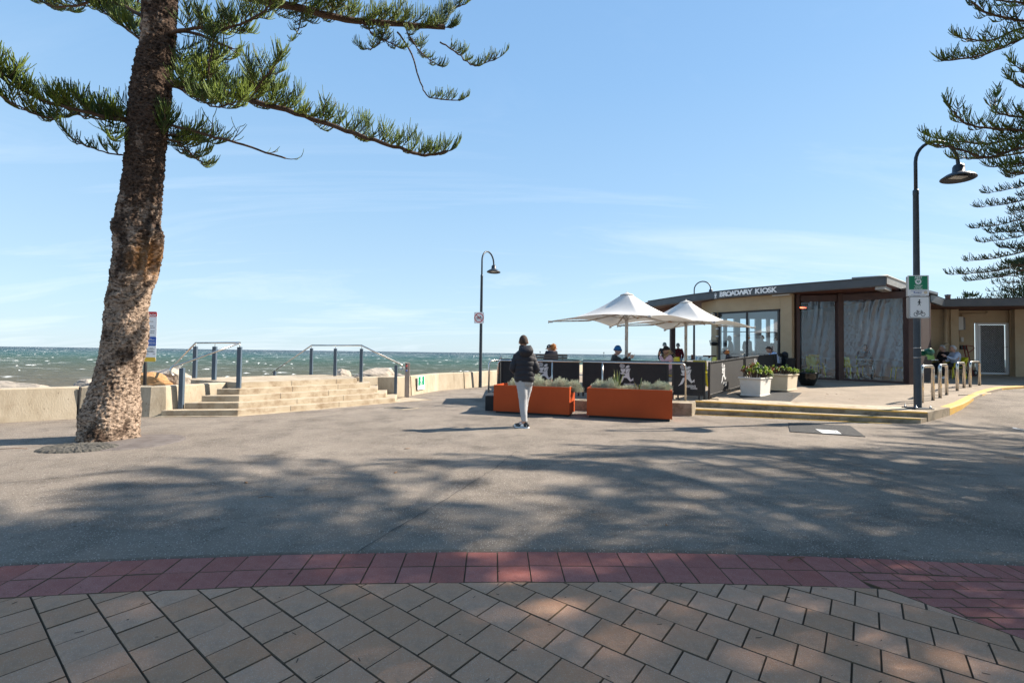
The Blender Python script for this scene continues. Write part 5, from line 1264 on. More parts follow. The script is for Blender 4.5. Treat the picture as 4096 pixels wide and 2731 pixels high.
mb = MB(); mb.tube([(18.10, 19.10, 2.10), (17.95, 19.12, 2.02), (17.72, 19.18, 1.82), (17.66, 19.20, 0.75)], 0.055, 10); rbo(mb, 'branch_pipe', 'cream_wall')
mb = MB(); x0 = 18.95; mb.tube([(19.27, wl(19.27, *DP) - 0.06, 3.25), (19.28, wl(19.28, *DP) - 0.06, 3.42), (20.1, wl(20.1, *DP) - 0.06, 3.42), (20.12, wl(20.12, *DP) - 0.06, 3.52)], 0.025, 8); rbo(mb, 'conduit', 'cream_wall')
def wbox(name, label, cat, x0, x1, out0, out1, z0, z1, m, bev=0.01):
    t = thing(name, label, cat, (x0, wl(x0, *DP), z0), math.atan(sl)); mb = MB(); mb.box(0, x1 - x0, -out1, -out0, 0, z1 - z0, bev=bev); mb.build('casing', M[m], t); return t
t = wbox('water_heater', 'white wall mounted gas water heater with rounded grey side left of the mesh door', 'water heater', 18.98, 19.24, 0.0, 0.30, 2.72, 3.28, 'grey_box')
mb = MB(); mb.T = Matrix.Translation((0.27, -0.13, 0.02)); mb.lathe([(0.13, 0), (0.135, 0.1), (0.13, 0.5), (0.07, 0.54)], 16); mb.build('tank_side', M['grey_dark'], t)
for k in range(3):
    mb = MB(); mb.tube([(0.05 + 0.07 * k, -0.12, 0.0), (0.05 + 0.07 * k, -0.12, -0.18 - 0.05 * k), (0.02 + 0.07 * k, -0.05, -0.35)], 0.014, 6); mb.build('water_pipe', M['rust_brown'], t)
wbox('switch_box', 'small pale switch box under the water heater', 'switch box', 19.26, 19.36, 0.0, 0.06, 2.22, 2.42, 'grey_box')
wbox('black_letter_slot', 'small black box on the cream wall beside the red trolley', 'box', 19.24, 19.47, 0.0, 0.08, 1.90, 2.07, 'black_metal')
# hand trolley
tr = thing('hand_trolley', 'dark red two wheeled hand trolley leaning on the wall left of the mesh door', 'hand trolley', (19.18, 19.25, terr(19.2, 19.2)))
for sx in (-0.13, 0.0):
    mb = MB(); mb.tube([(sx, -0.12, 0.06), (sx, 0.16, 1.26)], 0.018, 8); mb.build('upright', M['red_trolley'], tr)
for k in range(4):
    mb = MB(); z = 0.25 + 0.28 * k; mb.tube([(-0.13, -0.10 + 0.06 * k, z), (0.0, -0.10 + 0.06 * k, z)], 0.014, 6); mb.build('crossbar', M['red_trolley'], tr)
mb = MB(); mb.tube([(-0.13, 0.16, 1.26), (0.0, 0.16, 1.28), (0.20, 0.10, 1.25), (0.25, 0.06, 1.17), (0.10, 0.12, 1.0), (0.0, 0.10, 0.98)], 0.016, 8); mb.build('handle', M['red_trolley'], tr)
mb = MB(); mb.box(-0.2, 0.1, -0.3, -0.1, 0.02, 0.035); mb.build('toe_plate', M['red_trolley'], tr)
for y in (0.0,):
    for sx in (0.17, -0.24):
        mb = MB(); mb.T = Matrix.Translation((sx, -0.02, 0.13)) @ Matrix.Rotation(R(90), 4, 'X') @ Matrix.Rotation(R(12), 4, 'Y'); mb.lathe([(0.05, -0.03), (0.11, -0.035), (0.13, -0.02), (0.13, 0.02), (0.11, 0.035), (0.05, 0.03)], 18); w_ = mb.build('wheel', M['rubber'], tr)
        mb = MB(); mb.T = Matrix.Translation((sx, -0.02, 0.13)) @ Matrix.Rotation(R(90), 4, 'X'); mb.lathe([(0.001, 0.036), (0.06, 0.037), (0.001, 0.04)], 14); g = mb.build('hub', M['grey_box'], w_)

# ================================================================== bike racks
RK = [((10.66, 11.97), (11.34, 12.40), 0.945, 'nearest'), ((11.94, 12.84), (12.70, 13.45), 0.91, 'second nearest'), ((13.93, 14.40), (14.87, 15.14), 0.86, 'third'), ((15.30, 15.37), (16.10, 15.85), 0.83, 'farthest')]
for a, b, h_, nm in RK:
    z0 = terr(*a); z1 = terr(*b); d = Vector((b[0] - a[0], b[1] - a[1], 0))
    t = thing('bike_rack', {'nearest': 'stainless hoop bike rack right beside the corner lamp post', 'second nearest': 'stainless hoop bike rack second from the lamp post', 'third': 'stainless hoop bike rack in front of the yellow chair legs', 'farthest': 'farthest stainless hoop bike rack, in front of the mesh door'}[nm], 'bike rack', (a[0], a[1], z0), 0, 'stainless hoop bike racks')
    u = d.normalized(); zt = z0 + h_; r = 0.10; pts = [Vector((0, 0, 0)), Vector((0, 0, h_ - r))]
    pts += [Vector((u.x * (r - r * math.cos(R(an))), u.y * (r - r * math.cos(R(an))), h_ - r + r * math.sin(R(an)))) for an in (20, 40, 60, 80)]
    Ld = d.length; pts += [Vector((u.x * (Ld - r + r * math.sin(R(an))), u.y * (Ld - r + r * math.sin(R(an))), h_ - r + r * math.cos(R(an)))) for an in (10, 30, 50, 70)]
    pts += [Vector((d.x, d.y, h_ - r)), Vector((d.x, d.y, z1 - z0))]
    mb = MB(); mb.tube(pts, 0.040, 14); mb.build('hoop', M['steel'], t)
mb = MB(); mb.tube([(12.9, 13.3, terr(12.9, 13.3) + 0.012), (14.3, 13.75, terr(14.3, 13.75) + 0.012)], 0.012, 6); tag(mb.build('pale_stick', M['cream_pot']), 'long pale stick lying on the terrace behind the first two bike racks', 'stick')

# ================================================================== foliage helpers
def leafmat(name, c1, c2, rough=0.55, trans=0.25, nscale=3.0, dead=None):
    return mat(name, c1, rough, col2=c2, nscale=nscale, ndet=3, npos=(0.38, 0.62), trans=trans, dirt=dead)
M['needle'] = leafmat('pine_needle', (0.050, 0.095, 0.018), (0.20, 0.27, 0.032), 0.5, 0.25, 2.6, ((0.20, 0.10, 0.03), 2.1, 0.60, 0.72))
M['needle_dark'] = leafmat('pine_needle_dark', (0.022, 0.050, 0.020), (0.060, 0.095, 0.026), 0.55, 0.15, 1.8)
M['branch_bark'] = mat('branch_bark', (0.060, 0.036, 0.025), 0.9, col2=(0.11, 0.070, 0.045), nscale=8, bump=0.5, bscale=40)

def cords(P0, D, Lc, r, curve_up=0.75, nseg=4, sides=3, gen=rng, wob=0.10, taper=0.55, rend=None):
    """vectorised upward curling cords. P0 (n,3) roots, D (n,3) unit directions, Lc (n,) lengths"""
    n = len(P0)
    if n == 0: return np.zeros((0, 3)), np.zeros((0, 4), int)
    s = np.linspace(0, 1, nseg + 1)
    up = np.array([0, 0, 1.0])
    bend = gen.normal(0, wob, (n, 3))
    C = P0[:, None, :] + (D * Lc[:, None])[:, None, :] * s[None, :, None] * (1 - 0.25 * curve_up * s[None, :, None]) + (up * curve_up + bend)[:, None, :] * Lc[:, None, None] * (s ** 2)[None, :, None] * 0.62
    T = np.gradient(C, axis=1); T /= np.linalg.norm(T, axis=2, keepdims=True) + 1e-9
    ref = np.array([0.31, 0.77, 0.21]); A = np.cross(T, ref); A /= np.linalg.norm(A, axis=2, keepdims=True) + 1e-9; B = np.cross(T, A)
    rr = r * (1 - (1 - taper) * s ** 2)[None, :, None] * gen.uniform(0.8, 1.2, (n, 1, 1))
    ang = np.arange(sides) * 2 * np.pi / sides
    V = C[:, :, None, :] + rr[..., None] * (np.cos(ang)[None, None, :, None] * A[:, :, None, :] + np.sin(ang)[None, None, :, None] * B[:, :, None, :])
    V = V.reshape(-1, 3)
    base = (np.arange(n) * (nseg + 1) * sides)[:, None, None]
    i = (np.arange(nseg) * sides)[None, :, None]; k = np.arange(sides)[None, None, :]; k2 = (k + 1) % sides
    F = np.stack([base + i + k, base + i + k2, base + i + sides + k2, base + i + sides + k], axis=-1).reshape(-1, 4)
    return V, F

def polyline_sample(P, n):
    P = np.array(P, float); d = np.r_[0, np.cumsum(np.linalg.norm(np.diff(P, axis=0), axis=1))]
    t = np.linspace(0, d[-1], n); return np.stack([np.interp(t, d, P[:, k]) for k in range(3)], 1), d[-1]

def smooth_line(P, n=6):
    P = [np.array(p, float) for p in P]; out = []
    for i in range(len(P) - 1):
        p0, p1, p2, p3 = P[max(i - 1, 0)], P[i], P[i + 1], P[min(i + 2, len(P) - 1)]
        for k in range(n):
            t = k / n; out.append(0.5 * ((2 * p1) + (-p0 + p2) * t + (2 * p0 - 5 * p1 + 4 * p2 - p3) * t ** 2 + (-p0 + 3 * p1 - 3 * p2 + p3) * t ** 3))
    return np.array(out + [P[-1]])

def branch(tree, origin, pts, r0, r1, gen, twig_gap=0.10, twig_len=(0.25, 0.6), cord_len=0.17, cord_r=0.006, cord_gap=0.012, start=0.12, m='needle', side=1.0, curve=0.8, bare=False, up=0.35, name='branch', nseg=4, sides=3):
    """one limb (part of its tree) with its foliage as sub-part"""
    S = smooth_line(pts, 5); o = np.array(origin)
    S = S + np.vstack([np.zeros(3), gen.normal(0, 0.008, (len(S) - 1, 3))])
    n = len(S); mb = MB(); rad = [r0 + (r1 - r0) * (i / (n - 1)) ** 0.8 for i in range(n)]
    mb.tube([tuple(p - o) for p in S], rad, 8)
    Q, Ltot = polyline_sample(S, max(3, int(np.linalg.norm(np.diff(S, axis=0), axis=1).sum() / twig_gap)))
    tw = []
    for i in range(len(Q)):
        u = i / (len(Q) - 1)
        if u < start: continue
        T = Q[min(i + 1, len(Q) - 1)] - Q[max(i - 1, 0)]; T = T / np.linalg.norm(T)
        sd = np.cross(T, [0, 0, 1.0]); sd /= np.linalg.norm(sd) + 1e-9
        for sg in (-1, 1):
            if gen.random() < (0.12 if not bare else 0.75): continue
            ln = gen.uniform(*twig_len) * (1.0 - 0.45 * u)
            if i == len(Q) - 1: d = T
            else: d = T * gen.uniform(0.35, 0.9) + sd * sg * gen.uniform(0.35, 1.0) * side + np.array([0, 0, gen.uniform(-0.25, up + 0.35)])
            d /= np.linalg.norm(d)
            K = 6; s = np.linspace(0, 1, K)[:, None]
            P = Q[i] + d * ln * s + np.array([0, 0, 1.0]) * ln * (0.40 * s ** 2.2 - 0.18 * s)
            tw.append(P)
    d = (S[-1] - S[-3]); d /= np.linalg.norm(d); tw.append(S[-1] + d * np.linspace(0, 0.25, 6)[:, None] + np.array([0, 0, 0.10]) * (np.linspace(0, 1, 6) ** 2)[:, None])
    for P in tw:
        mb.tube([tuple(p - o) for p in P], [0.009, 0.008, 0.007, 0.006, 0.005, 0.004], 4, cap=False)
    wood = mb.build(name, M['branch_bark'], tree, recalc=False)
    if bare: cord_gap *= 6
    R0 = []; DD = []; LL_ = []
    for P in tw:
        seg, ln = polyline_sample(P, max(3, int(np.linalg.norm(np.diff(P, axis=0), axis=1).sum() / cord_gap)))
        T = np.gradient(seg, axis=0); T /= np.linalg.norm(T, axis=1, keepdims=True) + 1e-9
        sd = np.cross(T, [0, 0, 1.0]); sd /= np.linalg.norm(sd, axis=1, keepdims=True) + 1e-9
        q = len(seg); sgn = np.where(np.arange(q) % 2 == 0, 1, -1)[:, None]; u = np.linspace(0, 1, q)
        keep = u > 0.18
        D = T * gen.uniform(0.35, 0.9, (q, 1)) + sd * sgn * gen.uniform(0.35, 1.0, (q, 1)) + np.array([0, 0, 1.0]) * gen.uniform(-0.1, 0.75, (q, 1))
        D /= np.linalg.norm(D, axis=1, keepdims=True)
        R0.append(seg[keep]); DD.append(D[keep]); LL_.append((cord_len * gen.uniform(0.65, 1.2, q) * (0.75 + 0.45 * np.sin(np.pi * u)))[keep])
    V, F = cords(np.vstack(R0) - o, np.vstack(DD), np.hstack(LL_), cord_r, curve, nseg, sides, gen)
    np_mesh('foliage', V, F, M[m], wood, True, 'stuff')
    return wood

# ================================================================== big pine on the left
TR = [(7.27, -5.908, 0.295), (6.46, -5.93, 0.296), (6.25, -5.964, 0.316), (6.02, -5.988, 0.322), (5.35, -6.027, 0.342), (4.62, -6.074, 0.338), (4.03, -6.137, 0.362), (3.58, -6.172, 0.386), (3.48, -6.182, 0.416), (3.36, -6.15, 0.432), (3.03, -6.146, 0.411), (2.87, -6.168, 0.417), (2.79, -6.182, 0.413), (2.61, -6.191, 0.405), (2.4, -6.246, 0.372), (2.03, -6.296, 0.358), (1.8, -6.302, 0.384), (1.54, -6.341, 0.394), (1.14, -6.402, 0.391), (0.88, -6.428, 0.408), (0.63, -6.459, 0.456), (0.37, -6.494, 0.508), (0.11, -6.504, 0.509), (-0.06, -6.508, 0.52)]
TR = [(14.5, -5.5, 0.06), (11.0, -5.7, 0.17), (9.0, -5.8, 0.235), (8.0, -5.86, 0.27)] + TR
TZ = np.array([t[0] for t in TR])[::-1]; TX = np.array([t[1] for t in TR])[::-1]; TRr = np.array([t[2] for t in TR])[::-1]
TY = 7.50
trunk_tree = thing('pine_tree', 'huge old pine on the left, thick flaky trunk leaning right out of the asphalt', 'tree', (-6.5, TY, 0), 0)
NA, NZ_ = 176, 540
zs_ = np.r_[np.linspace(-0.06, 7.6, NZ_ - 30), np.linspace(7.75, 14.5, 30)]
V = []
for z in zs_:
    cx = float(np.interp(z, TZ, TX)); r = float(np.interp(z, TZ, TRr)); flare = 0.05 * math.exp(-max(0, z) / 0.25)
    ring = 0.5 + 0.5 * math.sin(z * 17 + 2 * noise.noise(Vector((0, 0, z * 2))))
    for k in range(NA):
        a = 2 * math.pi * k / NA; ca, sa = math.cos(a), math.sin(a); x, y = ca * r, sa * r
        n1 = noise.noise(Vector((x * 3.2, y * 3.2, z * 1.1)))
        n2 = noise.noise(Vector((x * 7 + 5, y * 7, z * 12)))          # flakes wider than tall
        n3 = noise.noise(Vector((x * 26, y * 26 + 9, z * 38)))
        n4 = noise.noise(Vector((x * 52, y * 52 + 9, z * 66)))
        fl = abs(n2) ** 0.7
        buttress = flare * (0.6 + 1.3 * max(0, math.sin(a * 4 + 1)))
        d = 0.034 * n1 + 0.030 * fl + 0.020 * n3 + 0.012 * n4 + 0.008 * (ring - 0.5) + buttress
        # wound on the right side with pale wood
        da = (math.atan2(sa, ca) + 0.12); wz = (z - 2.98) / 0.33; wa = da / 0.30
        w = math.exp(-(wz ** 4 + wa ** 4))
        lip = math.exp(-(((math.hypot(wz, wa)) - 1.15) / 0.28) ** 2)
        d += -0.11 * w + 0.035 * lip * (1 if abs(wz) < 2 else 0)
        rr_b = r * (0.775 + 0.07 * min(1, max(0, (z - 3.6) / 2.0))) - 0.018 - 0.03 * math.exp(-max(0, z) / 0.5)
        V.append((cx + 6.5 + ca * (rr_b + d), sa * (rr_b + d), z))
V = np.array(V); F = []
for i in range(NZ_ - 1):
    b = i * NA
    for k in range(NA): F.append((b + k, b + (k + 1) % NA, b + NA + (k + 1) % NA, b + NA + k))
bark = bpy.data.materials.new('pine_bark'); bark.use_nodes = True
t = bark.node_tree; p = t.nodes['Principled BSDF']; n = t.nodes.new; l = t.links.new
tcn = n('ShaderNodeTexCoord'); mpn = n('ShaderNodeMapping'); mpn.inputs['Scale'].default_value = (1, 1, 1.55); l(tcn.outputs['Object'], mpn.inputs[0])
def bn(scale, det=6, rough=0.65):
    q = n('ShaderNodeTexNoise'); q.inputs['Scale'].default_value = scale; q.inputs['Detail'].default_value = det; q.inputs['Roughness'].default_value = rough; l(mpn.outputs[0], q.inputs['Vector']); return q
a1 = bn(19, 7, 0.72); r1 = n('ShaderNodeValToRGB'); l(a1.outputs['Fac'], r1.inputs[0]); e = r1.color_ramp.elements
e[0].position = 0.34; e[0].color = (0.022, 0.016, 0.012, 1); e[1].position = 0.62; e[1].color = (0.52, 0.40, 0.31, 1)
for pos, c in ((0.41, (0.085, 0.058, 0.042, 1)), (0.50, (0.34, 0.25, 0.185, 1))): q = e.new(pos); q.color = c
a2 = bn(1.3, 4); sx = n('ShaderNodeSeparateXYZ'); l(tcn.outputs['Object'], sx.inputs[0])
# older, blackened bark patches higher up the stem (a stain with its own shape)
hz = n('ShaderNodeMapRange'); hz.inputs['From Min'].default_value = 2.0; hz.inputs['From Max'].default_value = 4.4; l(sx.outputs['Z'], hz.inputs['Value'])
a5 = n('ShaderNodeTexNoise'); a5.inputs['Scale'].default_value = 5.5; a5.inputs['Detail'].default_value = 5; mp5 = n('ShaderNodeMapping'); mp5.inputs['Scale'].default_value = (1.3, 1.3, 0.45); l(tcn.outputs['Object'], mp5.inputs[0]); l(mp5.outputs[0], a5.inputs['Vector'])
st = n('ShaderNodeMath'); st.operation = 'MULTIPLY_ADD'; l(hz.outputs[0], st.inputs[0]); st.inputs[1].default_value = 0.30; l(a2.outputs['Fac'], st.inputs[2])
sr = n('ShaderNodeMapRange'); sr.inputs['From Min'].default_value = 0.57; sr.inputs['From Max'].default_value = 0.72
st2 = n('ShaderNodeMath'); st2.operation = 'MULTIPLY_ADD'; st2.inputs[1].default_value = 0.8; st2.inputs[2].default_value = -0.36; l(a5.outputs['Fac'], st2.inputs[0]); st3 = n('ShaderNodeMath'); l(st.outputs[0], st3.inputs[0]); l(st2.outputs[0], st3.inputs[1]); l(st3.outputs[0], sr.inputs['Value'])
mx = n('ShaderNodeMix'); mx.data_type = 'RGBA'; mx.blend_type = 'MULTIPLY'; ml = n('ShaderNodeMath'); ml.operation = 'MULTIPLY'; ml.inputs[1].default_value = 0.88; l(sr.outputs[0], ml.inputs[0]); l(ml.outputs[0], mx.inputs[0]); l(r1.outputs[0], mx.inputs['A']); mx.inputs['B'].default_value = (0.13, 0.10, 0.09, 1)
# amber wood of the wound
vd = n('ShaderNodeVectorMath'); vd.operation = 'DISTANCE'; l(tcn.outputs['Object'], vd.inputs[0]); vd.inputs[1].default_value = (0.66, -0.04, 2.90)
wr = n('ShaderNodeMapRange'); wr.inputs['From Min'].default_value = 0.42; wr.inputs['From Max'].default_value = 0.18; l(vd.outputs['Value'], wr.inputs['Value'])
a3 = bn(9, 5); ad = n('ShaderNodeMath'); ad.operation = 'MULTIPLY_ADD'; l(a3.outputs['Fac'], ad.inputs[0]); ad.inputs[1].default_value = 1.2; ad.inputs[2].default_value = -0.25; wm = n('ShaderNodeMath'); wm.operation = 'MULTIPLY'; wm.use_clamp = True; l(wr.outputs[0], wm.inputs[0]); l(ad.outputs[0], wm.inputs[1])
mw = n('ShaderNodeMix'); mw.data_type = 'RGBA'; l(wm.outputs[0], mw.inputs[0]); l(mx.outputs['Result'], mw.inputs['A']); mw.inputs['B'].default_value = (0.46, 0.21, 0.055, 1)
l(mw.outputs['Result'], p.inputs['Base Color']); p.inputs['Roughness'].default_value = 0.9; p.inputs['Specular IOR Level'].default_value = 0.2
bb = n('ShaderNodeBump'); bb.inputs['Strength'].default_value = 1.0; bb.inputs['Distance'].default_value = 0.045; l(a1.outputs['Fac'], bb.inputs['Height']); l(bb.outputs[0], p.inputs['Normal'])
np_mesh('trunk', V, np.array(F), bark, trunk_tree, True)
TO = (-6.5, TY, 0)
g5 = np.random.default_rng(11)
def tb(pts, r0, r1, **k):
    p0 = pts[0]
    if math.hypot(p0[0] - float(np.interp(p0[2], TZ, TX)), p0[1] - TY) < 0.55: pts = [(float(np.interp(p0[2], TZ, TX)), TY, p0[2] - 0.03)] + list(pts)
    return branch(trunk_tree, TO, pts, r0, r1, g5, **k)
near = dict(cord_len=0.205, cord_r=0.0072, cord_gap=0.0130, twig_gap=0.098, twig_len=(0.20, 0.52), nseg=3)
tb([(-5.73, 7.5, 7.65), (-5.07, 7.84, 7.68), (-4.01, 8.18, 7.69), (-3.42, 8.52, 7.76), (-2.48, 8.86, 7.9), (-1.45, 9.2, 8.08)], 0.085, 0.048, start=0.28, **{**near, 'twig_len': (0.3, 0.75)})
tb([(-2.31, 8.8, 7.69), (-2.02, 8.85, 7.28), (-1.87, 8.9, 6.77), (-1.68, 8.95, 6.5), (-1.17, 9.0, 6.48)], 0.018, 0.010, start=0.62, **{**near, 'twig_len': (0.12, 0.28), 'cord_len': 0.12})
tb([(-1.53, 9.1, 7.71), (-1.18, 9.17, 7.53), (-0.83, 9.23, 7.33), (-0.38, 9.3, 7.52)], 0.016, 0.009, start=0.1, **{**near, 'twig_len': (0.12, 0.3), 'cord_len': 0.13})
tb([(-3.91, 8.3, 7.76), (-3.92, 8.2, 7.43), (-3.94, 8.1, 7.08)], 0.016, 0.008, start=0.25, **{**near, 'twig_len': (0.12, 0.28), 'cord_len': 0.12})
tb([(-1.52, 9.2, 8.06), (-1.55, 9.3, 8.42), (-1.12, 9.4, 8.71)], 0.014, 0.008, start=0.3, **{**near, 'twig_len': (0.12, 0.3)})
tb([(-2.46, 8.8, 7.84), (-2.71, 8.7, 7.32), (-2.82, 8.6, 7.25)], 0.016, 0.008, start=0.2, **{**near, 'twig_len': (0.15, 0.35), 'cord_len': 0.13})
tb([(-2.2, 8.85, 7.9), (-1.95, 8.9, 7.45), (-1.6, 9.0, 7.2)], 0.016, 0.008, start=0.1, **{**near, 'twig_len': (0.15, 0.4), 'cord_len': 0.13})
tb([(-3.0, 8.6, 7.8), (-2.7, 8.7, 7.55), (-2.3, 8.7, 7.35)], 0.016, 0.008, start=0.1, **{**near, 'twig_len': (0.15, 0.4), 'cord_len': 0.13})
tb([(-5.67, 7.5, 5.86), (-5.1, 7.64, 5.84), (-4.54, 7.78, 5.75), (-3.83, 7.91, 5.61), (-3.14, 8.05, 5.43), (-2.51, 8.19, 5.28), (-2.0, 8.32, 5.17), (-1.66, 8.46, 5.13), (-1.27, 8.6, 5.28)], 0.068, 0.024, start=0.08, up=0.85, **near)
tb([(-5.1, 7.64, 5.84), (-4.95, 7.3, 5.95), (-4.75, 7.1, 6.2)], 0.02, 0.01, start=0.2, **near)
tb([(-4.54, 7.78, 5.75), (-4.25, 7.5, 5.85), (-3.95, 7.35, 6.05)], 0.02, 0.01, start=0.2, **near)
tb([(-5.65, 7.5, 5.15), (-5.05, 7.67, 5.05), (-4.55, 7.83, 4.96), (-4.01, 8.0, 4.83)], 0.03, 0.016, start=0.1, bare=True, **near)
tb([(-6.27, 7.4, 5.17), (-6.48, 7.18, 5.12), (-6.74, 6.96, 5.12), (-6.98, 6.74, 5.13), (-7.19, 6.52, 5.22), (-7.15, 6.3, 5.28)], 0.04, 0.016, start=0.15, up=0.7, **{**near, 'cord_len': 0.21, 'cord_gap': 0.009, 'twig_len': (0.25, 0.5)})
tb([(-6.9, 7.2, 5.2), (-7.02, 6.93, 4.96), (-7.12, 6.67, 4.92), (-7.19, 6.4, 4.97)], 0.02, 0.01, start=0.1, **{**near, 'cord_len': 0.21, 'cord_gap': 0.009, 'twig_len': (0.2, 0.4)})
tb([(-6.4, 7.3, 5.2), (-6.85, 7.5, 5.25), (-7.3, 7.55, 5.35)], 0.03, 0.01, start=0.1, **{**near, 'cord_len': 0.2, 'twig_len': (0.2, 0.42)})
tb([(-6.33, 7.4, 4.6), (-6.47, 7.23, 4.58), (-6.63, 7.07, 4.6), (-6.69, 6.9, 4.62)], 0.016, 0.008, start=0.3, **{**near, 'twig_len': (0.1, 0.22), 'cord_len': 0.15})
tb([(-6.27, 7.6, 7.08), (-6.89, 7.85, 7.44), (-7.56, 8.1, 7.67), (-8.39, 8.35, 7.76), (-9.08, 8.6, 8.04)], 0.04, 0.014, start=0.18, **near)
tb([(-6.27, 7.6, 6.64), (-6.75, 7.8, 7.01), (-7.24, 8.0, 7.37), (-7.52, 8.2, 7.66)], 0.03, 0.012, start=0.12, **near)
tb([(-5.6, 7.5, 6.74), (-5.17, 7.4, 6.62), (-4.86, 7.3, 6.45), (-4.51, 7.2, 6.26)], 0.03, 0.018, bare=True, **near)
tb([(-5.52, 7.4, 6.67), (-4.99, 7.25, 6.64), (-4.57, 7.1, 6.5), (-4.1, 6.95, 6.55), (-3.71, 6.8, 6.67)], 0.03, 0.012, start=0.25, **{**near, 'cord_len': 0.2, 'twig_len': (0.2, 0.45)})
tb([(-5.63, 7.5, 5.8), (-5.18, 7.33, 5.54), (-4.74, 7.17, 5.30), (-4.34, 7.0, 5.28)], 0.02, 0.01, start=0.2, **near)
tb([(-5.72, 7.6, 5.05), (-5.64, 7.9, 5.11), (-5.45, 8.2, 5.2)], 0.018, 0.009, start=0.1, **near)
tb([(-5.72, 7.6, 4.96), (-5.60, 7.9, 4.85), (-5.62, 8.2, 4.82)], 0.016, 0.008, start=0.1, **near)
tb([(-5.72, 7.6, 6.49), (-5.6, 8.0, 6.5), (-5.3, 8.4, 6.85)], 0.02, 0.01, start=0.1, **near)
tb([(-5.72, 7.7, 6.2), (-5.2, 8.2, 6.2), (-4.6, 8.6, 6.4)], 0.03, 0.01, start=0.1, **near)
tb([(-5.67, 7.5, 7.3), (-5.08, 7.87, 7.9), (-3.96, 8.23, 8.25), (-2.7, 8.6, 8.45)], 0.05, 0.02, start=0.15, **near)
tb([(-6.4, 7.5, 5.4), (-6.46, 7.25, 5.03), (-6.21, 7.05, 4.7)], 0.014, 0.008, start=0.2, **{**near, 'twig_len': (0.1, 0.2)})
# limbs above the frame
far_ = dict(cord_len=0.22, cord_r=0.011, cord_gap=0.035, twig_gap=0.16, twig_len=(0.3, 0.8), nseg=3)
for k in range(26):
    z = 8.3 + k * 0.24; a = k * 2.4; ln = 3.6 - k * 0.09; cx = float(np.interp(z, TZ, TX))
    tb([(cx, TY, z), (cx + math.cos(a) * ln * .4, TY + math.sin(a) * ln * .4, z + 0.1), (cx + math.cos(a) * ln, TY + math.sin(a) * ln, z + 0.15)], 0.05, 0.015, start=0.15, **far_)

# ================================================================== right-hand pines
def pine(label, base, H, r, tiers, blen, gen, group, droop=0.1, nb=5, m='needle_dark', z0=2.5, power=0.8, **kw):
    t = thing('pine_tree', label, 'tree', base, 0, group)
    mb = MB(); K = 24; pts = [(0.05 * math.sin(k * .9), 0.05 * math.cos(k * .7), -0.1 + (H + 0.1) * k / K) for k in range(K + 1)]
    mb.tube(pts, [r * (1 - 0.93 * k / K) + 0.06 * math.exp(-k) for k in range(K + 1)], 14); mb.build('trunk', M['branch_bark'], t)
    for i in range(tiers):
        u = i / (tiers - 1); z = z0 + (H - z0) * u; ln = blen * (1 - u) ** power * gen.uniform(0.85, 1.1) + 0.25; a0 = gen.uniform(0, 6.28)
        for k in range(nb):
            a = a0 + 2 * math.pi * k / nb + gen.uniform(-0.2, 0.2); l_ = ln * gen.uniform(0.8, 1.1); d = np.array([math.cos(a), math.sin(a), 0])
            P = [np.array([0, 0, z]), d * l_ * 0.35 + [0, 0, z + 0.02 * l_], d * l_ * 0.7 + [0, 0, z - droop * l_ * 0.5], d * l_ + [0, 0, z - droop * l_ * 0.6]]
            branch(t, (0, 0, 0), P, 0.02 + 0.012 * l_, 0.01, gen, m=m, **kw)
    return t
g6 = np.random.default_rng(5)
T1O = (13.0, 6.2, 0)
t1 = thing('pine_tree', 'pine whose long branches reach in at the upper right behind the lamp', 'tree', T1O, 0, 'pines right of the terrace')
mb = MB(); mb.tube([(0, 0, -0.1), (-0.1, 0, 3), (-0.15, 0, 7), (-0.1, 0, 12), (0, 0, 17)], [0.30, 0.24, 0.20, 0.14, 0.04], 16); mb.build('trunk', bark, t1)
nr = dict(cord_len=0.15, cord_r=0.0075, cord_gap=0.018, twig_gap=0.11, twig_len=(0.15, 0.34), m='needle', nseg=3)
def rb_(pts, r0=0.04, r1=0.012, **k):
    pts = [(12.9, 6.3, pts[0][2] + 0.2), (12.0, 8.0, pts[0][2] + 0.1)] + pts; return branch(t1, T1O, pts, r0, r1, g6, **{**nr, 'start': 0.3, **k})
rb_([(10.64, 8.6, 8.06), (9.52, 8.47, 7.52), (8.69, 8.33, 7.11), (7.82, 8.2, 6.87)])
rb_([(10.89, 8.8, 8.02), (10.04, 8.93, 8.03), (9.51, 9.07, 7.88), (9.16, 9.2, 8.0)])
rb_([(10.89, 8.8, 7.92), (9.9, 8.8, 8.08), (9.23, 8.8, 8.22), (8.85, 8.8, 8.46)])
rb_([(10.9, 8.9, 8.5), (10.0, 9.0, 8.6), (9.3, 9.1, 8.8)])
rb_([(11.34, 9.0, 5.95), (10.2, 9.1, 5.94), (9.57, 9.2, 5.84), (8.9, 9.3, 5.96), (8.69, 9.4, 6.05)])
rb_([(11.34, 9.0, 6.05), (9.79, 8.93, 6.0), (8.88, 8.87, 6.05), (8.48, 8.8, 6.3)])
rb_([(11.34, 9.0, 5.85), (9.91, 8.85, 5.61), (9.04, 8.7, 5.34), (8.42, 8.55, 5.40), (7.75, 8.4, 5.44)])
rb_([(11.1, 9.0, 6.25), (10.24, 9.13, 6.35), (9.85, 9.27, 6.52), (9.94, 9.4, 6.86)])
rb_([(11.1, 9.3, 5.9), (10.2, 9.6, 5.75), (9.6, 9.8, 5.8)])
rb_([(11.12, 9.0, 7.2), (10.37, 9.0, 7.14), (9.98, 9.0, 7.29)], start=0.5)
rb_([(11.11, 9.0, 6.7), (10.37, 9.0, 6.79), (9.95, 9.0, 6.98)], start=0.5)
rb_([(11.09, 9.0, 5.44), (9.96, 8.9, 5.32), (9.29, 8.8, 5.2)])
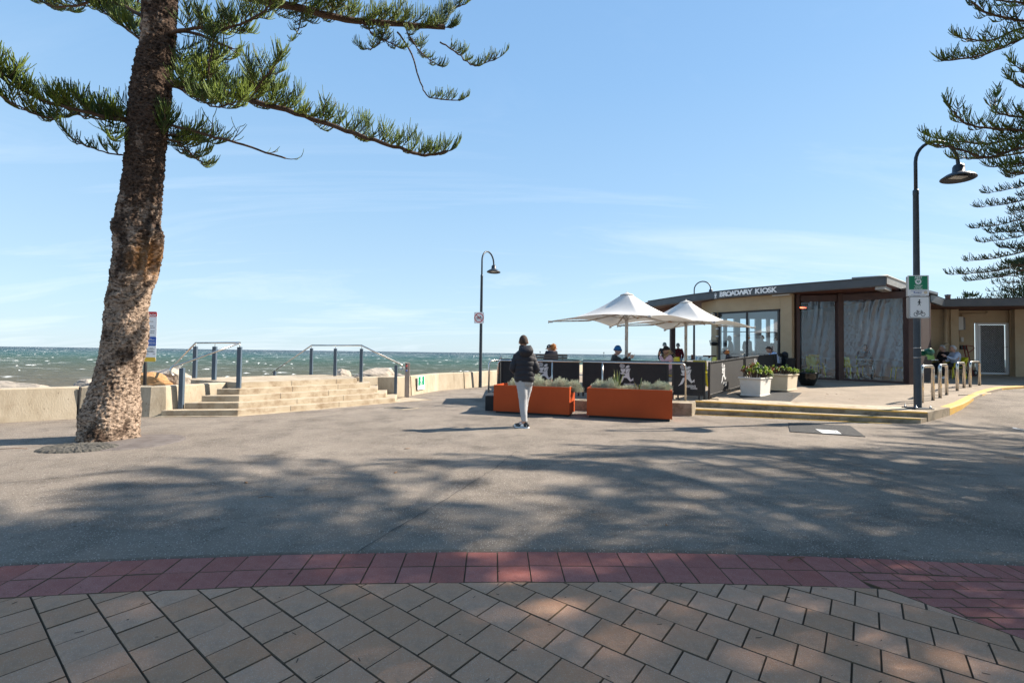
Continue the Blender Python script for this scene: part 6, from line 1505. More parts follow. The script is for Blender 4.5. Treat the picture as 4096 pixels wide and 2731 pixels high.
rb_([(11.0, 8.9, 5.2), (10.0, 8.8, 5.1), (9.5, 8.7, 5.05)])
far2 = dict(cord_len=0.24, cord_r=0.020, cord_gap=0.062, twig_gap=0.22, twig_len=(0.6, 1.7), nseg=2, start=0.06)
# crown of this tree above the picture, and the neighbouring pines whose shade falls on the path
def crown(tree, origin, zlo, zhi, n, blen, gen, lod, r0=0.035, top=0.45):
    for k in range(n):
        u = k / n; z = zlo + (zhi - zlo) * u; a = k * 2.39996 + gen.uniform(-0.2, 0.2); ln = blen * (1 - (1 - top) * u) * gen.uniform(0.75, 1.1)
        d = np.array([math.cos(a), math.sin(a), 0]); c = np.array([origin[0], origin[1], z])
        branch(tree, origin, [c, c + d * ln * 0.35 + [0, 0, 0.05], c + d * ln * 0.7 + [0, 0, -0.05], c + d * ln + [0, 0, 0.1]], r0, 0.02, gen, **lod)
crown(t1, T1O, 10.7, 14.5, 46, 4.5, g6, far2)
SHADE = [((18.2, 6.8, 0), 4.2, 12.5, 46, 4.6), ((7.6, 3.2, 0), 8.6, 14.0, 48, 4.9), ((13.4, 4.3, 0), 4.0, 13.0, 52, 4.3), ((3.0, 0.6, 0), 7.6, 13.0, 20, 4.8), ((22.5, 10.0, 0), 8.0, 17.0, 22, 4.2)]
LABS = ['pine standing right of the picture, casting dappled shade across the asphalt', 'pine just outside the right edge whose high crown shades the middle of the path', 'pine further right behind the viewer shading the brick paving', 'pine beside the viewer with its crown above the picture, shading the left of the path', 'distant pine off to the right of the bike racks']
for (o_, zl, zh, nb_, bl), lb in zip(SHADE, LABS):
    tt = thing('pine_tree', lb, 'tree', o_, 0, 'pines right of the terrace')
    mb = MB(); mb.tube([(0, 0, -0.1), (0.05, 0, zh * .4), (0, 0.05, zh)], [0.26, 0.20, 0.05], 14); mb.build('trunk', bark, tt)
    crown(tt, o_, zl, zh, nb_, bl, g6, far2)
    # branches are in world coordinates relative to the tree's own base
# dense conical pine behind the lamp at the right edge
pine('tall dense conical pine at the right edge with tiered drooping branches', (32.0, 25.4, 0.4), 17.5, 0.3, 12, 4.9, g6, 'pines right of the terrace', 0.10, 8, 'needle_dark', 6.6, 0.45, cord_len=0.32, cord_r=0.020, cord_gap=0.055, twig_gap=0.16, twig_len=(0.3, 0.62), nseg=2, start=0.1, up=0.0)
g7 = np.random.default_rng(9)
pine('small thin pine far beyond the rear building roof', (65.6, 60.0, 0), 14.2, 0.16, 8, 3.0, g7, 'distant pines over the rear roof', 0.02, 5, 'needle_dark', 8.2, 0.9, cord_len=0.5, cord_r=0.04, cord_gap=0.16, twig_gap=0.4, twig_len=(0.5, 1.1), nseg=2, start=0.15)
pine('bushier pine far beyond the rear building, touching the right edge', (67.6, 58.0, 0), 16.5, 0.2, 10, 4.2, g7, 'distant pines over the rear roof', 0.02, 6, 'needle_dark', 7.5, 0.7, cord_len=0.55, cord_r=0.05, cord_gap=0.14, twig_gap=0.4, twig_len=(0.6, 1.4), nseg=2, start=0.1)
pine('low pine top just showing over the rear roof beside the vent pipe', (61.8, 62.0, 0), 9.9, 0.15, 4, 2.6, g7, 'distant pines over the rear roof', 0.02, 6, 'needle_dark', 8.0, 0.8, cord_len=0.5, cord_r=0.05, cord_gap=0.15, twig_gap=0.4, twig_len=(0.5, 1.1), nseg=2, start=0.1)

# ================================================================== planting in the boxes and pots
M['silver_leaf'] = leafmat('silver_leaf', (0.44, 0.48, 0.34), (0.60, 0.62, 0.48), 0.8, 0.1, 9)
M['dry_silver'] = leafmat('dry_silver_leaf', (0.34, 0.26, 0.18), (0.46, 0.40, 0.30), 0.9, 0.1, 12)
M['aloe'] = mat('aloe_leaf', (0.14, 0.20, 0.06), 0.45, col2=(0.34, 0.12, 0.045), nscale=5, npos=(0.45, 0.68))
M['succ_green'] = mat('succulent_green', (0.20, 0.34, 0.03), 0.4, col2=(0.50, 0.58, 0.05), nscale=6)
M['succ_dark'] = mat('succulent_dark', (0.05, 0.13, 0.03), 0.45, col2=(0.12, 0.22, 0.05), nscale=6)
M['succ_red'] = mat('succulent_red', (0.22, 0.07, 0.025), 0.45, col2=(0.42, 0.14, 0.04), nscale=6)
g8 = np.random.default_rng(21)
def silver_bush(label, c, rx, ry, rz_, n, frac_dry=0.25, group='silver cushion bushes in the orange planters'):
    t = thing('silver_bush', label, 'shrub', c, 0, group)
    n = int(n * 1.35); rz_ *= 1.15
    for m_, k in (('silver_leaf', int(n * (1 - frac_dry))), ('dry_silver', int(n * frac_dry))):
        d = g8.normal(0, 1, (k, 3)); d[:, 2] = np.abs(d[:, 2]) * 0.9 + 0.05; d /= np.linalg.norm(d, axis=1, keepdims=True)
        rad = g8.uniform(0.45, 0.98, (k, 1)) if m_ == 'silver_leaf' else g8.uniform(0.25, 0.9, (k, 1))
        lump = np.array([1 + 0.25 * noise.noise(Vector((float(a[0] * 2 + c[0] * 5), float(a[1] * 2), float(a[2] * 2)))) for a in d])[:, None]
        P = d * rad * lump * np.array([rx, ry, rz_])
        D = d + g8.normal(0, 0.45, (k, 3)) + np.array([0, 0, 0.35]); D /= np.linalg.norm(D, axis=1, keepdims=True)
        V, F = cords(P, D, g8.uniform(0.025, 0.055, k), 0.0042, 0.4, 2, 3, g8, 0.2, 0.5)
        np_mesh('foliage' if m_ == 'silver_leaf' else 'dry_stems', V, F, M[m_], t, True, 'stuff')
    return t
def in_planter(pl, x, y, z=0.60):
    a = pl.rotation_euler[2]; return (pl.location[0] + math.cos(a) * x - math.sin(a) * y, pl.location[1] + math.sin(a) * x + math.cos(a) * y, z)
silver_bush('small silver bush at the left end of the left planter, beside the man\'s elbow', in_planter(pl1, 0.42, 0.33), 0.15, 0.16, 0.21, 800, 0.1)
silver_bush('rounded silver bush in the left planter just right of the standing man', in_planter(pl1, 1.02, 0.33), 0.20, 0.22, 0.30, 1500, 0.1)
silver_bush('low half dry silver bush in the middle of the left planter', in_planter(pl1, 1.32, 0.35), 0.20, 0.22, 0.20, 1100, 0.6)
silver_bush('large half dry silver bush near the right end of the left planter', in_planter(pl1, 1.60, 0.36), 0.24, 0.24, 0.25, 1700, 0.45)
silver_bush('silver bush spilling over the right end of the left planter', in_planter(pl1, 1.93, 0.42, 0.55), 0.20, 0.24, 0.26, 1600, 0.4)
silver_bush('silver bush at the left end of the right planter', in_planter(pl2, 0.24, 0.33), 0.19, 0.20, 0.23, 1300, 0.1)
silver_bush('bushy silver bush right below the tall aloe in the right planter', in_planter(pl2, 0.52, 0.32), 0.24, 0.22, 0.25, 1800, 0.12)
silver_bush('low flat silver ground bush between the two aloes', in_planter(pl2, 0.95, 0.35), 0.28, 0.2, 0.14, 1000, 0.4)
silver_bush('silver bush right of the small aloe in the right planter', in_planter(pl2, 1.34, 0.33), 0.17, 0.2, 0.22, 1000, 0.15)
silver_bush('wide silver bush at the right end of the right planter', in_planter(pl2, 1.66, 0.33), 0.26, 0.23, 0.25, 2000, 0.12)

def leaf_blade(mb, P, D, L_, w, th, curl, mi=0, n=7):
    """thick pointed leaf"""
    D = Vector(D).normalized(); sd = D.cross(Vector((0, 0, 1)));
    if sd.length < 0.1: sd = Vector((1, 0, 0))
    sd.normalize(); up = sd.cross(D).normalized(); secs = []
    for i in range(n + 1):
        s = i / n; c = Vector(P) + D * L_ * s + Vector((0, 0, -1)) * curl * L_ * s * s
        ww = w * (0.75 + 0.5 * s) * (1 - s ** 2.2) + 0.0008; tt = th * (1 - s ** 1.5) + 0.0005
        secs.append([tuple(c - sd * ww), tuple(c - up * tt), tuple(c + sd * ww), tuple(c + up * tt * 0.25)])
    mb.loft(secs, mi)
def aloe(label, c, n, L_, w, rr, spread=0.55):
    t = thing('aloe_plant', label, 'plant', c, 0, 'aloes in the right orange planter')
    for k in range(n):
        a = 2.4 * k + rr.uniform(-.3, .3); sp = spread * (0.25 + 0.85 * (k / n)) ; mb = MB(); leaf_blade(mb, (0, 0, 0), (math.cos(a) * sp, math.sin(a) * sp, 1), L_ * rr.uniform(0.7, 1.05), w, w * 0.35, rr.uniform(-0.15, 0.25)); mb.build('leaf', M['aloe'], t)
aloe('tall dark tipped aloe in the right planter in front of the rail post', in_planter(pl2, 0.66, 0.40, 0.62), 13, 0.50, 0.026, random.Random(3), 0.55)
aloe('small spreading aloe in the middle of the right planter', in_planter(pl2, 1.17, 0.32, 0.60), 6, 0.36, 0.020, random.Random(5), 0.95)

def rosette(P, D, r, n, m_, parent, rr, name='rosette'):
    mb = MB(); D = Vector(D).normalized(); q = D.to_track_quat('Z', 'Y').to_matrix()
    for k in range(n):
        a = 2.4 * k; el = R(12 + 68 * (1 - k / n)); d = q @ Vector((math.cos(a) * math.cos(el), math.sin(a) * math.cos(el), math.sin(el)))
        leaf_blade(mb, P, d, r * (0.65 + 0.4 * k / n), r * 0.20, r * 0.05, rr.uniform(-0.1, 0.15), 0, 4)
    return mb.build(name, M[m_], parent, recalc=False)
def succulent(label, c, rx, ry, h, n, rr, red=0.15, dark=0.35, size=0.075, group='succulents in the pots'):
    t = thing('succulent_plant', label, 'plant', c, 0, group); st = MB()
    for k in range(n):
        a = rr.uniform(0, 6.28); u = math.sqrt(rr.random()); x, y = math.cos(a) * u * rx, math.sin(a) * u * ry; z = h * (0.25 + 0.75 * (1 - u * u * 0.7)) * rr.uniform(0.5, 1.05)
        q = rr.random(); m_ = 'succ_dark' if q < dark else 'succ_green'
        if x < -rx * 0.3 and rr.random() < red * 3: m_ = 'succ_red'
        st.tube([(x * 0.4, y * 0.4, -0.05), (x * 0.8, y * 0.8, z * 0.6), (x, y, z)], 0.007, 5, cap=False)
        rosette((x, y, z), (x * 1.6, y * 1.6, 0.12 + rr.uniform(0, 0.15)), size * rr.uniform(0.7, 1.2), 13, m_, t, rr)
    st.build('stems', M['branch_bark'], t)['kind'] = 'stuff'
    return t
# white box pots
def box_pot(label, c, rz, w, d_, h, m_):
    t = thing('square_pot', label, 'pot', c, rz, 'square pots on the terrace'); mb = MB()
    def ring(s, z, r=0.0): return [(p[0], p[1], z) for p in rrect(w * s + r, d_ * s + r, 0.02, 2)]
    mb.loft([ring(0.90, 0), ring(0.90, 0.03), ring(0.86, 0.035), ring(0.93, h - 0.10), ring(0.95, h - 0.09), ring(0.95, h - 0.075), ring(0.93, h - 0.07), ring(1.03, h - 0.03), ring(1.04, h - 0.01), ring(1.02, h), ring(0.92, h), ring(0.90, h - 0.05)], smooth=False)
    mb.build('pot_body', M[m_], t)
    mb = MB(); mb.prism([(p[0], p[1]) for p in rrect(w * 0.9, d_ * 0.9, 0.01, 2)], h - 0.08, h - 0.045); mb.build('soil', M['soil'], t); return t
wz = terr(7.0, 13.2)
box_pot('chunky white square pot with bright green succulents at the top of the steps', (7.05, 13.32, wz), R(44), 0.98, 0.60, 0.52, 'white_pot')
succulent('big mound of lime green and reddish succulents in the white square pot', (7.05, 13.32, wz + 0.46), 0.44, 0.32, 0.46, 64, random.Random(2), size=0.095)
rr_ = random.Random(8)
mbs = thing('succulent_flower_stalk', 'dry brown flower stalk rising from the white pot in front of the barrier', 'flower stalk', (6.82, 13.25, wz + 0.52)); mb = MB()
mb.tube([(0, 0, 0), (0.04, 0, 0.2), (0.12, 0, 0.36)], 0.009, 6); mb.build('stalk', M['leaf_dry'], mbs); mb = MB()
for k in range(14): mb.ell((0.12 + rr_.uniform(-.04, .04), rr_.uniform(-.03, .03), 0.36 + rr_.uniform(-.03, .05)), 0.012, 0.012, 0.018, 5, 4)
mb.build('flower_head', mat('dry_flower', (0.45, 0.2, 0.09), 0.8, col2=(0.3, 0.1, 0.05)), mbs)['kind'] = 'stuff'
wz2 = terr(8.5, 14.6)
box_pot('cream square pot with yellow green succulents behind the white one', (8.48, 14.42, wz2), R(42), 1.02, 0.62, 0.50, 'cream_pot')
succulent('yellow green succulents filling the cream square pot', (8.48, 14.42, wz2 + 0.44), 0.46, 0.30, 0.34, 54, random.Random(4), 0.25, 0.35, 0.085)
wz3 = terr(10.1, 15.7)
t = thing('round_black_pot', 'round glossy black pot with a low green plant in front of the plastic blind', 'pot', (10.1, 15.72, wz3)); mb = MB()
mb.lathe([(0.17, 0), (0.19, 0.01), (0.25, 0.12), (0.295, 0.27), (0.305, 0.38), (0.32, 0.40), (0.32, 0.435), (0.30, 0.44), (0.28, 0.43), (0.27, 0.38)], 32, cap=False); mb.build('pot_body', M['black_glaze'], t)
mb = MB(); mb.lathe([(0.001, 0.385), (0.275, 0.385), (0.275, 0.37)], 24); mb.build('soil', M['soil'], t)
succulent('low dark green plant in the round black pot', (10.1, 15.72, wz3 + 0.38), 0.24, 0.24, 0.15, 26, random.Random(6), 0.0, 0.8, 0.06)

# ================================================================== furniture
def chair(name, label, c, rz, m_='yellow_plastic', arms=False, group='yellow plastic cafe chairs'):
    t = thing(name, label, 'chair', c, rz, group); W2 = 0.23
    mb = MB(); mb.loft([[(-W2, -0.2, 0.44), (W2, -0.2, 0.44), (W2, -0.2, 0.465), (-W2, -0.2, 0.465)], [(-W2, 0.0, 0.43), (W2, 0.0, 0.43), (W2, 0, 0.45), (-W2, 0, 0.45)], [(-W2 * .92, 0.2, 0.44), (W2 * .92, 0.2, 0.44), (W2 * .92, 0.2, 0.46), (-W2 * .92, 0.2, 0.46)]]); mb.build('seat', M[m_], t)
    secs = []
    for i in range(8):
        s = i / 7; z = 0.44 + 0.40 * s; y = -0.20 - 0.09 * s; w = W2 * (0.98 - 0.02 * s - (0.25 * max(0, s - 0.8)))
        b = 0.03
        secs.append([(-w, y, z), (-w * 0.5, y - b, z), (0, y - b * 1.3, z), (w * 0.5, y - b, z), (w, y, z), (w, y - 0.02, z), (w * 0.5, y - b - 0.02, z), (0, y - b * 1.3 - 0.02, z), (-w * 0.5, y - b - 0.02, z), (-w, y - 0.02, z)])
    mb = MB(); mb.loft(secs); mb.build('backrest', M[m_], t)
    for sx in (-1, 1):
        for sy, y0 in ((1, 0.18), (-1, -0.19)):
            mb = MB(); mb.tube([(sx * 0.19, y0, 0.44), (sx * 0.225, y0 + sy * 0.05, 0.0)], [0.028, 0.018], 6, smooth=False); mb.build('leg', M[m_], t)
        if arms:
            mb = MB(); mb.tube([(sx * 0.25, -0.27, 0.78), (sx * 0.27, -0.05, 0.66), (sx * 0.26, 0.18, 0.60), (sx * 0.23, 0.16, 0.44)], 0.022, 6, smooth=False); mb.tube([(sx * 0.23, -0.17, 0.45), (sx * 0.25, -0.27, 0.78)], 0.022, 6, smooth=False); mb.build('armrest', M[m_], t)
    return t
def table(label, c, w, d_, h=0.74, group='white topped cafe tables', rz=0):
    t = thing('cafe_table', label, 'table', c, rz, group); mb = MB(); mb.box(-w / 2, w / 2, -d_ / 2, d_ / 2, h - 0.03, h, bev=0.006); mb.build('tabletop', M['table_white'], t)
    mb = MB(); mb.tube([(0, 0, 0.02), (0, 0, h - 0.03)], 0.03, 10); mb.build('pedestal', M['steel'], t); mb = MB(); mb.box(-0.22, 0.22, -0.22, 0.22, 0, 0.02, bev=0.005); mb.build('base', M['black_metal'], t)
    return t
tz = lambda x, y: terr(x, y)
table('cafe table by the verandah with menu block, glass and cup on it', (7.02, 17.6, tz(7, 17.6)), 0.62, 0.62)
chair('cafe_chair', 'yellow chair left of the table with the brown menu block', (6.58, 17.65, tz(6.5, 17.6)), R(-80))
chair('cafe_chair', 'yellow chair right of the table with the brown menu block', (7.50, 17.7, tz(7.5, 17.7)), R(85))
chair('cafe_chair', 'yellow chair back just above the dusty angled barrier', (6.95, 15.75, tz(7, 15.7)), R(10))
chair('cafe_chair', 'dark chair back above the barrier near the cream column', (7.9, 17.0, tz(7.9, 17)), R(30), 'black_fabric', False, 'dark cafe chairs')
chair('cafe_chair', 'dark chair back in front of the kiosk window mullion', (8.75, 17.4, tz(8.7, 17.4)), R(-60), 'black_fabric', False, 'dark cafe chairs')
chair('cafe_chair', 'yellow chair tucked behind the umbrella pole nearest the kiosk', (6.3, 15.4, tz(6.3, 15.4)), R(160))
t = thing('menu_block', 'dark brown menu block standing on the verandah table', 'menu holder', (6.86, 17.5, tz(7, 17.6) + 0.74)); mb = MB(); mb.box(-0.035, 0.035, -0.03, 0.03, 0.02, 0.19, bev=0.004); mb.build('block', M['rust_brown'], t); mb = MB(); mb.lathe([(0.09, 0.0), (0.10, 0.02), (0.03, 0.022)], 14); mb.build('tray', M['black_metal'], t)
t = thing('drinking_glass', 'clear glass with a straw on the verandah table', 'glass', (7.02, 17.5, tz(7, 17.6) + 0.74)); mb = MB(); mb.lathe([(0.03, 0), (0.037, 0.11), (0.035, 0.11), (0.028, 0.006), (0.001, 0.006)], 14, cap=False); mb.build('tumbler', M['glass'], t); mb = MB(); mb.tube([(0, 0, 0.01), (-0.03, 0, 0.19)], 0.004, 5); mb.build('straw', M['ink'], t)
t = thing('coffee_cup', 'pale grey cup at the right side of the verandah table', 'cup', (7.16, 17.5, tz(7, 17.6) + 0.74)); mb = MB(); mb.lathe([(0.028, 0), (0.042, 0.03), (0.045, 0.085), (0.041, 0.085), (0.03, 0.01), (0.001, 0.01)], 14, cap=False); mb.build('cup_body', M['sign_back'], t)
mb = MB(); mb.tube([(0.042, 0, 0.07), (0.068, 0, 0.06), (0.064, 0, 0.03), (0.04, 0, 0.025)], 0.006, 6); mb.build('cup_handle', M['sign_back'], t)
# behind the plastic blinds
chair('cafe_chair', 'yellow chair behind the left plastic blind', (12.30, 18.6, tz(12.3, 18.6)), R(185))
chair('cafe_chair', 'second yellow chair deeper behind the left plastic blind', (13.3, 20.1, tz(13.3, 20)), R(165))
table('cafe table behind the left plastic blind', (12.95, 19.0, tz(12.9, 19)), 0.7, 0.7)
table('long cafe table behind the right plastic blind', (14.35, 18.3, tz(14.3, 18.3)), 1.3, 0.7)
chair('cafe_chair', 'yellow chair at the left edge behind the right plastic blind', (13.25, 18.1, tz(13.2, 18)), R(-70))
chair('cafe_chair', 'yellow chair at the right behind the right plastic blind', (15.05, 17.85, tz(15, 17.8)), R(70))
chair('cafe_chair', 'yellow chair on the far side of the long table', (14.6, 19.0, tz(14.6, 19)), R(170))
# chairs used by the seated pair near the rear building
chair('cafe_chair', 'yellow angular armchair holding the elderly person in the pale blue top', (17.45, 18.12, tz(17.4, 18.1)), R(78), 'yellow_plastic', True)
chair('cafe_chair', 'yellow armchair behind, holding the elderly person in black', (17.60, 18.78, tz(17.6, 18.7)), R(88), 'yellow_plastic', True)
table('small cafe table in front of the elderly pair, edge just visible past the brown panel', (16.3, 18.2, tz(16.3, 18.2)), 0.6, 0.6)
# timber bench with the red-haired woman
t = thing('timber_bench', 'dark timber slat bench facing the sea, its back just above the barrier', 'bench', (1.40, 16.75, tz(1.4, 16.7)), R(-6))
for k, z in enumerate((1.0 - 0.06, 0.85, 0.76)):
    mb = MB(); mb.box(-0.78, 0.62, -0.012 - 0.01 * k, 0.014 - 0.01 * k, z - 0.035, z + 0.035, bev=0.004); mb.build('back_slat', M['bench_wood'], t)
for k in range(4):
    mb = MB(); mb.box(-0.78, 0.62, 0.08 + 0.1 * k, 0.16 + 0.1 * k, 0.43, 0.455, bev=0.003); mb.build('seat_slat', M['bench_wood'], t)
for x in (-0.6, 0.45):
    mb = MB(); mb.tube([(x, 0.46, 0), (x, 0.45, 0.42), (x, 0.05, 0.42), (x, 0.01, 0.98)], 0.022, 6); mb.tube([(x, 0.05, 0.42), (x, 0.02, 0)], 0.022, 6); mb.build('leg', M['black_metal'], t)
# sea markers
for k, (x, zt, lb) in enumerate(((36.8, 4.3, 'thin channel marker on the horizon right of the standing man'), (122.0, 4.6, 'thin channel marker on the horizon left of the umbrella pole'))):
    y = 600.0; x = 36.8 if k == 0 else 120.0
    t = thing('channel_marker', lb, 'marker', (x, y, -2.2), 0, 'channel markers out at sea'); mb = MB(); mb.tube([(0, 0, 0), (0, 0, 6.2)], 0.28, 6); mb.build('pile', M['grey_dark'], t); mb = MB(); mb.box(-0.6, 0.6, -0.2, 0.2, 5.0, 6.6); mb.build('topmark', M['ink'], t)

# ================================================================== litter on the ground
rr = random.Random(12)
def debris(x, y, L_, kind, a, zb=None):
    z = (zroad(x, y) + 0.012) if zb is None else zb
    if kind == 'twig':
        mb = MB(); mb.tube([(0, 0, 0.004), (L_ * 0.5, L_ * 0.06, 0.012), (L_, -L_ * 0.03, 0.006)], 0.0035, 5); o = mb.build('dry_twig', M['twig_dry'], None, (x, y, z), a); return o
    mb = MB(); leaf_blade(mb, (0, 0, 0.004), (1, 0.2, 0.08), L_, L_ * 0.18, 0.001, 0.1, 0, 5); o = mb.build('dry_leaf', M['leaf_dry'], None, (x, y, z), a); return o
DB = [(2.02, 3.37, 0.16, 'twig', 0.35, 0.004, 'curved dry pine twig lying on the red brick border'), (3.0, 3.22, 0.07, 'twig', 2.2, 0.004, 'tiny dry twig where the red border meets the asphalt at the right'), (-7.3, 6.6, 0.35, 'twig', 0.2, None, 'long reddish twig on the asphalt left of the pine'),
      (-1.6, 7.0, 0.10, 'leaf', 0.4, None, 'brown leaf beside the diagonal asphalt seam'), (-1.4, 5.6, 0.08, 'leaf', 1.2, None, 'small brown leaf left of the diagonal seam'), (-2.9, 5.1, 0.09, 'leaf', 2.0, None, 'brown leaf on the shaded asphalt at the left'), (-2.5, 4.6, 0.14, 'twig', 0.2, None, 'short twig on the shaded asphalt at the left'),
      (4.7, 5.9, 0.10, 'leaf', 0.1, None, 'pale leaf on the shaded asphalt at the right'), (7.6, 6.9, 0.2, 'twig', 3.0, None, 'dry twig on the asphalt at the far right'), (1.35, 4.0, 0.05, 'leaf', 1.0, None, 'tiny pale leaf on the asphalt above the middle of the border')]
for x, y, l_, kd, a, zb, lb in DB: tag(debris(x, y, l_, kd, a, zb), lb, 'twig' if kd == 'twig' else 'leaf')
# drift of dry leaves against the steps (too many and small to count)
V = []; F = []
for k in range(260):
    u = rr.random(); x = 4.6 + u * 3.6 + rr.gauss(0, .05); y = 11.62 - (x - 4.55) * 0.288 - abs(rr.gauss(0, 0.06)) - 0.01
    if rr.random() < 0.25: x, y = rr.uniform(7.8, 10.2), rr.uniform(12.3, 13.6)
    zb = terr(x, y) + 0.006 if y > 11.9 else 0.020
    a = rr.uniform(0, 3.14); L_ = rr.uniform(0.02, 0.07); w = L_ * 0.28; h = rr.uniform(0, 0.012); c, s = math.cos(a), math.sin(a); b = len(V)
    for (p, q, r_) in ((-L_ / 2, 0, 0), (0, -w / 2, h), (L_ / 2, 0, h * .6), (0, w / 2, h)): V.append((x + p * c - q * s, y + p * s + q * c, zb + r_))
    F.append((b, b + 1, b + 2, b + 3))
o = np_mesh('leaf_litter', np.array(V), np.array(F), M['leaf_dry'], None, False, 'stuff'); tag(o, 'scattered dry leaves gathered along the foot of the terrace steps', 'leaf litter')

# fine litter: pine needles and crumbs on the asphalt and in the paver joints
V = []; F = []
for k in range(900):
    y = 1.9 + 6.8 * rr.random() ** 1.3; x = rr.uniform(-1.1, 1.1) * y
    if y < 3.4 and rr.random() < 0.75: continue
    if y > 3.4: zb = zroad(x, y) + 0.0165
    else: zb = 0.004
    a = rr.gauss(0.2, 0.9); L_ = rr.uniform(0.006, 0.035) * (1.5 if rr.random() < .1 else 1); w = rr.uniform(0.0018, 0.004); c, s_2 = math.cos(a), math.sin(a); b = len(V)
    for (p, q, r_) in ((-L_ / 2, -w / 2, 0), (L_ / 2, -w / 2, 0.001), (L_ / 2, w / 2, 0.003), (-L_ / 2, w / 2, 0.002)): V.append((x + p * c - q * s_2, y + p * s_2 + q * c, zb + r_))
    F.append((b, b + 1, b + 2, b + 3))
o = np_mesh('needle_litter', np.array(V), np.array(F), mat('needle_litter', (0.10, 0.055, 0.03), 0.9, col2=(0.03, 0.025, 0.02), nscale=1.5), None, False, 'stuff'); tag(o, 'fine dry needles and crumbs strewn over the asphalt and paving', 'litter')

# ================================================================== people
M['skin'] = mat('skin', (0.48, 0.26, 0.18), 0.55, col2=(0.52, 0.30, 0.21), nscale=8)
M['skin_pale'] = mat('skin_pale', (0.55, 0.33, 0.25), 0.55)
def cloth(name, c, c2=None, bump=0.3, rough=0.85): return mat(name, c, rough, col2=c2 or tuple(min(1, x * 1.3) for x in c), nscale=9, bump=bump, bscale=70)
def skin_mesh(J, E, sub=2, root=None):
    """J {name: ((x,y,z), r or (rx,ry))}, E [(a,b)] -> mesh grown by a Skin modifier"""
    names = list(J); idx = {n: i for i, n in enumerate(names)}
    me = bpy.data.meshes.new('tmp'); me.from_pydata([J[n][0] for n in names], [(idx[a], idx[b]) for a, b in E], [])
    ob = bpy.data.objects.new('tmp', me); COL.objects.link(ob)
    ob.modifiers.new('s', 'SKIN'); 
    for i, nme in enumerate(names):
        r = J[nme][1]; r = r if isinstance(r, tuple) else (r, r); me.skin_vertices[0].data[i].radius = r
        me.skin_vertices[0].data[i].use_root = (nme == (root or names[0]))
    if sub: s = ob.modifiers.new('u', 'SUBSURF'); s.levels = sub; s.render_levels = sub
    dg = bpy.context.evaluated_depsgraph_get(); dg.update(); out = bpy.data.meshes.new_from_object(ob.evaluated_get(dg))
    bpy.data.objects.remove(ob); bpy.data.meshes.remove(me); return out
def mesh_into(mb, me, mi=0):
    mb.add([v.co.copy() for v in me.vertices], [list(p.vertices) for p in me.polygons], mi, True); bpy.data.meshes.remove(me)
def head_geo(mb, c, yaw=0.0, pitch=0.0, s=1.0, mi=0):
    """head with jaw, nose, eye sockets, mouth and ears; faces +Y before rotation"""
    Rm = Matrix.Rotation(yaw, 3, 'Z') @ Matrix.Rotation(pitch, 3, 'X'); C = Vector(c); n, m = 28, 22; vs = []
    for i in range(m + 1):
        v = math.pi * i / m; z = -math.cos(v)
        for k in range(n):
            a = 2 * math.pi * k / n; x, y = math.sin(a) * math.sin(v), math.cos(a) * math.sin(v)
            X, Y, Zz = x * 0.080, y * 0.099, z * 0.122
            if z < 0: X *= 1 - 0.26 * (-z) ** 1.3; Y *= 1 - 0.10 * (-z) - (0.22 * (-z) if y < 0 else 0)
            if y > 0.3:
                f = math.exp(-(x / 0.16) ** 2); Y += 0.022 * f * math.exp(-((z + 0.16) / 0.17) ** 2)          # nose
                for ex_ in (-0.38, 0.38): Y -= 0.009 * math.exp(-((x - ex_) / 0.16) ** 2 - ((z - 0.05) / 0.11) ** 2)
                Y += 0.005 * math.exp(-(x / 0.25) ** 2 - ((z + 0.47) / 0.09) ** 2) - 0.004 * math.exp(-(x / 0.25) ** 2 - ((z + 0.40) / 0.03) ** 2)
            vs.append(C + Rm @ (Vector((X, Y, Zz)) * s))
    fs = [(i * n + k, i * n + (k + 1) % n, (i + 1) * n + (k + 1) % n, (i + 1) * n + k) for i in range(m) for k in range(n)]
    mb.add(vs, fs, mi, True)
    for sx in (-1, 1): mb.ell(C + Rm @ (Vector((sx * 0.088, -0.008, -0.016)) * s), 0.012 * s, 0.022 * s, 0.034 * s, 8, 6, mi, Rm)
    return Rm
def eyes_geo(parent, c, Rm, s=1.0):
    mb = MB(); C = Vector(c)
    for sx in (-1, 1): mb.ell(C + Rm @ (Vector((sx * 0.029, 0.079, 0.006)) * s), 0.010 * s, 0.006 * s, 0.006 * s, 8, 6)
    mb.build('eyes', M['ink'], parent)['kind'] = 'stuff'
    mb = MB(); mb.ell(C + Rm @ (Vector((0, 0.080, -0.055)) * s), 0.022 * s, 0.006 * s, 0.006 * s, 8, 6); mb.build('mouth', mat_lip, parent)
mat_lip = mat('lips', (0.38, 0.13, 0.11), 0.5)
